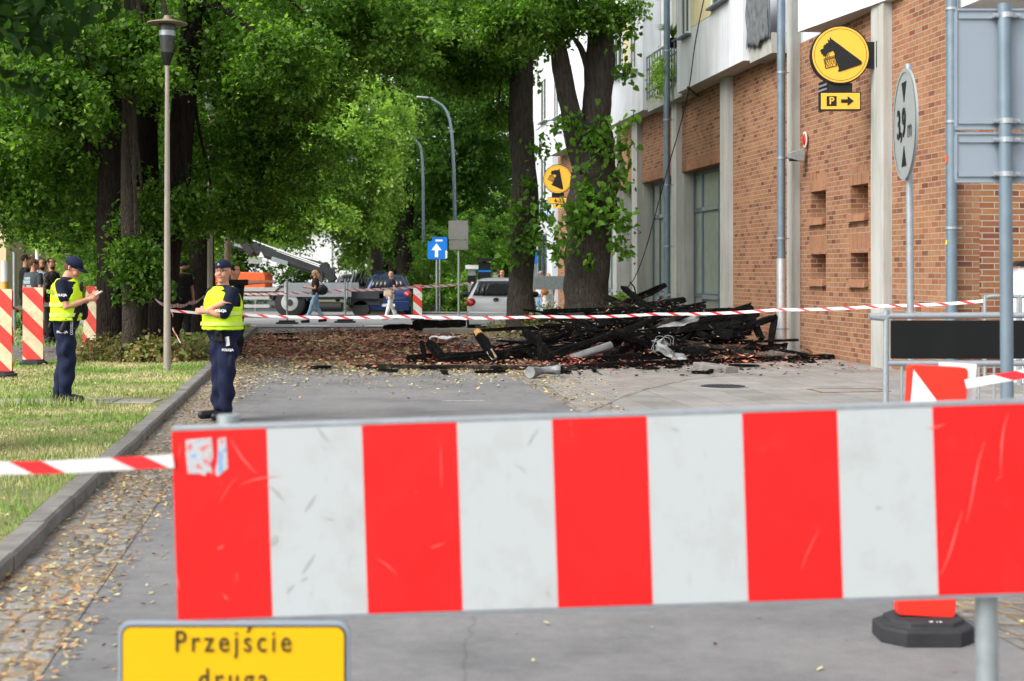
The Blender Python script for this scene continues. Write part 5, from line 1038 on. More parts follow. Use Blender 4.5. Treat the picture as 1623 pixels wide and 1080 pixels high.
chips('pink_insulation_bits', np.concatenate([scat(500, 4.3, 9.2, 24, 29.5, .02), np.array([list(P(px+rg.normal(0, 12), 0, Y)[:2])+[.02+rg.uniform(0, .05)] for px, Y in [(925, 24.3), (905, 24.6), (700, 25.5), (690, 26.5)] for _ in range(60)])]), .045, [(.62, .17, .10), (.70, .30, .22), (.5, .12, .08)], ar=.2, zj=.12)
# ---------------------------------------------------------------- burnt roof timbers
m_char, n, b = nodes('charred_wood', .8, .12); v = mapped(n, 'UV'); vo = n.nodes.new('ShaderNodeTexVoronoi'); vo.feature = 'DISTANCE_TO_EDGE'; vo.inputs['Scale'].default_value = 14
n.links.new(mapped(n, 'UV', (1, 1.6, 1)), vo.inputs['Vector']); a1 = noise_n(n, mapped(n, 'Object'), 5, 6, .7)
r1 = ramp(n, [(.3, (.003, .003, .003)), (.60, (.007, .007, .007)), (.70, (.045, .042, .04)), (.82, (.17, .15, .13))]); n.links.new(a1.outputs['Fac'], r1.inputs[0]); n.links.new(r1.outputs[0], b.inputs['Base Color'])  # paler stops: grey-brown streaks, and thin glints painted into the char colour
bump_n(n, b, mathn(n, 'MINIMUM', mathn(n, 'MULTIPLY', vo.outputs['Distance'], 4.0), .5), 1, .08)
m_char2, n, b = nodes('half_burnt_wood', .85, .2); v = mapped(n, 'Object', (2, 2, 2)); a1 = noise_n(n, v, 1.8, 6, .7)
r1 = ramp(n, [(.40, (.006, .006, .005)), (.56, (.02, .017, .014)), (.66, (.12, .085, .055)), (.78, (.32, .24, .15))]); n.links.new(a1.outputs['Fac'], r1.inputs[0]); n.links.new(r1.outputs[0], b.inputs['Base Color'])
m_cut = plain('light_cut_wood', (.48, .27, .10), .8, .2, 10)
m_cutg = plain('pale_scorched_wood', (.30, .24, .16), .85, .4, 6)
def beam(label, p0, p1, w_=.14, h=.16, mat=None, grp='charred roof timbers of the heap', taper=1.0, parent=None, name='charred_beam', jag=.8, seg=.13, bend=0):
    p0, p1 = Vector(p0), Vector(p1); L = (p1-p0).length; k = max(4, min(26, int(L/seg))); d = (p1-p0)/L
    up = Vector((0, 0, 1)) if abs(d.z) < .95 else Vector((1, 0, 0)); s = d.cross(up).normalized(); u = s.cross(d); o0 = p0.lerp(p1, .5); b_ = MB(); acc = []
    ph = rnd.random()*50; rgs = []
    for i in range(k+1):
        q = p0.lerp(p1, i/k)-o0; tp = 1+(taper-1)*i/k
        if i in (0, k): tp *= rnd.uniform(.6, .95)
        q += s*bend*math.sin(math.pi*i/k)
        ring = []
        for a, c in ((-1, -1), (0, -1.02), (1, -1), (1.02, 0), (1, 1), (0, 1.02), (-1, 1), (-1.02, 0)):
            e = 1+jag*(.40*noise.noise(Vector((i*.42+ph, a*1.3, c*1.3)))+.30*noise.noise(Vector((i*1.3+ph, a*2.3, c*2.3))))
            ring.append(q+s*a*w_/2*tp*e+u*c*h/2*tp*e+d*(noise.noise(Vector((a*3, c*3, i+ph)))*.12*jag if i in (0, k) else 0))
        rgs.append(ring)
    o_ = len(b_.v)
    for r_ in rgs: b_.v += [tuple(x) for x in r_]
    for i in range(k):
        for j in range(8):
            j2 = (j+1) % 8; U = [(i*L/k, j*.08), (i*L/k, (j+1)*.08), ((i+1)*L/k, (j+1)*.08), ((i+1)*L/k, j*.08)]
            b_.face([o_+i*8+j, o_+i*8+j2, o_+(i+1)*8+j2, o_+(i+1)*8+j], U)
    b_.face([o_+j for j in range(8)][::-1]); b_.face([o_+k*8+j for j in range(8)])
    o = b_.build(name, mat or m_char, parent); o.location = o0
    if parent is None: tag(o, label, 'beam', grp)
    return o
def PB(a, c): return (P(*a), P(*c))
BM = [
 ('long charred beam lying along the front edge of the heap, right half', (905, 590, 23.7), (1322, 568, 26.6), .13, .13, m_char),
 ('long scorched plank on the ground at the front left of the heap', (566, 585, 24.0), (912, 588, 23.6), .16, .10, m_char2),
 ('charred beam lying just behind the front left plank', (646, 569, 25.6), (902, 556, 26.2), .14, .17, m_char),
 ('long thin charred batten running level over the left half of the heap', (757, 524, 26.6), (1012, 510, 28.5), .07, .075, m_char),
 ('leaning charred beam with pale cut end at the left of the heap', (757, 527, 26.0), (786, 577, 25.4), .15, .15, m_char),
 ('short upright charred stub at the far left of the heap', (668, 541, 25.7), (675, 583, 25.5), .08, .09, m_char),
 ('broad pointed charred slab leaning beside the left stub', (681, 545, 25.5), (706, 581, 25.3), .16, .18, m_char),
 ('charred beam leaning from upper left to lower right beside the upright post', (830, 524, 26.4), (877, 566, 25.6), .13, .14, m_char),
 ('upright charred post in the middle left of the heap', (855, 529, 25.3), (856, 582, 25.0), .10, .11, m_char),
 ('charred beam rising from the left stub region to the centre', (780, 565, 25.8), (902, 530, 27.4), .12, .12, m_char),
 ('thick charred rafter sloping up toward the second tree', (800, 570, 25.6), (990, 526, 28.4), .16, .18, m_char),
 ('charred rafter below the sloping ones, left of centre', (700, 578, 25.0), (935, 548, 27.0), .15, .16, m_char),
 ('crackled charred beam sticking out highest of the heap', (985, 484, 31.5), (1055, 452, 31.8), .17, .17, m_char),
 ('charred beam jutting right just below the highest beam', (1000, 490, 31.0), (1083, 476, 30.6), .17, .18, m_char),
 ('charred beam behind the tape right of centre', (1040, 492, 30.6), (1118, 487, 30.2), .18, .18, m_char),
 ('long charred batten descending from the centre to the right front', (990, 527, 27.6), (1197, 562, 26.6), .10, .12, m_char2),
 ('thick charred rafter rising to the right toward the downpipe', (1072, 530, 28.2), (1200, 498, 28.4), .14, .17, m_char),
 ('charred beam ending beside the downpipe', (1118, 538, 27.6), (1231, 503, 27.8), .13, .14, m_char),
 ('short charred strut propped under the right rafter ends', (1190, 499, 28.0), (1207, 538, 27.6), .13, .12, m_char),
 ('charred strut leaning on the brick wall at the right end of the heap', (1229, 501, 27.9), (1221, 545, 27.5), .13, .13, m_char),
 ('charred rafter crossing the middle of the heap upward', (960, 568, 25.6), (1085, 505, 28.6), .16, .19, m_char),
 ('charred beam low in front of the middle of the heap', (880, 574, 24.8), (1120, 560, 26.0), .14, .15, m_char),
 ('charred beam lying low toward the wall on the right', (1090, 566, 26.2), (1245, 548, 27.6), .13, .13, m_char),
 ('half burnt grey plank on top of the right middle', (1052, 545, 27.0), (1175, 552, 26.8), .16, .06, m_char2),
 ('charred beam running back behind the second tree', (995, 500, 30.0), (1190, 492, 30.2), .15, .16, m_char),
 ('charred rafter end rising behind the tape at the right', (1130, 505, 29.4), (1192, 487, 29.4), .16, .2, m_char),
 ('flat charred board on the ground by the front right end', (1250, 575, 25.6), (1290, 577, 25.4), .16, .07, m_char),
 ('low black beam lying alone on the far road, left of the silver car', (609, 522, 39.5), (655, 521.5, 39.6), .22, .22, m_char),
]
for L_ in BM:
    lb, a, c, w_, h, mt = L_; w_ *= .85; h *= .8; p, q = PB(a, c); p.z = max(p.z, h*.45); q.z = max(q.z, h*.45); o = beam(lb, p, q, w_, h, mt)
    if 'pale cut end' in lb:
        e = MB(); d = (p-q).normalized(); m0 = (p+q)/2; e.tube([p-m0-d*.10, p-m0+d*.03], [.082, .07], 8); e.build('cut_end', m_cut, o); e = MB(); e.tube([q-m0+d*.25, q-m0+d*.02], [.084, .075], 4); e.build('cut_end', m_cutg, o)
# trestle-like beam in front of the silver car
t = thing('charred_trestle', 'charred beam raised on stub legs in front of the silver car', 'beam', (P(700, 0, 38).x, 38, 0), 0, 'charred roof timbers of the heap'); o0 = t.location
beam('', P(655, 514, 38)-o0, P(738, 513, 37.6)-o0, .2, .2, parent=t, name='beam'); beam('', P(659, 508, 38)-o0, Vector((P(664, 0, 38).x, 38, .05))-o0, .17, .17, parent=t, name='stub'); beam('', P(655, 520, 37.8)-o0, P(700, 524, 37.6)-o0, .1, .1, parent=t, name='stub')
t = tag(MB().box((-.75, -.2, 0), (.75, .2, .16)).build('concrete_block', m_conc, None, bevel=.03), 'pale concrete kerb block lying under the raised charred beam', 'block'); t.location = (P(716, 0, 37).x, 37, 0)
# random mass of the heap
heap_c = [(6.1, 27.2), (5.2, 28.5), (4.2, 27.2), (3.2, 26.2), (7.2, 28.3), (5.5, 30.5)]
def hh(t, Y):
    return max(0, 0.88*math.exp(-((t-6.9)/2.3)**2-((Y-29.3)/2.0)**2)+.42*math.exp(-((t-4.4)/2.2)**2-((Y-26.8)/1.4)**2))
for i in range(100):
    if i < 100: t_ = rnd.gauss(6.5, 1.3); Y = rnd.gauss(28.5, 1.4)
    else: t_ = rnd.gauss(4.3, 1.5); Y = rnd.gauss(26.6, .9)
    t_ = min(t_, 8.9); Y = max(24.9+max(0, 6-t_)*.8, Y)
    if t_ < 4.6: continue
    z = rnd.uniform(.1, 1.1)*hh(t_, Y)+.12; L = rnd.uniform(.7, 2.6); a = rnd.gauss(.05, .85)+(math.pi if rnd.random() < .5 else 0); sl_ = rnd.gauss(0, .22)*min(1, L*0+1)
    c = T(t_, Y, z); d = Vector((math.cos(a), math.sin(a)*.7, sl_)).normalized()*L/2; p, q = c-d, c+d
    for e in (p, q):
        e.z = max(e.z, .07); lim = 9.25-M*e.y
        if e.x > lim: e.x = lim
    if (q-p).length < .4: continue
    zone = 'in the thick of the heap behind the tape' if i < 100 else 'in the low left part of the heap'
    w_ = rnd.choice((.05, .06, .09, .12, .14)); beam('charred broken roof timber lying '+zone, p, q, w_, w_*rnd.uniform(.8, 1.3), m_char if rnd.random() < .85 else m_char2, 'broken charred timbers '+zone, taper=rnd.uniform(.6, 1), jag=.9)
for i in range(46):
    a = rnd.gauss(3.6, 2.6); Y = rnd.uniform(22.6, 25.2) if i % 2 else rnd.uniform(29, 37); 
    if a > 9 or a < -1: continue
    c = T(a, Y, .04); an = rnd.gauss(0, .8); d = Vector((math.cos(an), math.sin(an), 0))*rnd.uniform(.1, .3)
    if i % 2: beam('small charred wood fragment lying on the ground in front of the heap', c-d, c+d, .06, .05, m_char, 'loose charred fragments in front of the heap', jag=1, name='charred_fragment', seg=.1)
    else: beam('small charred wood fragment lying on the rubble behind the heap', c-d, c+d, .08, .06, m_char, 'loose charred fragments behind the heap', jag=1, name='charred_fragment', seg=.1)
# crumpled sheet metal
m_sheet = plain('scorched_zinc', (.22, .23, .23), .55, .5, 3, .3, .3); 
def crumple(name, label, c, sx, sy, rot, mat, amp=.12, cat='metal sheet', nx_=12, ny=8, roll=0):
    b_ = MB(); ph = rnd.random()*30; g_ = []
    for i in range(nx_+1):
        for j in range(ny+1):
            u, v_ = i/nx_-.5, j/ny-.5; z = amp*noise.noise(Vector((u*3.2+ph, v_*3.2, ph)))*1.8+amp*.5*noise.noise(Vector((u*8, v_*8+ph, 1)))+roll*(u*u*4)
            b_.v.append((u*sx*(1+.2*v_), v_*sy, z))
    for i in range(nx_):
        for j in range(ny): a = i*(ny+1)+j; b_.face([a, a+ny+1, a+ny+2, a+1])
    o = b_.build(name, mat, None, 25); o.location = c; o.rotation_euler = rot; s_ = o.modifiers.new('s', 'SOLIDIFY'); s_.thickness = .008; return tag(o, label, cat, 'crumpled sheet metal in the heap')
crumple('sheet_metal', 'long bent pale metal strip slanting upward in the middle of the heap', P(1068, 516, 27.3), 1.05, .17, (R(50), R(-17), R(8)), m_sheet, .04)
crumple('sheet_metal', 'pale folded metal flap near the ground in the right middle of the heap', P(1065, 562, 25.4), .62, .22, (R(35), R(28), R(-10)), m_sheet, .06)
crumple('sheet_metal', 'grey metal scrap below the batten in the middle of the heap', P(1048, 552, 25.8), .35, .3, (R(70), 0, R(20)), m_sheet, .12)
crumple('sheet_metal', 'pale sheet lying flat against the window foot behind the heap', P(1150, 519, 30.5), .9, .3, (R(30), R(5), 0), m_sheet, .04)
crumple('sheet_metal', 'small bright metal scrap left of the middle of the heap', P(968, 533, 27.0), .3, .16, (R(40), R(10), 0), m_sheet, .06)
crumple('plastic_sheet', 'thin white crumpled sheet lying on the red rubble left of the heap', G(705, 538, .06)+Vector((0, 0, .03)), .7, .45, (0, 0, 0), m_signw, .05, 'sheet')
# pipes in the heap
def pipe(label, pts, r, mat, name='metal_pipe', cat='pipe', ell=1):
    o0 = Vector(pts[0]); b_ = MB(); b_.tube([Vector(p)-o0 for p in pts], r, 14, True, ell, jit=.12); o = b_.build(name, mat, None, 35); o.location = o0; return tag(o, label, cat)
pipe('grey round gutter pipe lying in the left middle of the heap', curve([P(905, 569, 25.0), P(930, 560, 25.1), P(968, 548, 25.4)], 4), .07, m_sheet)
el = [G(840, 601)+Vector((0, 0, .10)), G(852, 599)+Vector((0, 0, .10)), G(868, 598)+Vector((0, 0, .11)), G(882, 598)+Vector((0, 0, .12)), G(888, 598)+Vector((0, 0, .12))]
pipe('short flared galvanised pipe elbow on the road in front of the heap', curve(el, 4), [.088, .088, .084, .078, .07, .060, .056, .055, .056, .058, .062, .068, .075, .080, .083, .085, .085], m_sheet, 'pipe_elbow')
b_ = MB(); c0 = P(1042, 548, 25.2)
for k in range(5): 
    r = rnd.uniform(.07, .14); ph = rnd.random()*6; b_.tube([Vector((math.cos(a)*r*(1+.3*math.sin(a*3+ph))+.05*k, .05*k+.05*math.sin(a*2+ph), math.sin(a)*r*1.3)) for a in np.linspace(0, 4.5+.3*k, 16)], .0035, 5, False)
o = b_.build('wire_coil', m_galv, None, True); o.location = c0; tag(o, 'tangle of thin pale wire in the middle of the heap', 'wire')
b_ = MB(); c0 = P(998, 447, 31.5); b_.tube(curve([Vector((0, 0, 0)), Vector((.10, 0, -.12)), Vector((.14, 0, -.3))], 4), .018, 6); o = b_.build('bent_strip', m_black, None, True); o.location = c0; tag(o, 'thin black bent strip dangling above the highest charred beam', 'strip')
# ---------------------------------------------------------------- cars (local: rear faces -y, length along +y)
m_silver, n, b = nodes('silver_paint', .32, .5); b.inputs['Base Color'].default_value = (.50, .52, .54, 1); b.inputs['Metallic'].default_value = .35; b.inputs['Coat Weight'].default_value = .3
def paint(name, c):
    m, n, b = nodes(name, .3, .5); b.inputs['Base Color'].default_value = (*c, 1); b.inputs['Coat Weight'].default_value = .5; b.inputs['Metallic'].default_value = .2; return m
m_bluecar = paint('blue_paint', (.008, .03, .12)); m_blackcar = paint('black_paint', (.015, .017, .02)); m_redcar = paint('dark_red_paint', (.30, .02, .02))
m_tail = plain('tail_lamp_red', (.45, .01, .015), .2, .1, 10, spec=.6); m_gldark = glass_mat('car_glass', (.012, .016, .018), .25); m_lens = plain('tail_lens_pale', (.62, .22, .22), .2, .1)
m_void = plain('dark_interior', (.02, .022, .024), .9, .3, 4)
m_platew = plain('number_plate', (.75, .75, .75), .4, .02)
def car(label, loc, rz, paint_m, Wd=1.66, Hh=1.48, L=3.7, text_s=None, broken=False, grp='parked cars beyond the trees'):
    t = thing('parked_car', label, 'car', loc, rz, grp); w = Wd/2
    st = [(.0, .90, .30, .62, .90), (.06, .97, .22, .88, .95), (.14, 1.0, .20, 1.00, .92), (.30, 1.0, .20, Hh-.14, .70), (.48, 1.0, .20, Hh-.035, .66), (.8, 1.0, .19, Hh, .67), (1.4, 1.0, .18, Hh, .68), (1.9, 1.0, .18, Hh-.05, .68), (L*.66, 1.0, .18, 1.02, .86), (L*.74, .99, .18, .95, .86), (L-.25, .95, .2, .80, .84), (L-.05, .85, .25, .68, .80), (L, .75, .32, .55, .72)]
    def sec(s):
        y, kw, z0, z1, kt = s; bl_ = min(.90, z1-.02); W = w*kw; wt = w*kt*kw
        half = [(0, z0), (W*.9, z0), (W*.97, z0+.1), (W, (z0+bl_)/2), (W*.975, bl_), (wt+ (W-wt)*.10, z1-.07 if z1-.07 > bl_ else bl_+.005), (wt*.9, z1-.015 if z1 > bl_+.03 else z1), (0, z1+.008)]
        return [(x, y, z) for x, z in half]+[(-x, y, z) for x, z in half[-2:0:-1]]
    b_ = MB(); b_.rings([sec(s) for s in st]); body = b_.build('body', paint_m, t, 35); sb = body.modifiers.new('s', 'SUBSURF'); sb.levels = 1; sb.render_levels = 2
    # rear window on the slanted hatch
    yb, zb, yt, zt = .118, .985, .40, Hh-.10; k = 8
    def arc(yc, zc, hw, off):
        return [Vector((hw*math.sin(a), yc-off+.10*(1-math.cos(a)), zc)) for a in np.linspace(-1.35, 1.35, k+1)]
    lo = [Vector((x, yb-.060+.09*(x/(w*.8))**2*.6, zb)) for x in np.linspace(-w*.78, w*.78, k+1)]; hi = [Vector((x, yt-.085+.06*(x/(w*.6))**2, zt)) for x in np.linspace(-w*.60, w*.60, k+1)]
    g = MB()
    for i in range(k): g.poly([lo[i], lo[i+1], hi[i+1], hi[i]])
    go = g.build('rear_window', m_gldark, t, True); sd = go.modifiers.new('s', 'SOLIDIFY'); sd.thickness = .02
    if broken:
        g = MB(); c = [(-.30, .08), (-.2, .30), (-.05, .36), (.15, .33), (.36, .36), (.44, .2), (.40, .05), (.2, .09), (.0, .03), (-.15, .07)]
        d = (hi[4]-lo[4]); g.poly([Vector((x, 0, 0))+lo[4]+d*(z/.43)+Vector((0, -.014, 0)) for x, z in c]); g.build('broken_glass_hole', m_void, t)
        g = MB(); g.box((-.30, .35, .92), (-.02, .47, 1.18)); g.box((.08, .35, .92), (.36, .47, 1.18)); g.build('seat', m_void, t, bevel=.05)
    for s in (-1, 1):
        g = MB(); g.poly([Vector((s*x*w, y, z)) for x, y, z in ((.985, .62, .955), (.985, 1.95, .935), (.80, 1.68, Hh-.13), (.775, .78, Hh-.10))][::s]); so_ = g.build('side_window', m_gldark, t); sd = so_.modifiers.new('s', 'SOLIDIFY'); sd.thickness = .05; sd.offset = 0
        tl = MB(); tl.ball((s*w*.84, .085, .77), (.15, .10, .125), 14); o = tl.build('tail_light', m_tail, t, True)
        tl = MB(); tl.ball((s*w*.84, .0, .77), (.055, .04, .04), 10); tl.build('lens', m_lens, o, True)
        mr = MB(); mr.cap([(s*(w-.02), 2.0, .98), (s*(w+.20), 2.0, .97)], [.06, .095], 8); mr.build('mirror', m_black, t, True)
        for yw in (.62, L-.72):
            wh = MB(); wh.tube([(s*(w-.20), yw, .30), (s*(w-.16), yw, .30), (s*(w+.0), yw, .30), (s*(w+.012), yw, .30)], [.27, .30, .30, .27], 28); wo = wh.build('wheel', m_tyre, t, True)
            rm2 = MB(); rm2.tube([(s*(w+.01), yw, .30), (s*(w+.022), yw, .30)], [.20, .17], 20); rm2.build('rim', m_galv, wo, True)
    bp = MB(); bp.box((-w*.90, -.06, .16), (w*.90, .10, .52)); bp.build('bumper', paint_m, t, bevel=.03)
    pl = MB(); pl.box((-.26, -.085, .31), (.26, -.058, .42)); po = pl.build('number_plate', m_platew, t); 
    fl = MB(); fl.box((-.26, -.089, .31), (-.22, -.084, .42)); fl.build('blue_strip', m_blue, po)
    if text_s: text(text_s, .11, m_black, po, (-.04, -.089, .362), (R(90), 0, 0), 'lettering', .001, bold=.002)
    em = MB(); em.ball((0, .03, .86), (.07, .02, .05), 14); e_ = em.build('emblem', m_black if broken else m_galv, t, True)
    if broken:
        em = MB(); em.tube([Vector((.075*math.cos(a), .02, .86+.055*math.sin(a))) for a in np.linspace(0, 6.283, 20)], .009, 6, False); em.tube([(0, .01, .83), (0, .01, .89)], .008, 6); em.build('emblem_ring', m_galv, e_, True)
    wp = MB(); wp.box((-.02, yb-.05, zb+.02), (.30, yb-.03, zb+.035)); wp.build('wiper', m_black, t)
    return t
car('silver hatchback with broken rear window parked behind the first right tree', (P(786, 0, 39.5).x, 39.5, 0), R(-3), m_silver, 1.66, 1.47, 3.6, 'ZSW', True)
car('blue hatchback seen from behind on the cross street beyond the truck', (P(615, 0, 53.5).x, 53.5, .004), R(6), m_bluecar, 1.74, 1.53, 4.0, ' ')
car('black car parked ahead of the blue hatchback with only its roof showing', (P(590, 0, 62).x, 62, .004), R(8), m_blackcar, 1.85, 1.75, 4.4)
car('dark red car squeezed between the truck and the blue hatchback', (P(583, 0, 66).x, 66, .004), R(8), m_redcar, 1.75, 1.4, 4.2)
car('dark car far down the side street left of the blue hatchback', (P(560, 0, 76).x, 76, .004), R(8), m_blackcar, 1.8, 1.5, 4.3)

# ---------------------------------------------------------------- lift truck (side on), local x along image right
TY = 50.3
t = thing('lift_truck', 'flatbed truck with grey side boards and folded black lift boom on the cross street', 'truck', (P(470, 0, TY).x, TY, 0))
o0 = t.location.copy()
def Q(px, py, dy=0): v_ = P(px, py, TY)-o0; v_.y = dy; return v_
def qbox(b_, px0, py0, px1, py1, y0_, y1_): a = Q(px0, py1); c = Q(px1, py0); b_.box((a.x, y0_, a.z), (c.x, y1_, c.z))
m_tgrey = plain('truck_board_grey', (.24, .26, .28), .6, .08, 5); m_orange = plain('orange_paint', (.75, .13, .035), .5, .06, 4); m_tdark = plain('truck_dark_metal', (.035, .037, .04), .6, .2, 5); m_tlight = plain('truck_light_metal', (.42, .42, .40), .6, .12, 5)
b_ = MB(); qbox(b_, 375, 462, 600, 474, .2, 2.2); qbox(b_, 555, 466, 600, 484, .3, 2.0); b_.build('chassis', m_tdark, t)
b_ = MB(); qbox(b_, 310, 456, 452, 462, .0, 2.4); qbox(b_, 310, 470, 427, 475, .0, .1); qbox(b_, 310, 483, 427, 488, .0, .1); b_.build('side_rails', m_tlight, t)
b_ = MB(); qbox(b_, 450, 449, 557, 471, -.04, .02); b_.build('side_board', m_tgrey, t, bevel=.01); b_ = MB(); qbox(b_, 450, 449, 557, 471, 2.38, 2.44); b_.build('side_board', m_tgrey, t)
b_ = MB(); qbox(b_, 450, 471.2, 556, 474, 0, 2.4); b_.build('bed', m_tdark, t)
for px in (451, 548): b_ = MB(); qbox(b_, px, 447, px+2.5, 474, -.07, -.045); b_.build('stake', m_tlight, t)
for px, py, r in ((459, 480, .54),):
    for s_, y_ in ((0, .0), (1, 1.9)):
        b_ = MB(); c = Q(px, py); b_.tube([(c.x, y_, .54), (c.x, y_+.04, .54), (c.x, y_+.5, .54)], [.47, .54, .54], 30); wo = b_.build('wheel', m_tyre, t, True)
        if s_ == 0: b_ = MB(); b_.tube([(c.x, -.005, .54), (c.x, -.02, .54)], [.30, .27], 24); b_.build('rim', m_tlight, wo, True); b_ = MB(); b_.tube([(c.x, -.015, .54), (c.x, -.06, .54)], [.12, .10], 14); b_.build('hub', m_tdark, wo, True)
b_ = MB(); c = Q(459, 480); ar = [(c.x+.66*math.cos(a), .54+.66*math.sin(a)) for a in np.linspace(.1, 3.04, 14)]; ar2 = [(c.x+.60*math.cos(a), .54+.60*math.sin(a)) for a in np.linspace(3.04, .1, 14)]; b_.prism(ar+ar2, .6, Matrix.Translation((0, -.02, 0))); b_.build('mudguard', m_tdark, t, True)
b_ = MB(); b_.tube([Q(500, 487, .2), Q(541, 487, .2)], [.29, .29], 20, ell=.6); b_.build('fuel_tank', m_tyre, t, True)
for px in (570,): b_ = MB(); c = Q(px, 0); b_.tube([(c.x, .3, .30), (c.x, .7, .30)], .30, 20); b_.build('wheel', m_tyre, t, True)
# orange cabin box
b_ = MB(); a, c = Q(338, 461), Q(418, 431); b_.prism([(a.x, a.z), (c.x, a.z), (c.x, c.z-.14), (c.x-.1, c.z-.03), (a.x+.1, c.z), (a.x, c.z-.1)], 1.6, Matrix.Translation((0, .3, 0))); b_.build('orange_box', m_orange, t, bevel=.03)
# boom
def bm(p, q, w_, y0_, y1_, mat, nm, w2=None):
    p, q = Q(*p), Q(*q); d = (q-p); d.y = 0; d.normalize(); nn = Vector((-d.z, 0, d.x)); w2 = w2 or w_; b_ = MB(); pts = [p-nn*w_/2, q-nn*w2/2, q+nn*w2/2, p+nn*w_/2]; b_.prism([(v_.x, v_.z) for v_ in pts], y1_-y0_, Matrix.Translation((0, y0_, 0))); return b_.build(nm, mat, t, bevel=.015)
bm((362, 382), (520, 438), .42, .9, 1.5, m_tdark, 'boom', .30)
bm((378, 393), (500, 432), .10, .86, .895, m_tdark, 'boom_inner_section')
bm((364, 387), (386, 393), .12, .84, .855, m_galv, 'pale_cover'); bm((424, 410), (450, 418), .16, .84, .855, m_galv_d, 'pale_cover')
bm((385, 378), (512, 424), .045, 1.0, 1.1, m_signw, 'hydraulic_rod'); bm((430, 398), (515, 428), .05, .95, 1.0, m_signw, 'hydraulic_rod')
bm((430, 400), (515, 422), .14, 1.15, 1.3, m_tdark, 'hydraulic_cylinder'); bm((505, 418), (522, 446), .26, .85, 1.6, m_tdark, 'boom_head'); bm((372, 376), (392, 402), .26, .8, 1.6, m_tdark, 'boom_joint')
for px in (505, 515, 524): b_ = MB(); b_.tube([Q(px, 424, .9), Q(px+1, 448, .9)], .04, 6); b_.build('strut', m_tdark, t)
b_ = MB(); b_.tube([Q(356, 372, 1.2), Q(362, 360, 1.2), Q(372, 366, 1.2), Q(378, 378, 1.2)], .025, 6); b_.build('hoses', m_tdark, t, True)
b_ = MB(); a = Q(407, 404); b_.prism([(a.x-.1, a.z-.08), (a.x+.12, a.z-.08), (a.x+.0, a.z+.13)], .01, Matrix.Translation((0, .84, 0))); b_.build('warning_triangle', m_signw, t)
b_ = MB(); qbox(b_, 312, 418, 336, 470, .3, 2.2); b_.build('turret', m_tdark, t)

# ---------------------------------------------------------------- houses glimpsed in the background
t = thing('white_hall', 'bright white building glimpsed between leaves beyond the truck', 'building', (P(500, 0, 88).x, 88, 0))
b_ = MB(); b_.box((-6, 0, 0), (3.2, 9, 4.2)); b_.build('wall', plain('bright_white_wall', (.85, .86, .87), .8, .02), t); b_ = MB(); b_.box((-6.3, -.3, 4.2), (3.5, 9.3, 4.5)); b_.build('roof', m_galv, t)
b_ = MB()
for i in range(4): b_.box((-5+i*2, -.03, .0), (-4.92+i*2, .0, 4.1))
b_.build('cladding_joint', m_galv, t)
t = thing('cream_house', 'cream house corner at the far left edge with a dark window', 'building', (P(5, 0, 60).x, 60, 0))
b_ = MB(); b_.box((-6, 0, 0), (.12, 8, 8)); b_.build('wall', plain('cream_wall', (.62, .50, .30), .9, .05), t); b_ = MB(); b_.box((-.75, -.04, -.1), (-.25, .0, 2.3)); b_.build('window', m_glass, t); b_ = MB(); b_.box((-6, -.05, 0), (.13, -.01, .9)); b_.build('plinth', plain('brown_plinth', (.16, .08, .05), .9), t)
t = thing('pale_house', 'white and blue grey low house behind the bush on the left', 'building', (P(60, 0, 72).x, 72, 0))
b_ = MB(); b_.box((-1.6, 0, 0), (9, 8, 3.9)); b_.build('wall', m_white, t); b_ = MB(); b_.box((-1.5, -.04, .6), (8.6, .0, 2.2)); b_.build('window', plain('pale_blue_glass', (.28, .36, .40), .3), t); b_ = MB(); b_.box((-1.9, -.4, 3.9), (9.3, 8.2, 4.3)); b_.build('roof', m_galv_d, t)
t = thing('thin_post', 'thin grey post standing left of the walking group', 'post', (P(23, 0, 36).x, 36, 0)); b_ = MB(); b_.tube([(0, 0, 0), (0, 0, 2.1)], .045, 10); b_.build('post', m_galv_d, t, True); b_ = MB(); b_.tube([(0, 0, 2.1), (0, 0, 2.13)], .05, 10); b_.build('cap', m_galv, t, True)
t = thing('white_lamp_column', 'white curved post against the pale house on the left', 'post', (P(58, 0, 55).x, 55, 0)); b_ = MB(); b_.tube(curve([Vector((0, 0, 0)), Vector((0, 0, 2.6)), Vector((-.15, 0, 3.0)), Vector((-.7, 0, 3.3))], 5), .06, 8); b_.build('post', m_signw, t, True)
t = thing('white_topped_post', 'small white topped post at the left edge behind the cut beacon board', 'post', (P(8, 0, 27).x, 27, 0)); b_ = MB(); b_.tube([(0, 0, 0), (0, 0, 1.45)], .06, 10); b_.build('post', m_yel, t, True); b_ = MB(); b_.tube([(0, 0, 1.45), (0, 0, 1.85)], .075, 10); b_.build('cap', m_signw, t, True)
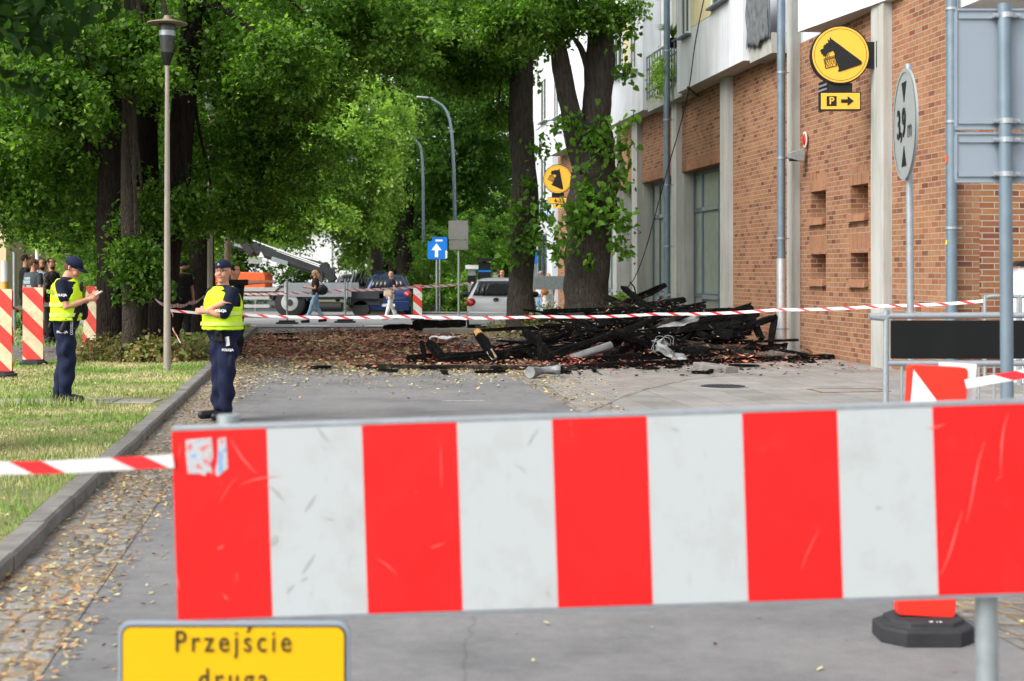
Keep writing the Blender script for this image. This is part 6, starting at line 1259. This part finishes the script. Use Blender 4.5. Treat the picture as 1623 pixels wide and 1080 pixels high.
# ---------------------------------------------------------------- people
def skin_m(name, c): return plain(name, c, .55, .06, 14, spec=.35)
m_skin = skin_m('skin', (.62, .30, .20)); m_skin2 = skin_m('skin_tan', (.50, .23, .15))
def cloth(name, c, var=.12, rough=.85): return plain(name, c, rough, var, 6, bump=.25, bscale=60)
m_navy = cloth('navy_cloth', (.007, .012, .040)); m_navy2 = cloth('dark_navy_cloth', (.006, .010, .028)); m_blk = cloth('black_cloth', (.010, .010, .012)); m_jean = cloth('light_denim', (.26, .40, .55)); m_whitec = cloth('white_cloth', (.75, .74, .72), .04)
m_hiv, n, b = nodes('hi_vis', .6, .3); b.inputs['Base Color'].default_value = (.62, .88, .015, 1)
m_refl = plain('reflective_band', (.62, .85, .14), .35, .05, 10); m_boot = plain('boot_leather', (.015, .015, .018), .4, .2, 10); m_beige = cloth('beige_suede', (.40, .30, .20)); m_hair = cloth('dark_hair', (.03, .02, .014)); m_hairb = cloth('brown_hair', (.10, .055, .03)); m_blond = cloth('blond_hair', (.42, .27, .13), .3); m_greyhair = cloth('grey_hair', (.3, .28, .26)); m_lip = skin_m('lip', (.42, .14, .11)); m_eye = plain('eye_dark', (.03, .02, .02), .3)
m_greyc = cloth('grey_cloth', (.07, .08, .09)); m_pale = cloth('pale_blue_cloth', (.45, .55, .68)); m_brownc = cloth('dark_brown_cloth', (.045, .022, .02)); m_phone = plain('phone', (.7, .7, .7), .3, .05)
def V(*a): return Vector(a)
def orient(f):  # columns: side(right of the figure as seen by itself), forward, up
    f = Vector((f[0], f[1], 0)).normalized(); r = Vector((f.y, -f.x, 0)); return r, f
def ring(c, r, f, a, b_, n=18, sq=2.3):
    out = []
    for i in range(n):
        t_ = 2*math.pi*i/n; ca, sa = math.cos(t_), math.sin(t_); x = math.copysign(abs(ca)**(2/sq), ca)*a; y = math.copysign(abs(sa)**(2/sq), sa)*b_; out.append(c+r*x+f*y)
    return out
def head_geo(c, hf, tilt=0, s=1.0):
    """returns (skin MB, transform) ; c = centre of the head, hf = facing"""
    r, f = orient(hf); Rm = Matrix((r, f, Vector((0, 0, 1)))).transposed().to_4x4() @ Matrix.Rotation(-tilt, 4, 'X')
    Mt = Matrix.Translation(c) @ Rm @ Matrix.Scale(s, 4)
    b_ = MB(); prof = [(-.118, .030, .050, -.005), (-.105, .047, .075, .02), (-.075, .058, .088, .045), (-.04, .066, .092, .075), (0, .074, .095, .092), (.03, .077, .096, .098), (.065, .074, .092, .097), (.095, .060, .075, .080), (.112, .038, .045, .055), (.118, .015, .015, .03)]
    rg_ = []
    for z, a, fr, bk in prof:
        q = []
        for i in range(20):
            t_ = 2*math.pi*i/20; x = math.cos(t_)*a; y = math.sin(t_); y = y*fr if y > 0 else y*bk*1.02; q.append(Mt @ Vector((x, y, z)))
        rg_.append(q)
    b_.rings(rg_)
    b_.cap([Mt @ Vector((0, .088, .018)), Mt @ Vector((0, .104, -.022))], [.009*s, .015*s], 8)          # nose
    b_.ball(Mt @ Vector((0, .083, .036)), .02*s, 8); b_.ball(Mt @ Vector((0, .072, -.098)), (.026*s, .022*s, .018*s), 8)
    for sx in (-1, 1):
        b_.ball(Mt @ Vector((sx*.079, -.008, -.002)), (.012*s, .02*s, .032*s), 8); b_.ball(Mt @ Vector((sx*.035, .068, -.03)), .03*s, 8)
    return b_, Mt
def hand_geo(b_, w, d, pal, s=1.0, curl=.5, thumb=1):
    """w wrist, d finger direction, pal palm normal (towards which fingers curl)"""
    d = Vector(d).normalized(); pal = Vector(pal); pal = (pal-d*pal.dot(d)).normalized(); sd = d.cross(pal)*thumb
    b_.cap([w-d*.03, w+d*.02, w+d*.07*s], [.026*s, .030*s, .036*s], 10, 1)
    for i, (off, L) in enumerate(((.028, .072), (.010, .080), (-.010, .075), (-.027, .058))):
        p0 = w+d*.078*s+sd*off*s; p = [p0-d*.02*s, p0]; dd = d.copy(); L *= s
        for k in range(3):
            a = curl*(.5+.35*k); dd = (d*math.cos(a)+pal*math.sin(a)).normalized(); p0 = p0+dd*L*(.42 if k == 0 else .3); p.append(p0)
        b_.cap(p, [.0105*s, .0105*s, .0095*s, .0085*s, .007*s], 7)
    q = w+d*.03*s+sd*.026*s; b_.cap([q-sd*.01, q+sd*.022*s+d*.022*s+pal*.008, q+sd*.026*s+d*.052*s+pal*.018*s], [.013*s, .012*s, .009*s], 7)
def person(label, loc, J, f, hf, o, vox=.014, grp=None, tilt=0, hs=1.0, wd=1.0):
    """J: joint positions; o: outfit dict"""
    t = thing('person', label, 'person', loc, 0, grp); r, fv = orient(f); J = {k: Vector(v) for k, v in J.items()}
    sk, Mt = head_geo(J['head'], hf, tilt, hs)
    pel, nk = J['pelvis'], J['neck']
    def tor(k): return pel.lerp(nk, k)
    tw = [(0-.12, .150, .105), (.0, .165, .12), (.22, .150, .115), (.42, .148, .112), (.62, .168, .122), (.8, .178, .118), (.92, .150, .095), (1.0, .075, .065)]
    belly = o.get('belly', 0)
    def torso(off, k0=-.12, k1=1.0, bel=1.0):
        b_ = MB(); rr = []
        for k, a, d in tw:
            if k < k0-1e-6 or k > k1+1e-6: continue
            bb = belly*math.exp(-((k-.25)/.28)**2); rr.append(ring(tor(k)+fv*bb*.5, r, fv, (a*wd+off+bb*.4), (d*wd+off+bb*.5)))
        b_.rings(rr); return b_
    for b2 in (torso(-.008),): sk.v, sk.f, sk.uv, sk.mi = sk.v, sk.f, sk.uv, sk.mi; off_ = len(sk.v); sk.v += b2.v; sk.f += [tuple(i+off_ for i in q) for q in b2.f]; sk.uv += b2.uv; sk.mi += b2.mi
    sk.cap([J['neck']-Vector((0, 0, .03)), (J['neck']+J['head'])/2, J['head']-Vector((0, 0, .04))], [.066*wd, .056, .05], 12)
    for s_ in ('L', 'R'):
        sh, el, wr = J['sh'+s_], J['el'+s_], J['wr'+s_]; hp, kn, an, to = J['hip'+s_], J['kn'+s_], J['an'+s_], J['toe'+s_]
        sk.cap([tor(.86).lerp(sh, .5), sh, sh.lerp(el, .5), el, el.lerp(wr, .35), wr], [.055, .054*wd, .046*wd, .038*wd, .040*wd, .026], 12)
        hd, pn = o['hand'+s_]; hand_geo(sk, wr, hd, pn, 1.0 if not o.get('woman') else .88, o.get('curl', .5), 1 if s_ == 'R' else -1)
        sk.cap([hp, hp.lerp(kn, .5), kn, kn.lerp(an, .35), an], [.08*wd, .07*wd, .052*wd, .054*wd, .036], 12); sk.cap([an, an.lerp(to, .45)-Vector((0, 0, .015))], [.034, .022], 8)
    body = remesh(sk, 'body', o.get('skin', m_skin), t, max(.007, vox*.62), 3)
    # face
    if o.get('face', 1):
        for sx in (-1, 1):
            e_ = MB(); e_.ball(Mt @ Vector((sx*.031, .083, .018)), .0085*hs, 8); e_.build('eye', m_eye, t, True)
            e_ = MB(); e_.cap([Mt @ Vector((sx*.018, .095, .04)), Mt @ Vector((sx*.046, .082, .042))], .0045, 6); e_.build('eyebrow', o.get('hairm', m_hairb), t, True)
        e_ = MB(); e_.cap([Mt @ Vector((-.02, .087, -.058)), Mt @ Vector((0, .092, -.056)), Mt @ Vector((.02, .087, -.058))], .0055, 6); e_.build('mouth', m_lip, t, True)
    if o.get('beard'):
        e_ = MB(); e_.ball(Mt @ Vector((0, .05, -.085)), (.055, .05, .045), 12); e_.build('beard', o.get('hairm', m_hair), t, True)
    # hair
    if o.get('hair', 'short') == 'short':
        e_ = MB(); e_.ball(Mt @ Vector((0, -.012, .035)), (.083*hs, .102*hs, .092*hs), 16, Mt.to_3x3().normalized()); e_.build('hair', o.get('hairm', m_hair), t, True)
    elif o['hair'] == 'crop':
        e_ = MB(); e_.ball(Mt @ Vector((0, -.018, .012)), (.0795*hs, .092*hs, .085*hs), 16, Mt.to_3x3().normalized()); e_.build('hair', o.get('hairm', m_hairb), t, True)
    elif o['hair'] == 'long':
        e_ = MB(); e_.ball(Mt @ Vector((0, -.018, .03)), (.088*hs, .103*hs, .098*hs), 16, Mt.to_3x3().normalized()); e_.cap([Mt @ Vector((0, -.06, .02)), Mt @ Vector((0, -.10, -.12)), Mt @ Vector((.0, -.10, -.30))], [.085, .08, .04], 12, .8); remesh(e_, 'hair', o['hairm'], t, .014, 4, .004, 30)
    # trousers
    tr = torso(.012, -.12, .22)
    lo = o.get('loose', .018)
    for s_ in ('L', 'R'):
        hp, kn, an = J['hip'+s_], J['kn'+s_], J['an'+s_]; tr.cap([hp+Vector((0, 0, .03)), hp.lerp(kn, .45), kn, kn.lerp(an, .4), an.lerp(kn, .12)], [.088*wd+lo*.6, .082*wd+lo, .066*wd+lo, .062*wd+lo, .052+lo], 14)
    if o.get('pockets'):
        for s_ in ('L', 'R'):
            c = J['hip'+s_].lerp(J['kn'+s_], .62)+r*(.075 if s_ == 'R' else -.075); tr.ball(c, (.045, .075, .10), 10)
    remesh(tr, 'trousers', o['trousers'], t, vox, 4, .017 if vox < .02 else .004, 14)
    # shirt
    sh_ = torso(.018, .0, .92); ob = len(sh_.v)
    c1 = ring(tor(.96), r, fv, .105*wd, .085*wd); c2 = ring(tor(1.02), r, fv, .07, .066); sh_.rings([ring(tor(.86), r, fv, .165*wd, .108*wd), c1, c2])
    sl_ = o.get('sleeve', .85)
    for s_ in ('L', 'R'):
        s0, el, wr = J['sh'+s_], J['el'+s_], J['wr'+s_]
        if sl_ <= 1: sh_.cap([tor(.86).lerp(s0, .5), s0, s0.lerp(el, .5*sl_), s0.lerp(el, sl_)], [.066, .069*wd, .064*wd, .061*wd], 12)
        else: sh_.cap([tor(.86).lerp(s0, .5), s0, s0.lerp(el, .5), el, el.lerp(wr, .9)], [.062, .064*wd, .058*wd, .05*wd, .038], 12)
    remesh(sh_, 'shirt', o['shirt'], t, vox, 4, .005, 17)
    # hi-vis vest: shell over the torso, open at the arms
    if o.get('vest'):
        b_ = MB(); lv = [(.08, 0), (.22, 0), (.42, 0), (.56, .0), (.66, -.018), (.80, -.045), (.92, -.055), (.985, -.05)]
        def tww(k):
            for (k0, a0, d0), (k1, a1, d1) in zip(tw, tw[1:]):
                if k0 <= k <= k1: u = (k-k0)/(k1-k0); return a0+(a1-a0)*u, d0+(d1-d0)*u
        n_ = 36
        for k, na in lv:
            a, d = tww(k); bb = belly*math.exp(-((k-.25)/.28)**2); off = .052 if k < .9 else .035; fl_ = .012 if k < .15 else 0
            rgk = ring(tor(k)+fv*bb*.5, r, fv, a*wd+off+bb*.4+na+fl_, d*wd+off*.9+bb*.5+fl_, n_, 2.2)
            b_.v += [tuple(q) for q in rgk]
        K = len(lv)
        for i in range(K-1):
            for j in range(n_):
                ang = (j+.5)/n_*360; side = min(abs(ang-0), abs(ang-360), abs(ang-180))
                if 3 <= i <= 5 and side < (22, 30, 20)[i-3]: continue
                b_.face([i*n_+j, i*n_+(j+1) % n_, (i+1)*n_+(j+1) % n_, (i+1)*n_+j], None, 1 if False else 0)
        vo_ = b_.build('vest', m_hiv, t, 'all'); s2 = vo_.modifiers.new('sub', 'SUBSURF'); s2.levels = 1; s2.render_levels = 2; sd = vo_.modifiers.new('s', 'SOLIDIFY'); sd.thickness = .006
        tx = bpy.data.textures.new('fold', 'CLOUDS'); tx.noise_scale = .11; dm = vo_.modifiers.new('d', 'DISPLACE'); dm.texture = tx; dm.strength = .03; dm.mid_level = .5
        for k in (.20, .42):
            a, d = tww(k); bb = belly*math.exp(-((k-.25)/.28)**2); rb = MB(); dk = .045
            rr = [ring(tor(q)+fv*bb*.5, r, fv, a*wd+.066+bb*.4, d*wd+.060+bb*.5, n_, 2.2) for q in (k-dk, k+dk)]
            rb.rings(rr, False); ro = rb.build('reflective_band', m_refl, vo_, True); sd = ro.modifiers.new('s', 'SOLIDIFY'); sd.thickness = .002
            s2 = ro.modifiers.new('sub', 'SUBSURF'); s2.levels = 1; s2.render_levels = 2; dm = ro.modifiers.new('d', 'DISPLACE'); dm.texture = tx; dm.strength = .03; dm.mid_level = .5
    # shoes
    for s_ in ('L', 'R'):
        an, to = J['an'+s_], J['toe'+s_]; d = (to-an); d.z = 0; d.normalize(); b_ = MB(); zt = -(.0)
        b_.cap([an-d*.02+Vector((0, 0, o.get('boot', .02))), an-d*.01-Vector((0, 0, .03))], [.056, .058], 12); b_.cap([an-d*.04-Vector((0, 0, .045)), to+d*.02+Vector((0, 0, .005))], [.050, .046], 12, 1)
        remesh(b_, 'shoe', o.get('shoe', m_boot), t, .012, 2); 
    return t, Mt, r, fv, tor, J
gp = 'police officers in yellow vests'
# right officer, arms crossed
px_, Yp = 351, 15.65
loc = Vector(((px_-CX)/F*Yp, Yp, 0.02)); s = F/Yp
J = dict(head=(.02, -.01, 1.62), neck=(.015, 0, 1.475), pelvis=(.03, 0, .95), shL=(.155, -.13, 1.405), shR=(-.115, .11, 1.405), elL=(.07, -.235, 1.15), elR=(-.185, .0, 1.15), wrL=(-.115, -.235, 1.19), wrR=(.0, -.225, 1.255),
         hipL=(.09, -.06, .90), hipR=(-.035, .06, .90), knL=(.075, -.07, .50), knR=(-.03, .04, .50), anL=(.06, -.05, .10), anR=(-.045, .05, .10), toeL=(-.02, -.19, .045), toeR=(-.19, -.04, .045))
J['neck'] = (.02, 0, 1.47)
o_ = dict(trousers=m_navy, shirt=m_navy2, vest=1, sleeve=.9, belly=.05, handL=((-1, .35, .05), (0, 1, 0)), handR=((1, -.15, .35), (0, -.2, -1)), curl=.4, hair='crop', pockets=1, boot=.06, loose=.022)
t, Mt, r, fv, tor, JJ = person('police officer in yellow vest and side cap with glasses, arms crossed, facing the camera', loc, J, (-.62, -.78), (-.22, -1), o_, .0115, gp, 0, 1.02, 1.08)
b_ = MB(); sec = []
for y, h, w_ in ((-.115, .03, .02), (-.10, .065, .055), (-.04, .085, .078), (.03, .085, .078), (.09, .062, .055), (.112, .03, .02)):
    sec.append([Mt @ Vector((x*w_, y, .048+z*h)) for x, z in ((-1.03, 0), (-.98, .5), (-.45, .95), (0, 1.05), (.45, .95), (.98, .5), (1.03, 0), (0, -.1))])
b_.rings(sec); b_.build('side_cap', m_navy, t, 50); b_ = MB(); b_.ball(Mt @ Vector((.0, .118, .078)), (.012, .006, .015), 10); b_.build('cap_badge', m_galv, t, True)
b_ = MB()
for sx in (-1, 1):
    c = Vector((sx*.033, .104, .016)); pts = [Mt @ (c+Vector((.024*math.cos(a), 0, .016*math.sin(a)))) for a in np.linspace(0, 6.283, 14)]; b_.tube(pts, .0022, 5, False); b_.tube([Mt @ (c+Vector((sx*.024, 0, .004))), Mt @ Vector((sx*.076, .0, .008))], .002, 5)
b_.tube([Mt @ Vector((-.01, .106, .02)), Mt @ Vector((.01, .106, .02))], .002, 5); b_.build('glasses', m_black, t, True)
def gear(t, r, fv, tor, wd, items, bel=0):
    b_ = MB(); rr = [ring(tor(k)+fv*bel*.4, r, fv, .178*wd, .138*wd) for k in (.055, .14)]; b_.rings(rr); b_.build('belt', m_black, t, 30)
gear(t, r, fv, tor, 1.08, [], .05)
b_ = MB(); c0 = tor(.02)-r*.10+fv*.16
for i in range(5): b_.cap([c0+Vector((0, 0, .03))+r*(i*.017-.03), c0+r*(i*.026-.05)+Vector((0, 0, -.05)), c0+r*(i*.032-.06)+Vector((0, 0, -.09))], .014, 7)
b_.cap([c0+Vector((0, 0, .05)), c0], [.035, .045], 9); remesh(b_, 'gloves', m_blk, t, .007, 2)
b_ = MB(); c0 = tor(-.16)-r*.17+fv*.10; Mx = Matrix.Translation(c0) @ Matrix((r, fv, Vector((0, 0, 1)))).transposed().to_4x4() @ Matrix.Rotation(R(10), 4, 'Y'); b_.box((-.028, -.006, -.05), (.028, .006, .05), mat=Mx); b_.build('white_tag', m_signw, t)
b_ = MB(); c0 = tor(-.1)+r*.19; b_.cap([c0+Vector((0, 0, .12)), c0-Vector((0, 0, .1))], [.035, .04], 10); b_.build('holster', m_black, t, True)
def facetext(s_, size, t, p, nrm, mat, roll=0):
    nrm = Vector(nrm).normalized(); ang = math.atan2(nrm.x, -nrm.y); return text(s_, size, mat, t, p, (R(90), 0, ang), 'lettering', .002, bold=.002)
m_wl = plain('white_lettering', (.75, .76, .78), .5, .03)
facetext('POLICJA', .036, t, JJ['shL'].lerp(JJ['elL'], .80)+Vector((-.035, -.085, 0)), (-.3, -1, 0), m_wl); facetext('POLICJA', .034, t, JJ['hipL'].lerp(JJ['knL'], .32)+Vector((.02, -.125, .0)), (0, -1, 0), m_wl)
# left officer, looking at a phone
px_, Yp = 104, 16.75
loc = Vector(((px_-CX)/F*Yp, Yp, .10)); 
J = dict(head=(.085, 0, 1.585), neck=(.01, 0, 1.47), pelvis=(0, 0, .93), shL=(.02, .17, 1.405), shR=(-.005, -.17, 1.405), elL=(.12, .21, 1.14), elR=(.075, -.21, 1.13), wrL=(.285, .05, 1.25), wrR=(.27, -.07, 1.215),
         hipL=(.0, .08, .88), hipR=(.0, -.08, .88), knL=(-.03, .08, .49), knR=(.055, -.09, .49), anL=(-.10, .07, .10), anR=(.03, -.09, .10), toeL=(.06, .09, .045), toeR=(.19, -.09, .045))
o_ = dict(trousers=m_navy, shirt=m_navy2, vest=1, sleeve=.62, belly=.03, handL=((.9, -.3, .35), (0, -1, .2)), handR=((.9, .3, .2), (0, 1, .4)), curl=.75, hair='crop', pockets=1, boot=.06, loose=.024)
t, Mt, r, fv, tor, JJ = person('police officer in yellow vest and navy cap looking down at a phone on the grass', loc, J, (.97, .22), (1, -.12), o_, .0115, gp, R(26), 1.03, 1.06)
b_ = MB(); b_.ball(Mt @ Vector((0, -.005, .055)), (.092, .112, .085), 18, Mt.to_3x3().normalized()); remesh(b_, 'cap', m_navy, t, .01, 2)
b_ = MB(); q = []
for a in np.linspace(-1.15, 1.15, 12): q.append((Mt @ Vector((math.sin(a)*.078, .06+.0*math.cos(a), .052)), Mt @ Vector((math.sin(a)*.078, .075+.115*math.cos(a*.9), .035-.012*abs(a)))))
for i in range(11): b_.poly([q[i][0], q[i+1][0], q[i+1][1], q[i][1]])
o = b_.build('cap_brim', m_navy, t, True); sd = o.modifiers.new('s', 'SOLIDIFY'); sd.thickness = .008
b_ = MB(); rr = [[Mt @ Vector((math.cos(a)*.0945, -.005+math.sin(a)*.114, z)) for a in np.linspace(0, 6.283, 25)[:-1]] for z in (.045, .062)]; b_.rings(rr, False); b_.build('cap_band', m_navy2, t, True)
gear(t, r, fv, tor, 1.08, [], .03)
b_ = MB(); pc = Vector((.375, -.01, 1.275)); b_.box((-.035, -.008, -.07), (.035, .008, .07), mat=Matrix.Translation(pc) @ Matrix.Rotation(R(-90), 4, 'Z') @ Matrix.Rotation(R(-55), 4, 'X')); b_.build('phone', m_phone, t, bevel=.006)
b_ = MB(); b_.ball(tor(.30)+fv*.185-r*(-.04), (.075, .075, .10), 12); b_.ball(tor(.22)+fv*.20+r*.05, (.06, .07, .08), 10); b_.cap([tor(.10)+r*.18+fv*.10, tor(.36)+r*.14+fv*.14], [.045, .05], 9); remesh(b_, 'equipment_pouch', m_blk, t, .012, 2)
b_ = MB(); b_.cap([tor(.10)+r*.21+fv*.02, tor(-.12)+r*.215-fv*.02], [.030, .032], 9); b_.build('holster', m_black, t, True); b_ = MB(); b_.cap([tor(.02)+r*.14-fv*.16, tor(-.06)+r*.16-fv*.17], .018, 8); b_.build('baton', m_black, t, True)
b_ = MB()
for k in range(6): c = tor(.03-.045*k)+r*.215+fv*.085; b_.tube([c+Vector((.014*math.cos(a), 0, .016*math.sin(a))) for a in np.linspace(0, 6.283, 9)], .004, 5, False)
b_.build('key_chain', m_galv, t, True)
facetext('POLICJA', .036, t, JJ['shR'].lerp(JJ['elR'], .45)+Vector((.0, -.088, -.01)), (.1, -1, 0), m_wl); facetext('POLICJA', .034, t, JJ['hipR'].lerp(JJ['knR'], .10)+Vector((.02, -.128, .0)), (0, -1, 0), m_wl)
facetext('POLICJA', .06, t, tor(.70)-fv*.172+r*.10, (-.75, -.6, 0), plain('vest_lettering', (.30, .42, .05), .4))
b_ = MB(); c0 = tor(.80)+fv*.175+r*.06; b_.cap([c0+Vector((0, 0, .045)), c0-Vector((0, 0, .03))], [.022, .024], 8); b_.build('radio', m_black, t, True)
# generic standing and walking poses
def pose(H=1.8, f=(1, 0), stride=0, arm='down', lean=0):
    k = H/1.8; r, fv = orient(f); up = Vector((0, 0, 1))
    def p(a, b_, z): return (r*a+fv*b_+up*z)*k
    J = dict(head=p(0, .02+lean, 1.66), neck=p(0, lean, 1.50), pelvis=p(0, 0, .95), shL=p(-.175, lean, 1.43), shR=p(.175, lean, 1.43), elL=p(-.23, -.03, 1.15), elR=p(.23, -.03, 1.15), wrL=p(-.24, .06, .89), wrR=p(.24, .06, .89),
             hipL=p(-.085, 0, .90), hipR=p(.085, 0, .90), knL=p(-.09, stride*.4+.02, .50), knR=p(.09, -stride*.25+.04, .50), anL=p(-.09, stride*.9, .10), anR=p(.09, -stride*.95, .10+stride*.12), toeL=p(-.10, stride*.9+.15, .045), toeR=p(.10, -stride*.95+.14, .045+stride*.06))
    if arm == 'fold': J.update(wrL=p(-.06, .27, 1.17), wrR=p(.07, .28, 1.14), elL=p(-.24, .06, 1.13), elR=p(.24, .06, 1.13))
    if arm == 'phoneR': J.update(elL=p(-.22, -.02, 1.16), wrL=p(-.16, .26, 1.20))
    if arm == 'swing': J.update(wrL=p(-.23, -.16, .93), wrR=p(.23, .18, .95), elR=p(.23, .0, 1.16), elL=p(-.23, -.1, 1.16))
    return J, fv, r
dn = ((0, 0, -1), (0, 1, 0))
def simple(label, loc, H, f, hf, arm='down', stride=0, tilt=0, vox=.018, grp=None, lean=0, wd=1, **kw):
    J, fv, r = pose(H, f, stride, arm, lean)
    o_ = dict(handL=dn, handR=dn, curl=.4, trousers=m_blk, shirt=m_blk, sleeve=.6); o_['handL'] = (tuple(fv) if arm in ('fold', 'phoneR') else (0, 0, -1), tuple(r)); o_['handR'] = (tuple(fv) if arm == 'fold' else (0, 0, -1), tuple(-r)); o_.update(kw)
    return person(label, loc, J, f, hf, o_, vox, grp, tilt, H/1.8, wd)
t, Mt, *_ = simple('bearded man in black shirt, black cap and beige boots between the trunks', (P(290, 0, 34).x, 34, .09), 1.80, (.5, -.85), (.35, -1), wd=1.06, beard=1, shoe=m_beige, boot=.10, stride=.12, skin=m_skin2)
b_ = MB(); b_.ball(Mt @ Vector((0, -.005, .055)), (.09, .11, .08), 14); b_.build('cap', m_blk, t, True)
# man behind the right officer, arm stretched to the right
J, fv, r = pose(1.78, (.6, -.8), 0); J.update(shL=Vector((.13, -.10, 1.43)), elL=Vector((.40, -.12, 1.435)), wrL=Vector((.66, -.12, 1.45)))
person('man in black behind the right officer, only his outstretched pointing arm showing', (P(372, 0, 27).x, 27, .0), J, (.6, -.8), (.9, -.5), dict(handL=((1, 0, -.12), (0, 0, -1)), handR=dn, curl=.3, trousers=m_blk, shirt=m_blk, sleeve=.45, skin=m_skin), .018)
gg = 'group of men standing by the path on the left'
simple('man in black with short dark hair at the left of the standing group', (P(40, 0, 32.5).x, 32.5, .15), 1.90, (.8, .5), (.9, .3), grp=gg, sleeve=2)
t, Mt, r_, fv_, tor_, _ = simple('man in dark grey printed t-shirt seen from behind in the standing group', (P(53, 0, 31).x, 31, .10), 1.84, (.45, .9), (.9, .4), grp=gg, shirt=m_greyc, wd=1.15, skin=m_skin2, hairm=m_hairb)
b_ = MB(); rq = tor_(.62)-fv_*.165; 
for a in ((-.07, .04, .09, .10), (-.09, -.05, .05, .03), (-.03, -.12, .08, -.07)): b_.box((rq.x+a[0], rq.y-.01, rq.z+a[1]), (rq.x+a[2], rq.y+.004, rq.z+a[3]))
b_.build('shirt_print', plain('pale_print', (.45, .55, .58), .8, .3, 30), t)
simple('bearded man in pale blue shirt in the middle of the standing group', (P(67, 0, 32).x, 32, .12), 1.82, (.3, -.9), (.2, -1), grp=gg, shirt=m_pale, sleeve=2, beard=1)
m_check, n, b = nodes('checked_cloth', .85, .2); v = mapped(n); ck = n.nodes.new('ShaderNodeTexChecker'); ck.inputs['Scale'].default_value = 16; n.links.new(v, ck.inputs['Vector']); ck.inputs['Color1'].default_value = (.02, .02, .025, 1); ck.inputs['Color2'].default_value = (.10, .08, .08, 1); n.links.new(ck.outputs['Color'], b.inputs['Base Color'])
simple('dark haired man in checked dark shirt at the right of the standing group', (P(82, 0, 30.5).x, 30.5, .10), 1.85, (-.9, .3), (.7, -.5), grp=gg, shirt=m_check, sleeve=2, beard=1, wd=1.05)
# women on the cross street
t, Mt, r_, fv_, tor_, _ = simple('woman with long blond hair and pale jeans walking left looking at a phone', (P(500, 0, 45.3).x, 45.3, .0), 1.70, (-1, -.05), (-1, -.1), 'phoneR', .30, R(18), hair='long', hairm=m_blond, trousers=m_jean, shirt=m_brownc, sleeve=.5, woman=1, wd=.9, shoe=m_blk, loose=.012)
b_ = MB(); c = tor_(.30)-fv_*.22-Vector((0, .12, 0)); b_.ball(c, (.20, .10, .17), 12); b_.tube(curve([c+Vector((-.12, 0, .1)), tor_(.95)+Vector((0, -.1, .05)), c+Vector((.12, 0, .1))], 5), .012, 6); o = b_.build('shoulder_bag', m_black, t, True)
b_ = MB(); q = _['wrL']+fv_*.10; b_.box((-.05, -.03, -.006), (.06, .03, .006), mat=Matrix.Translation(q)); b_.build('phone', m_black, t)
t, Mt, r_, fv_, tor_, _ = simple('woman with white trousers and white bag walking in front of the blue car', (P(620, 0, 48).x, 48, 0), 1.66, (-.75, -.4), (-.2, -1), 'down', .28, 0, hair='long', hairm=m_blond, trousers=m_whitec, shirt=m_navy2, sleeve=.4, woman=1, wd=.88, shoe=m_whitec, loose=.01)
b_ = MB(); c = tor_(.12)+fv_*.10-Vector((.0, .2, 0)); b_.box((-.14, -.05, -.14), (.14, .05, .12), mat=Matrix.Translation(c)); o = b_.build('tote_bag', cloth('cream_cloth', (.62, .52, .38)), t, bevel=.04)
gq = 'people standing behind the silver car and the first right tree'
simple('bald man in white whose head shows above the silver car roof', (P(796, 0, 47).x, 47, 0), 1.70, (-.4, -.9), (-.3, -1), grp=gq, hair='none', shirt=m_whitec)
simple('grey haired man in white shirt and blue jeans right of the first tree', (P(857, 0, 47).x, 47, 0), 1.68, (.4, .9), (.5, .8), grp=gq, hairm=m_greyhair, shirt=m_whitec, trousers=m_jean)
t, *_ = simple('blond woman in white dress with orange bag right of the first tree', (P(869, 0, 46.5).x, 46.5, 0), 1.60, (-.5, .9), (-.5, .8), grp=gq, hair='long', hairm=m_blond, shirt=m_whitec, trousers=m_whitec, woman=1, wd=.95, loose=.06)
b_ = MB(); b_.ball((-.12, -.25, .98), (.13, .08, .12), 10); b_.build('shoulder_bag', cloth('orange_leather', (.45, .17, .05)), t, True)
t = tag(MB().box((-.75, 0, 1.08), (.75, .05, 1.5)).build('notice_panel', m_galv_d, None, bevel=.01), 'grey horizontal panel between the first tree and the brick corner', 'panel'); t.location = (P(862, 0, 44).x, 44, 0)
b_ = MB(); b_.box((-.7, .01, -.01), (-.66, .05, 1.08)); b_.box((.66, .01, -.01), (.7, .05, 1.08)); b_.build('leg', m_galv_d, t)
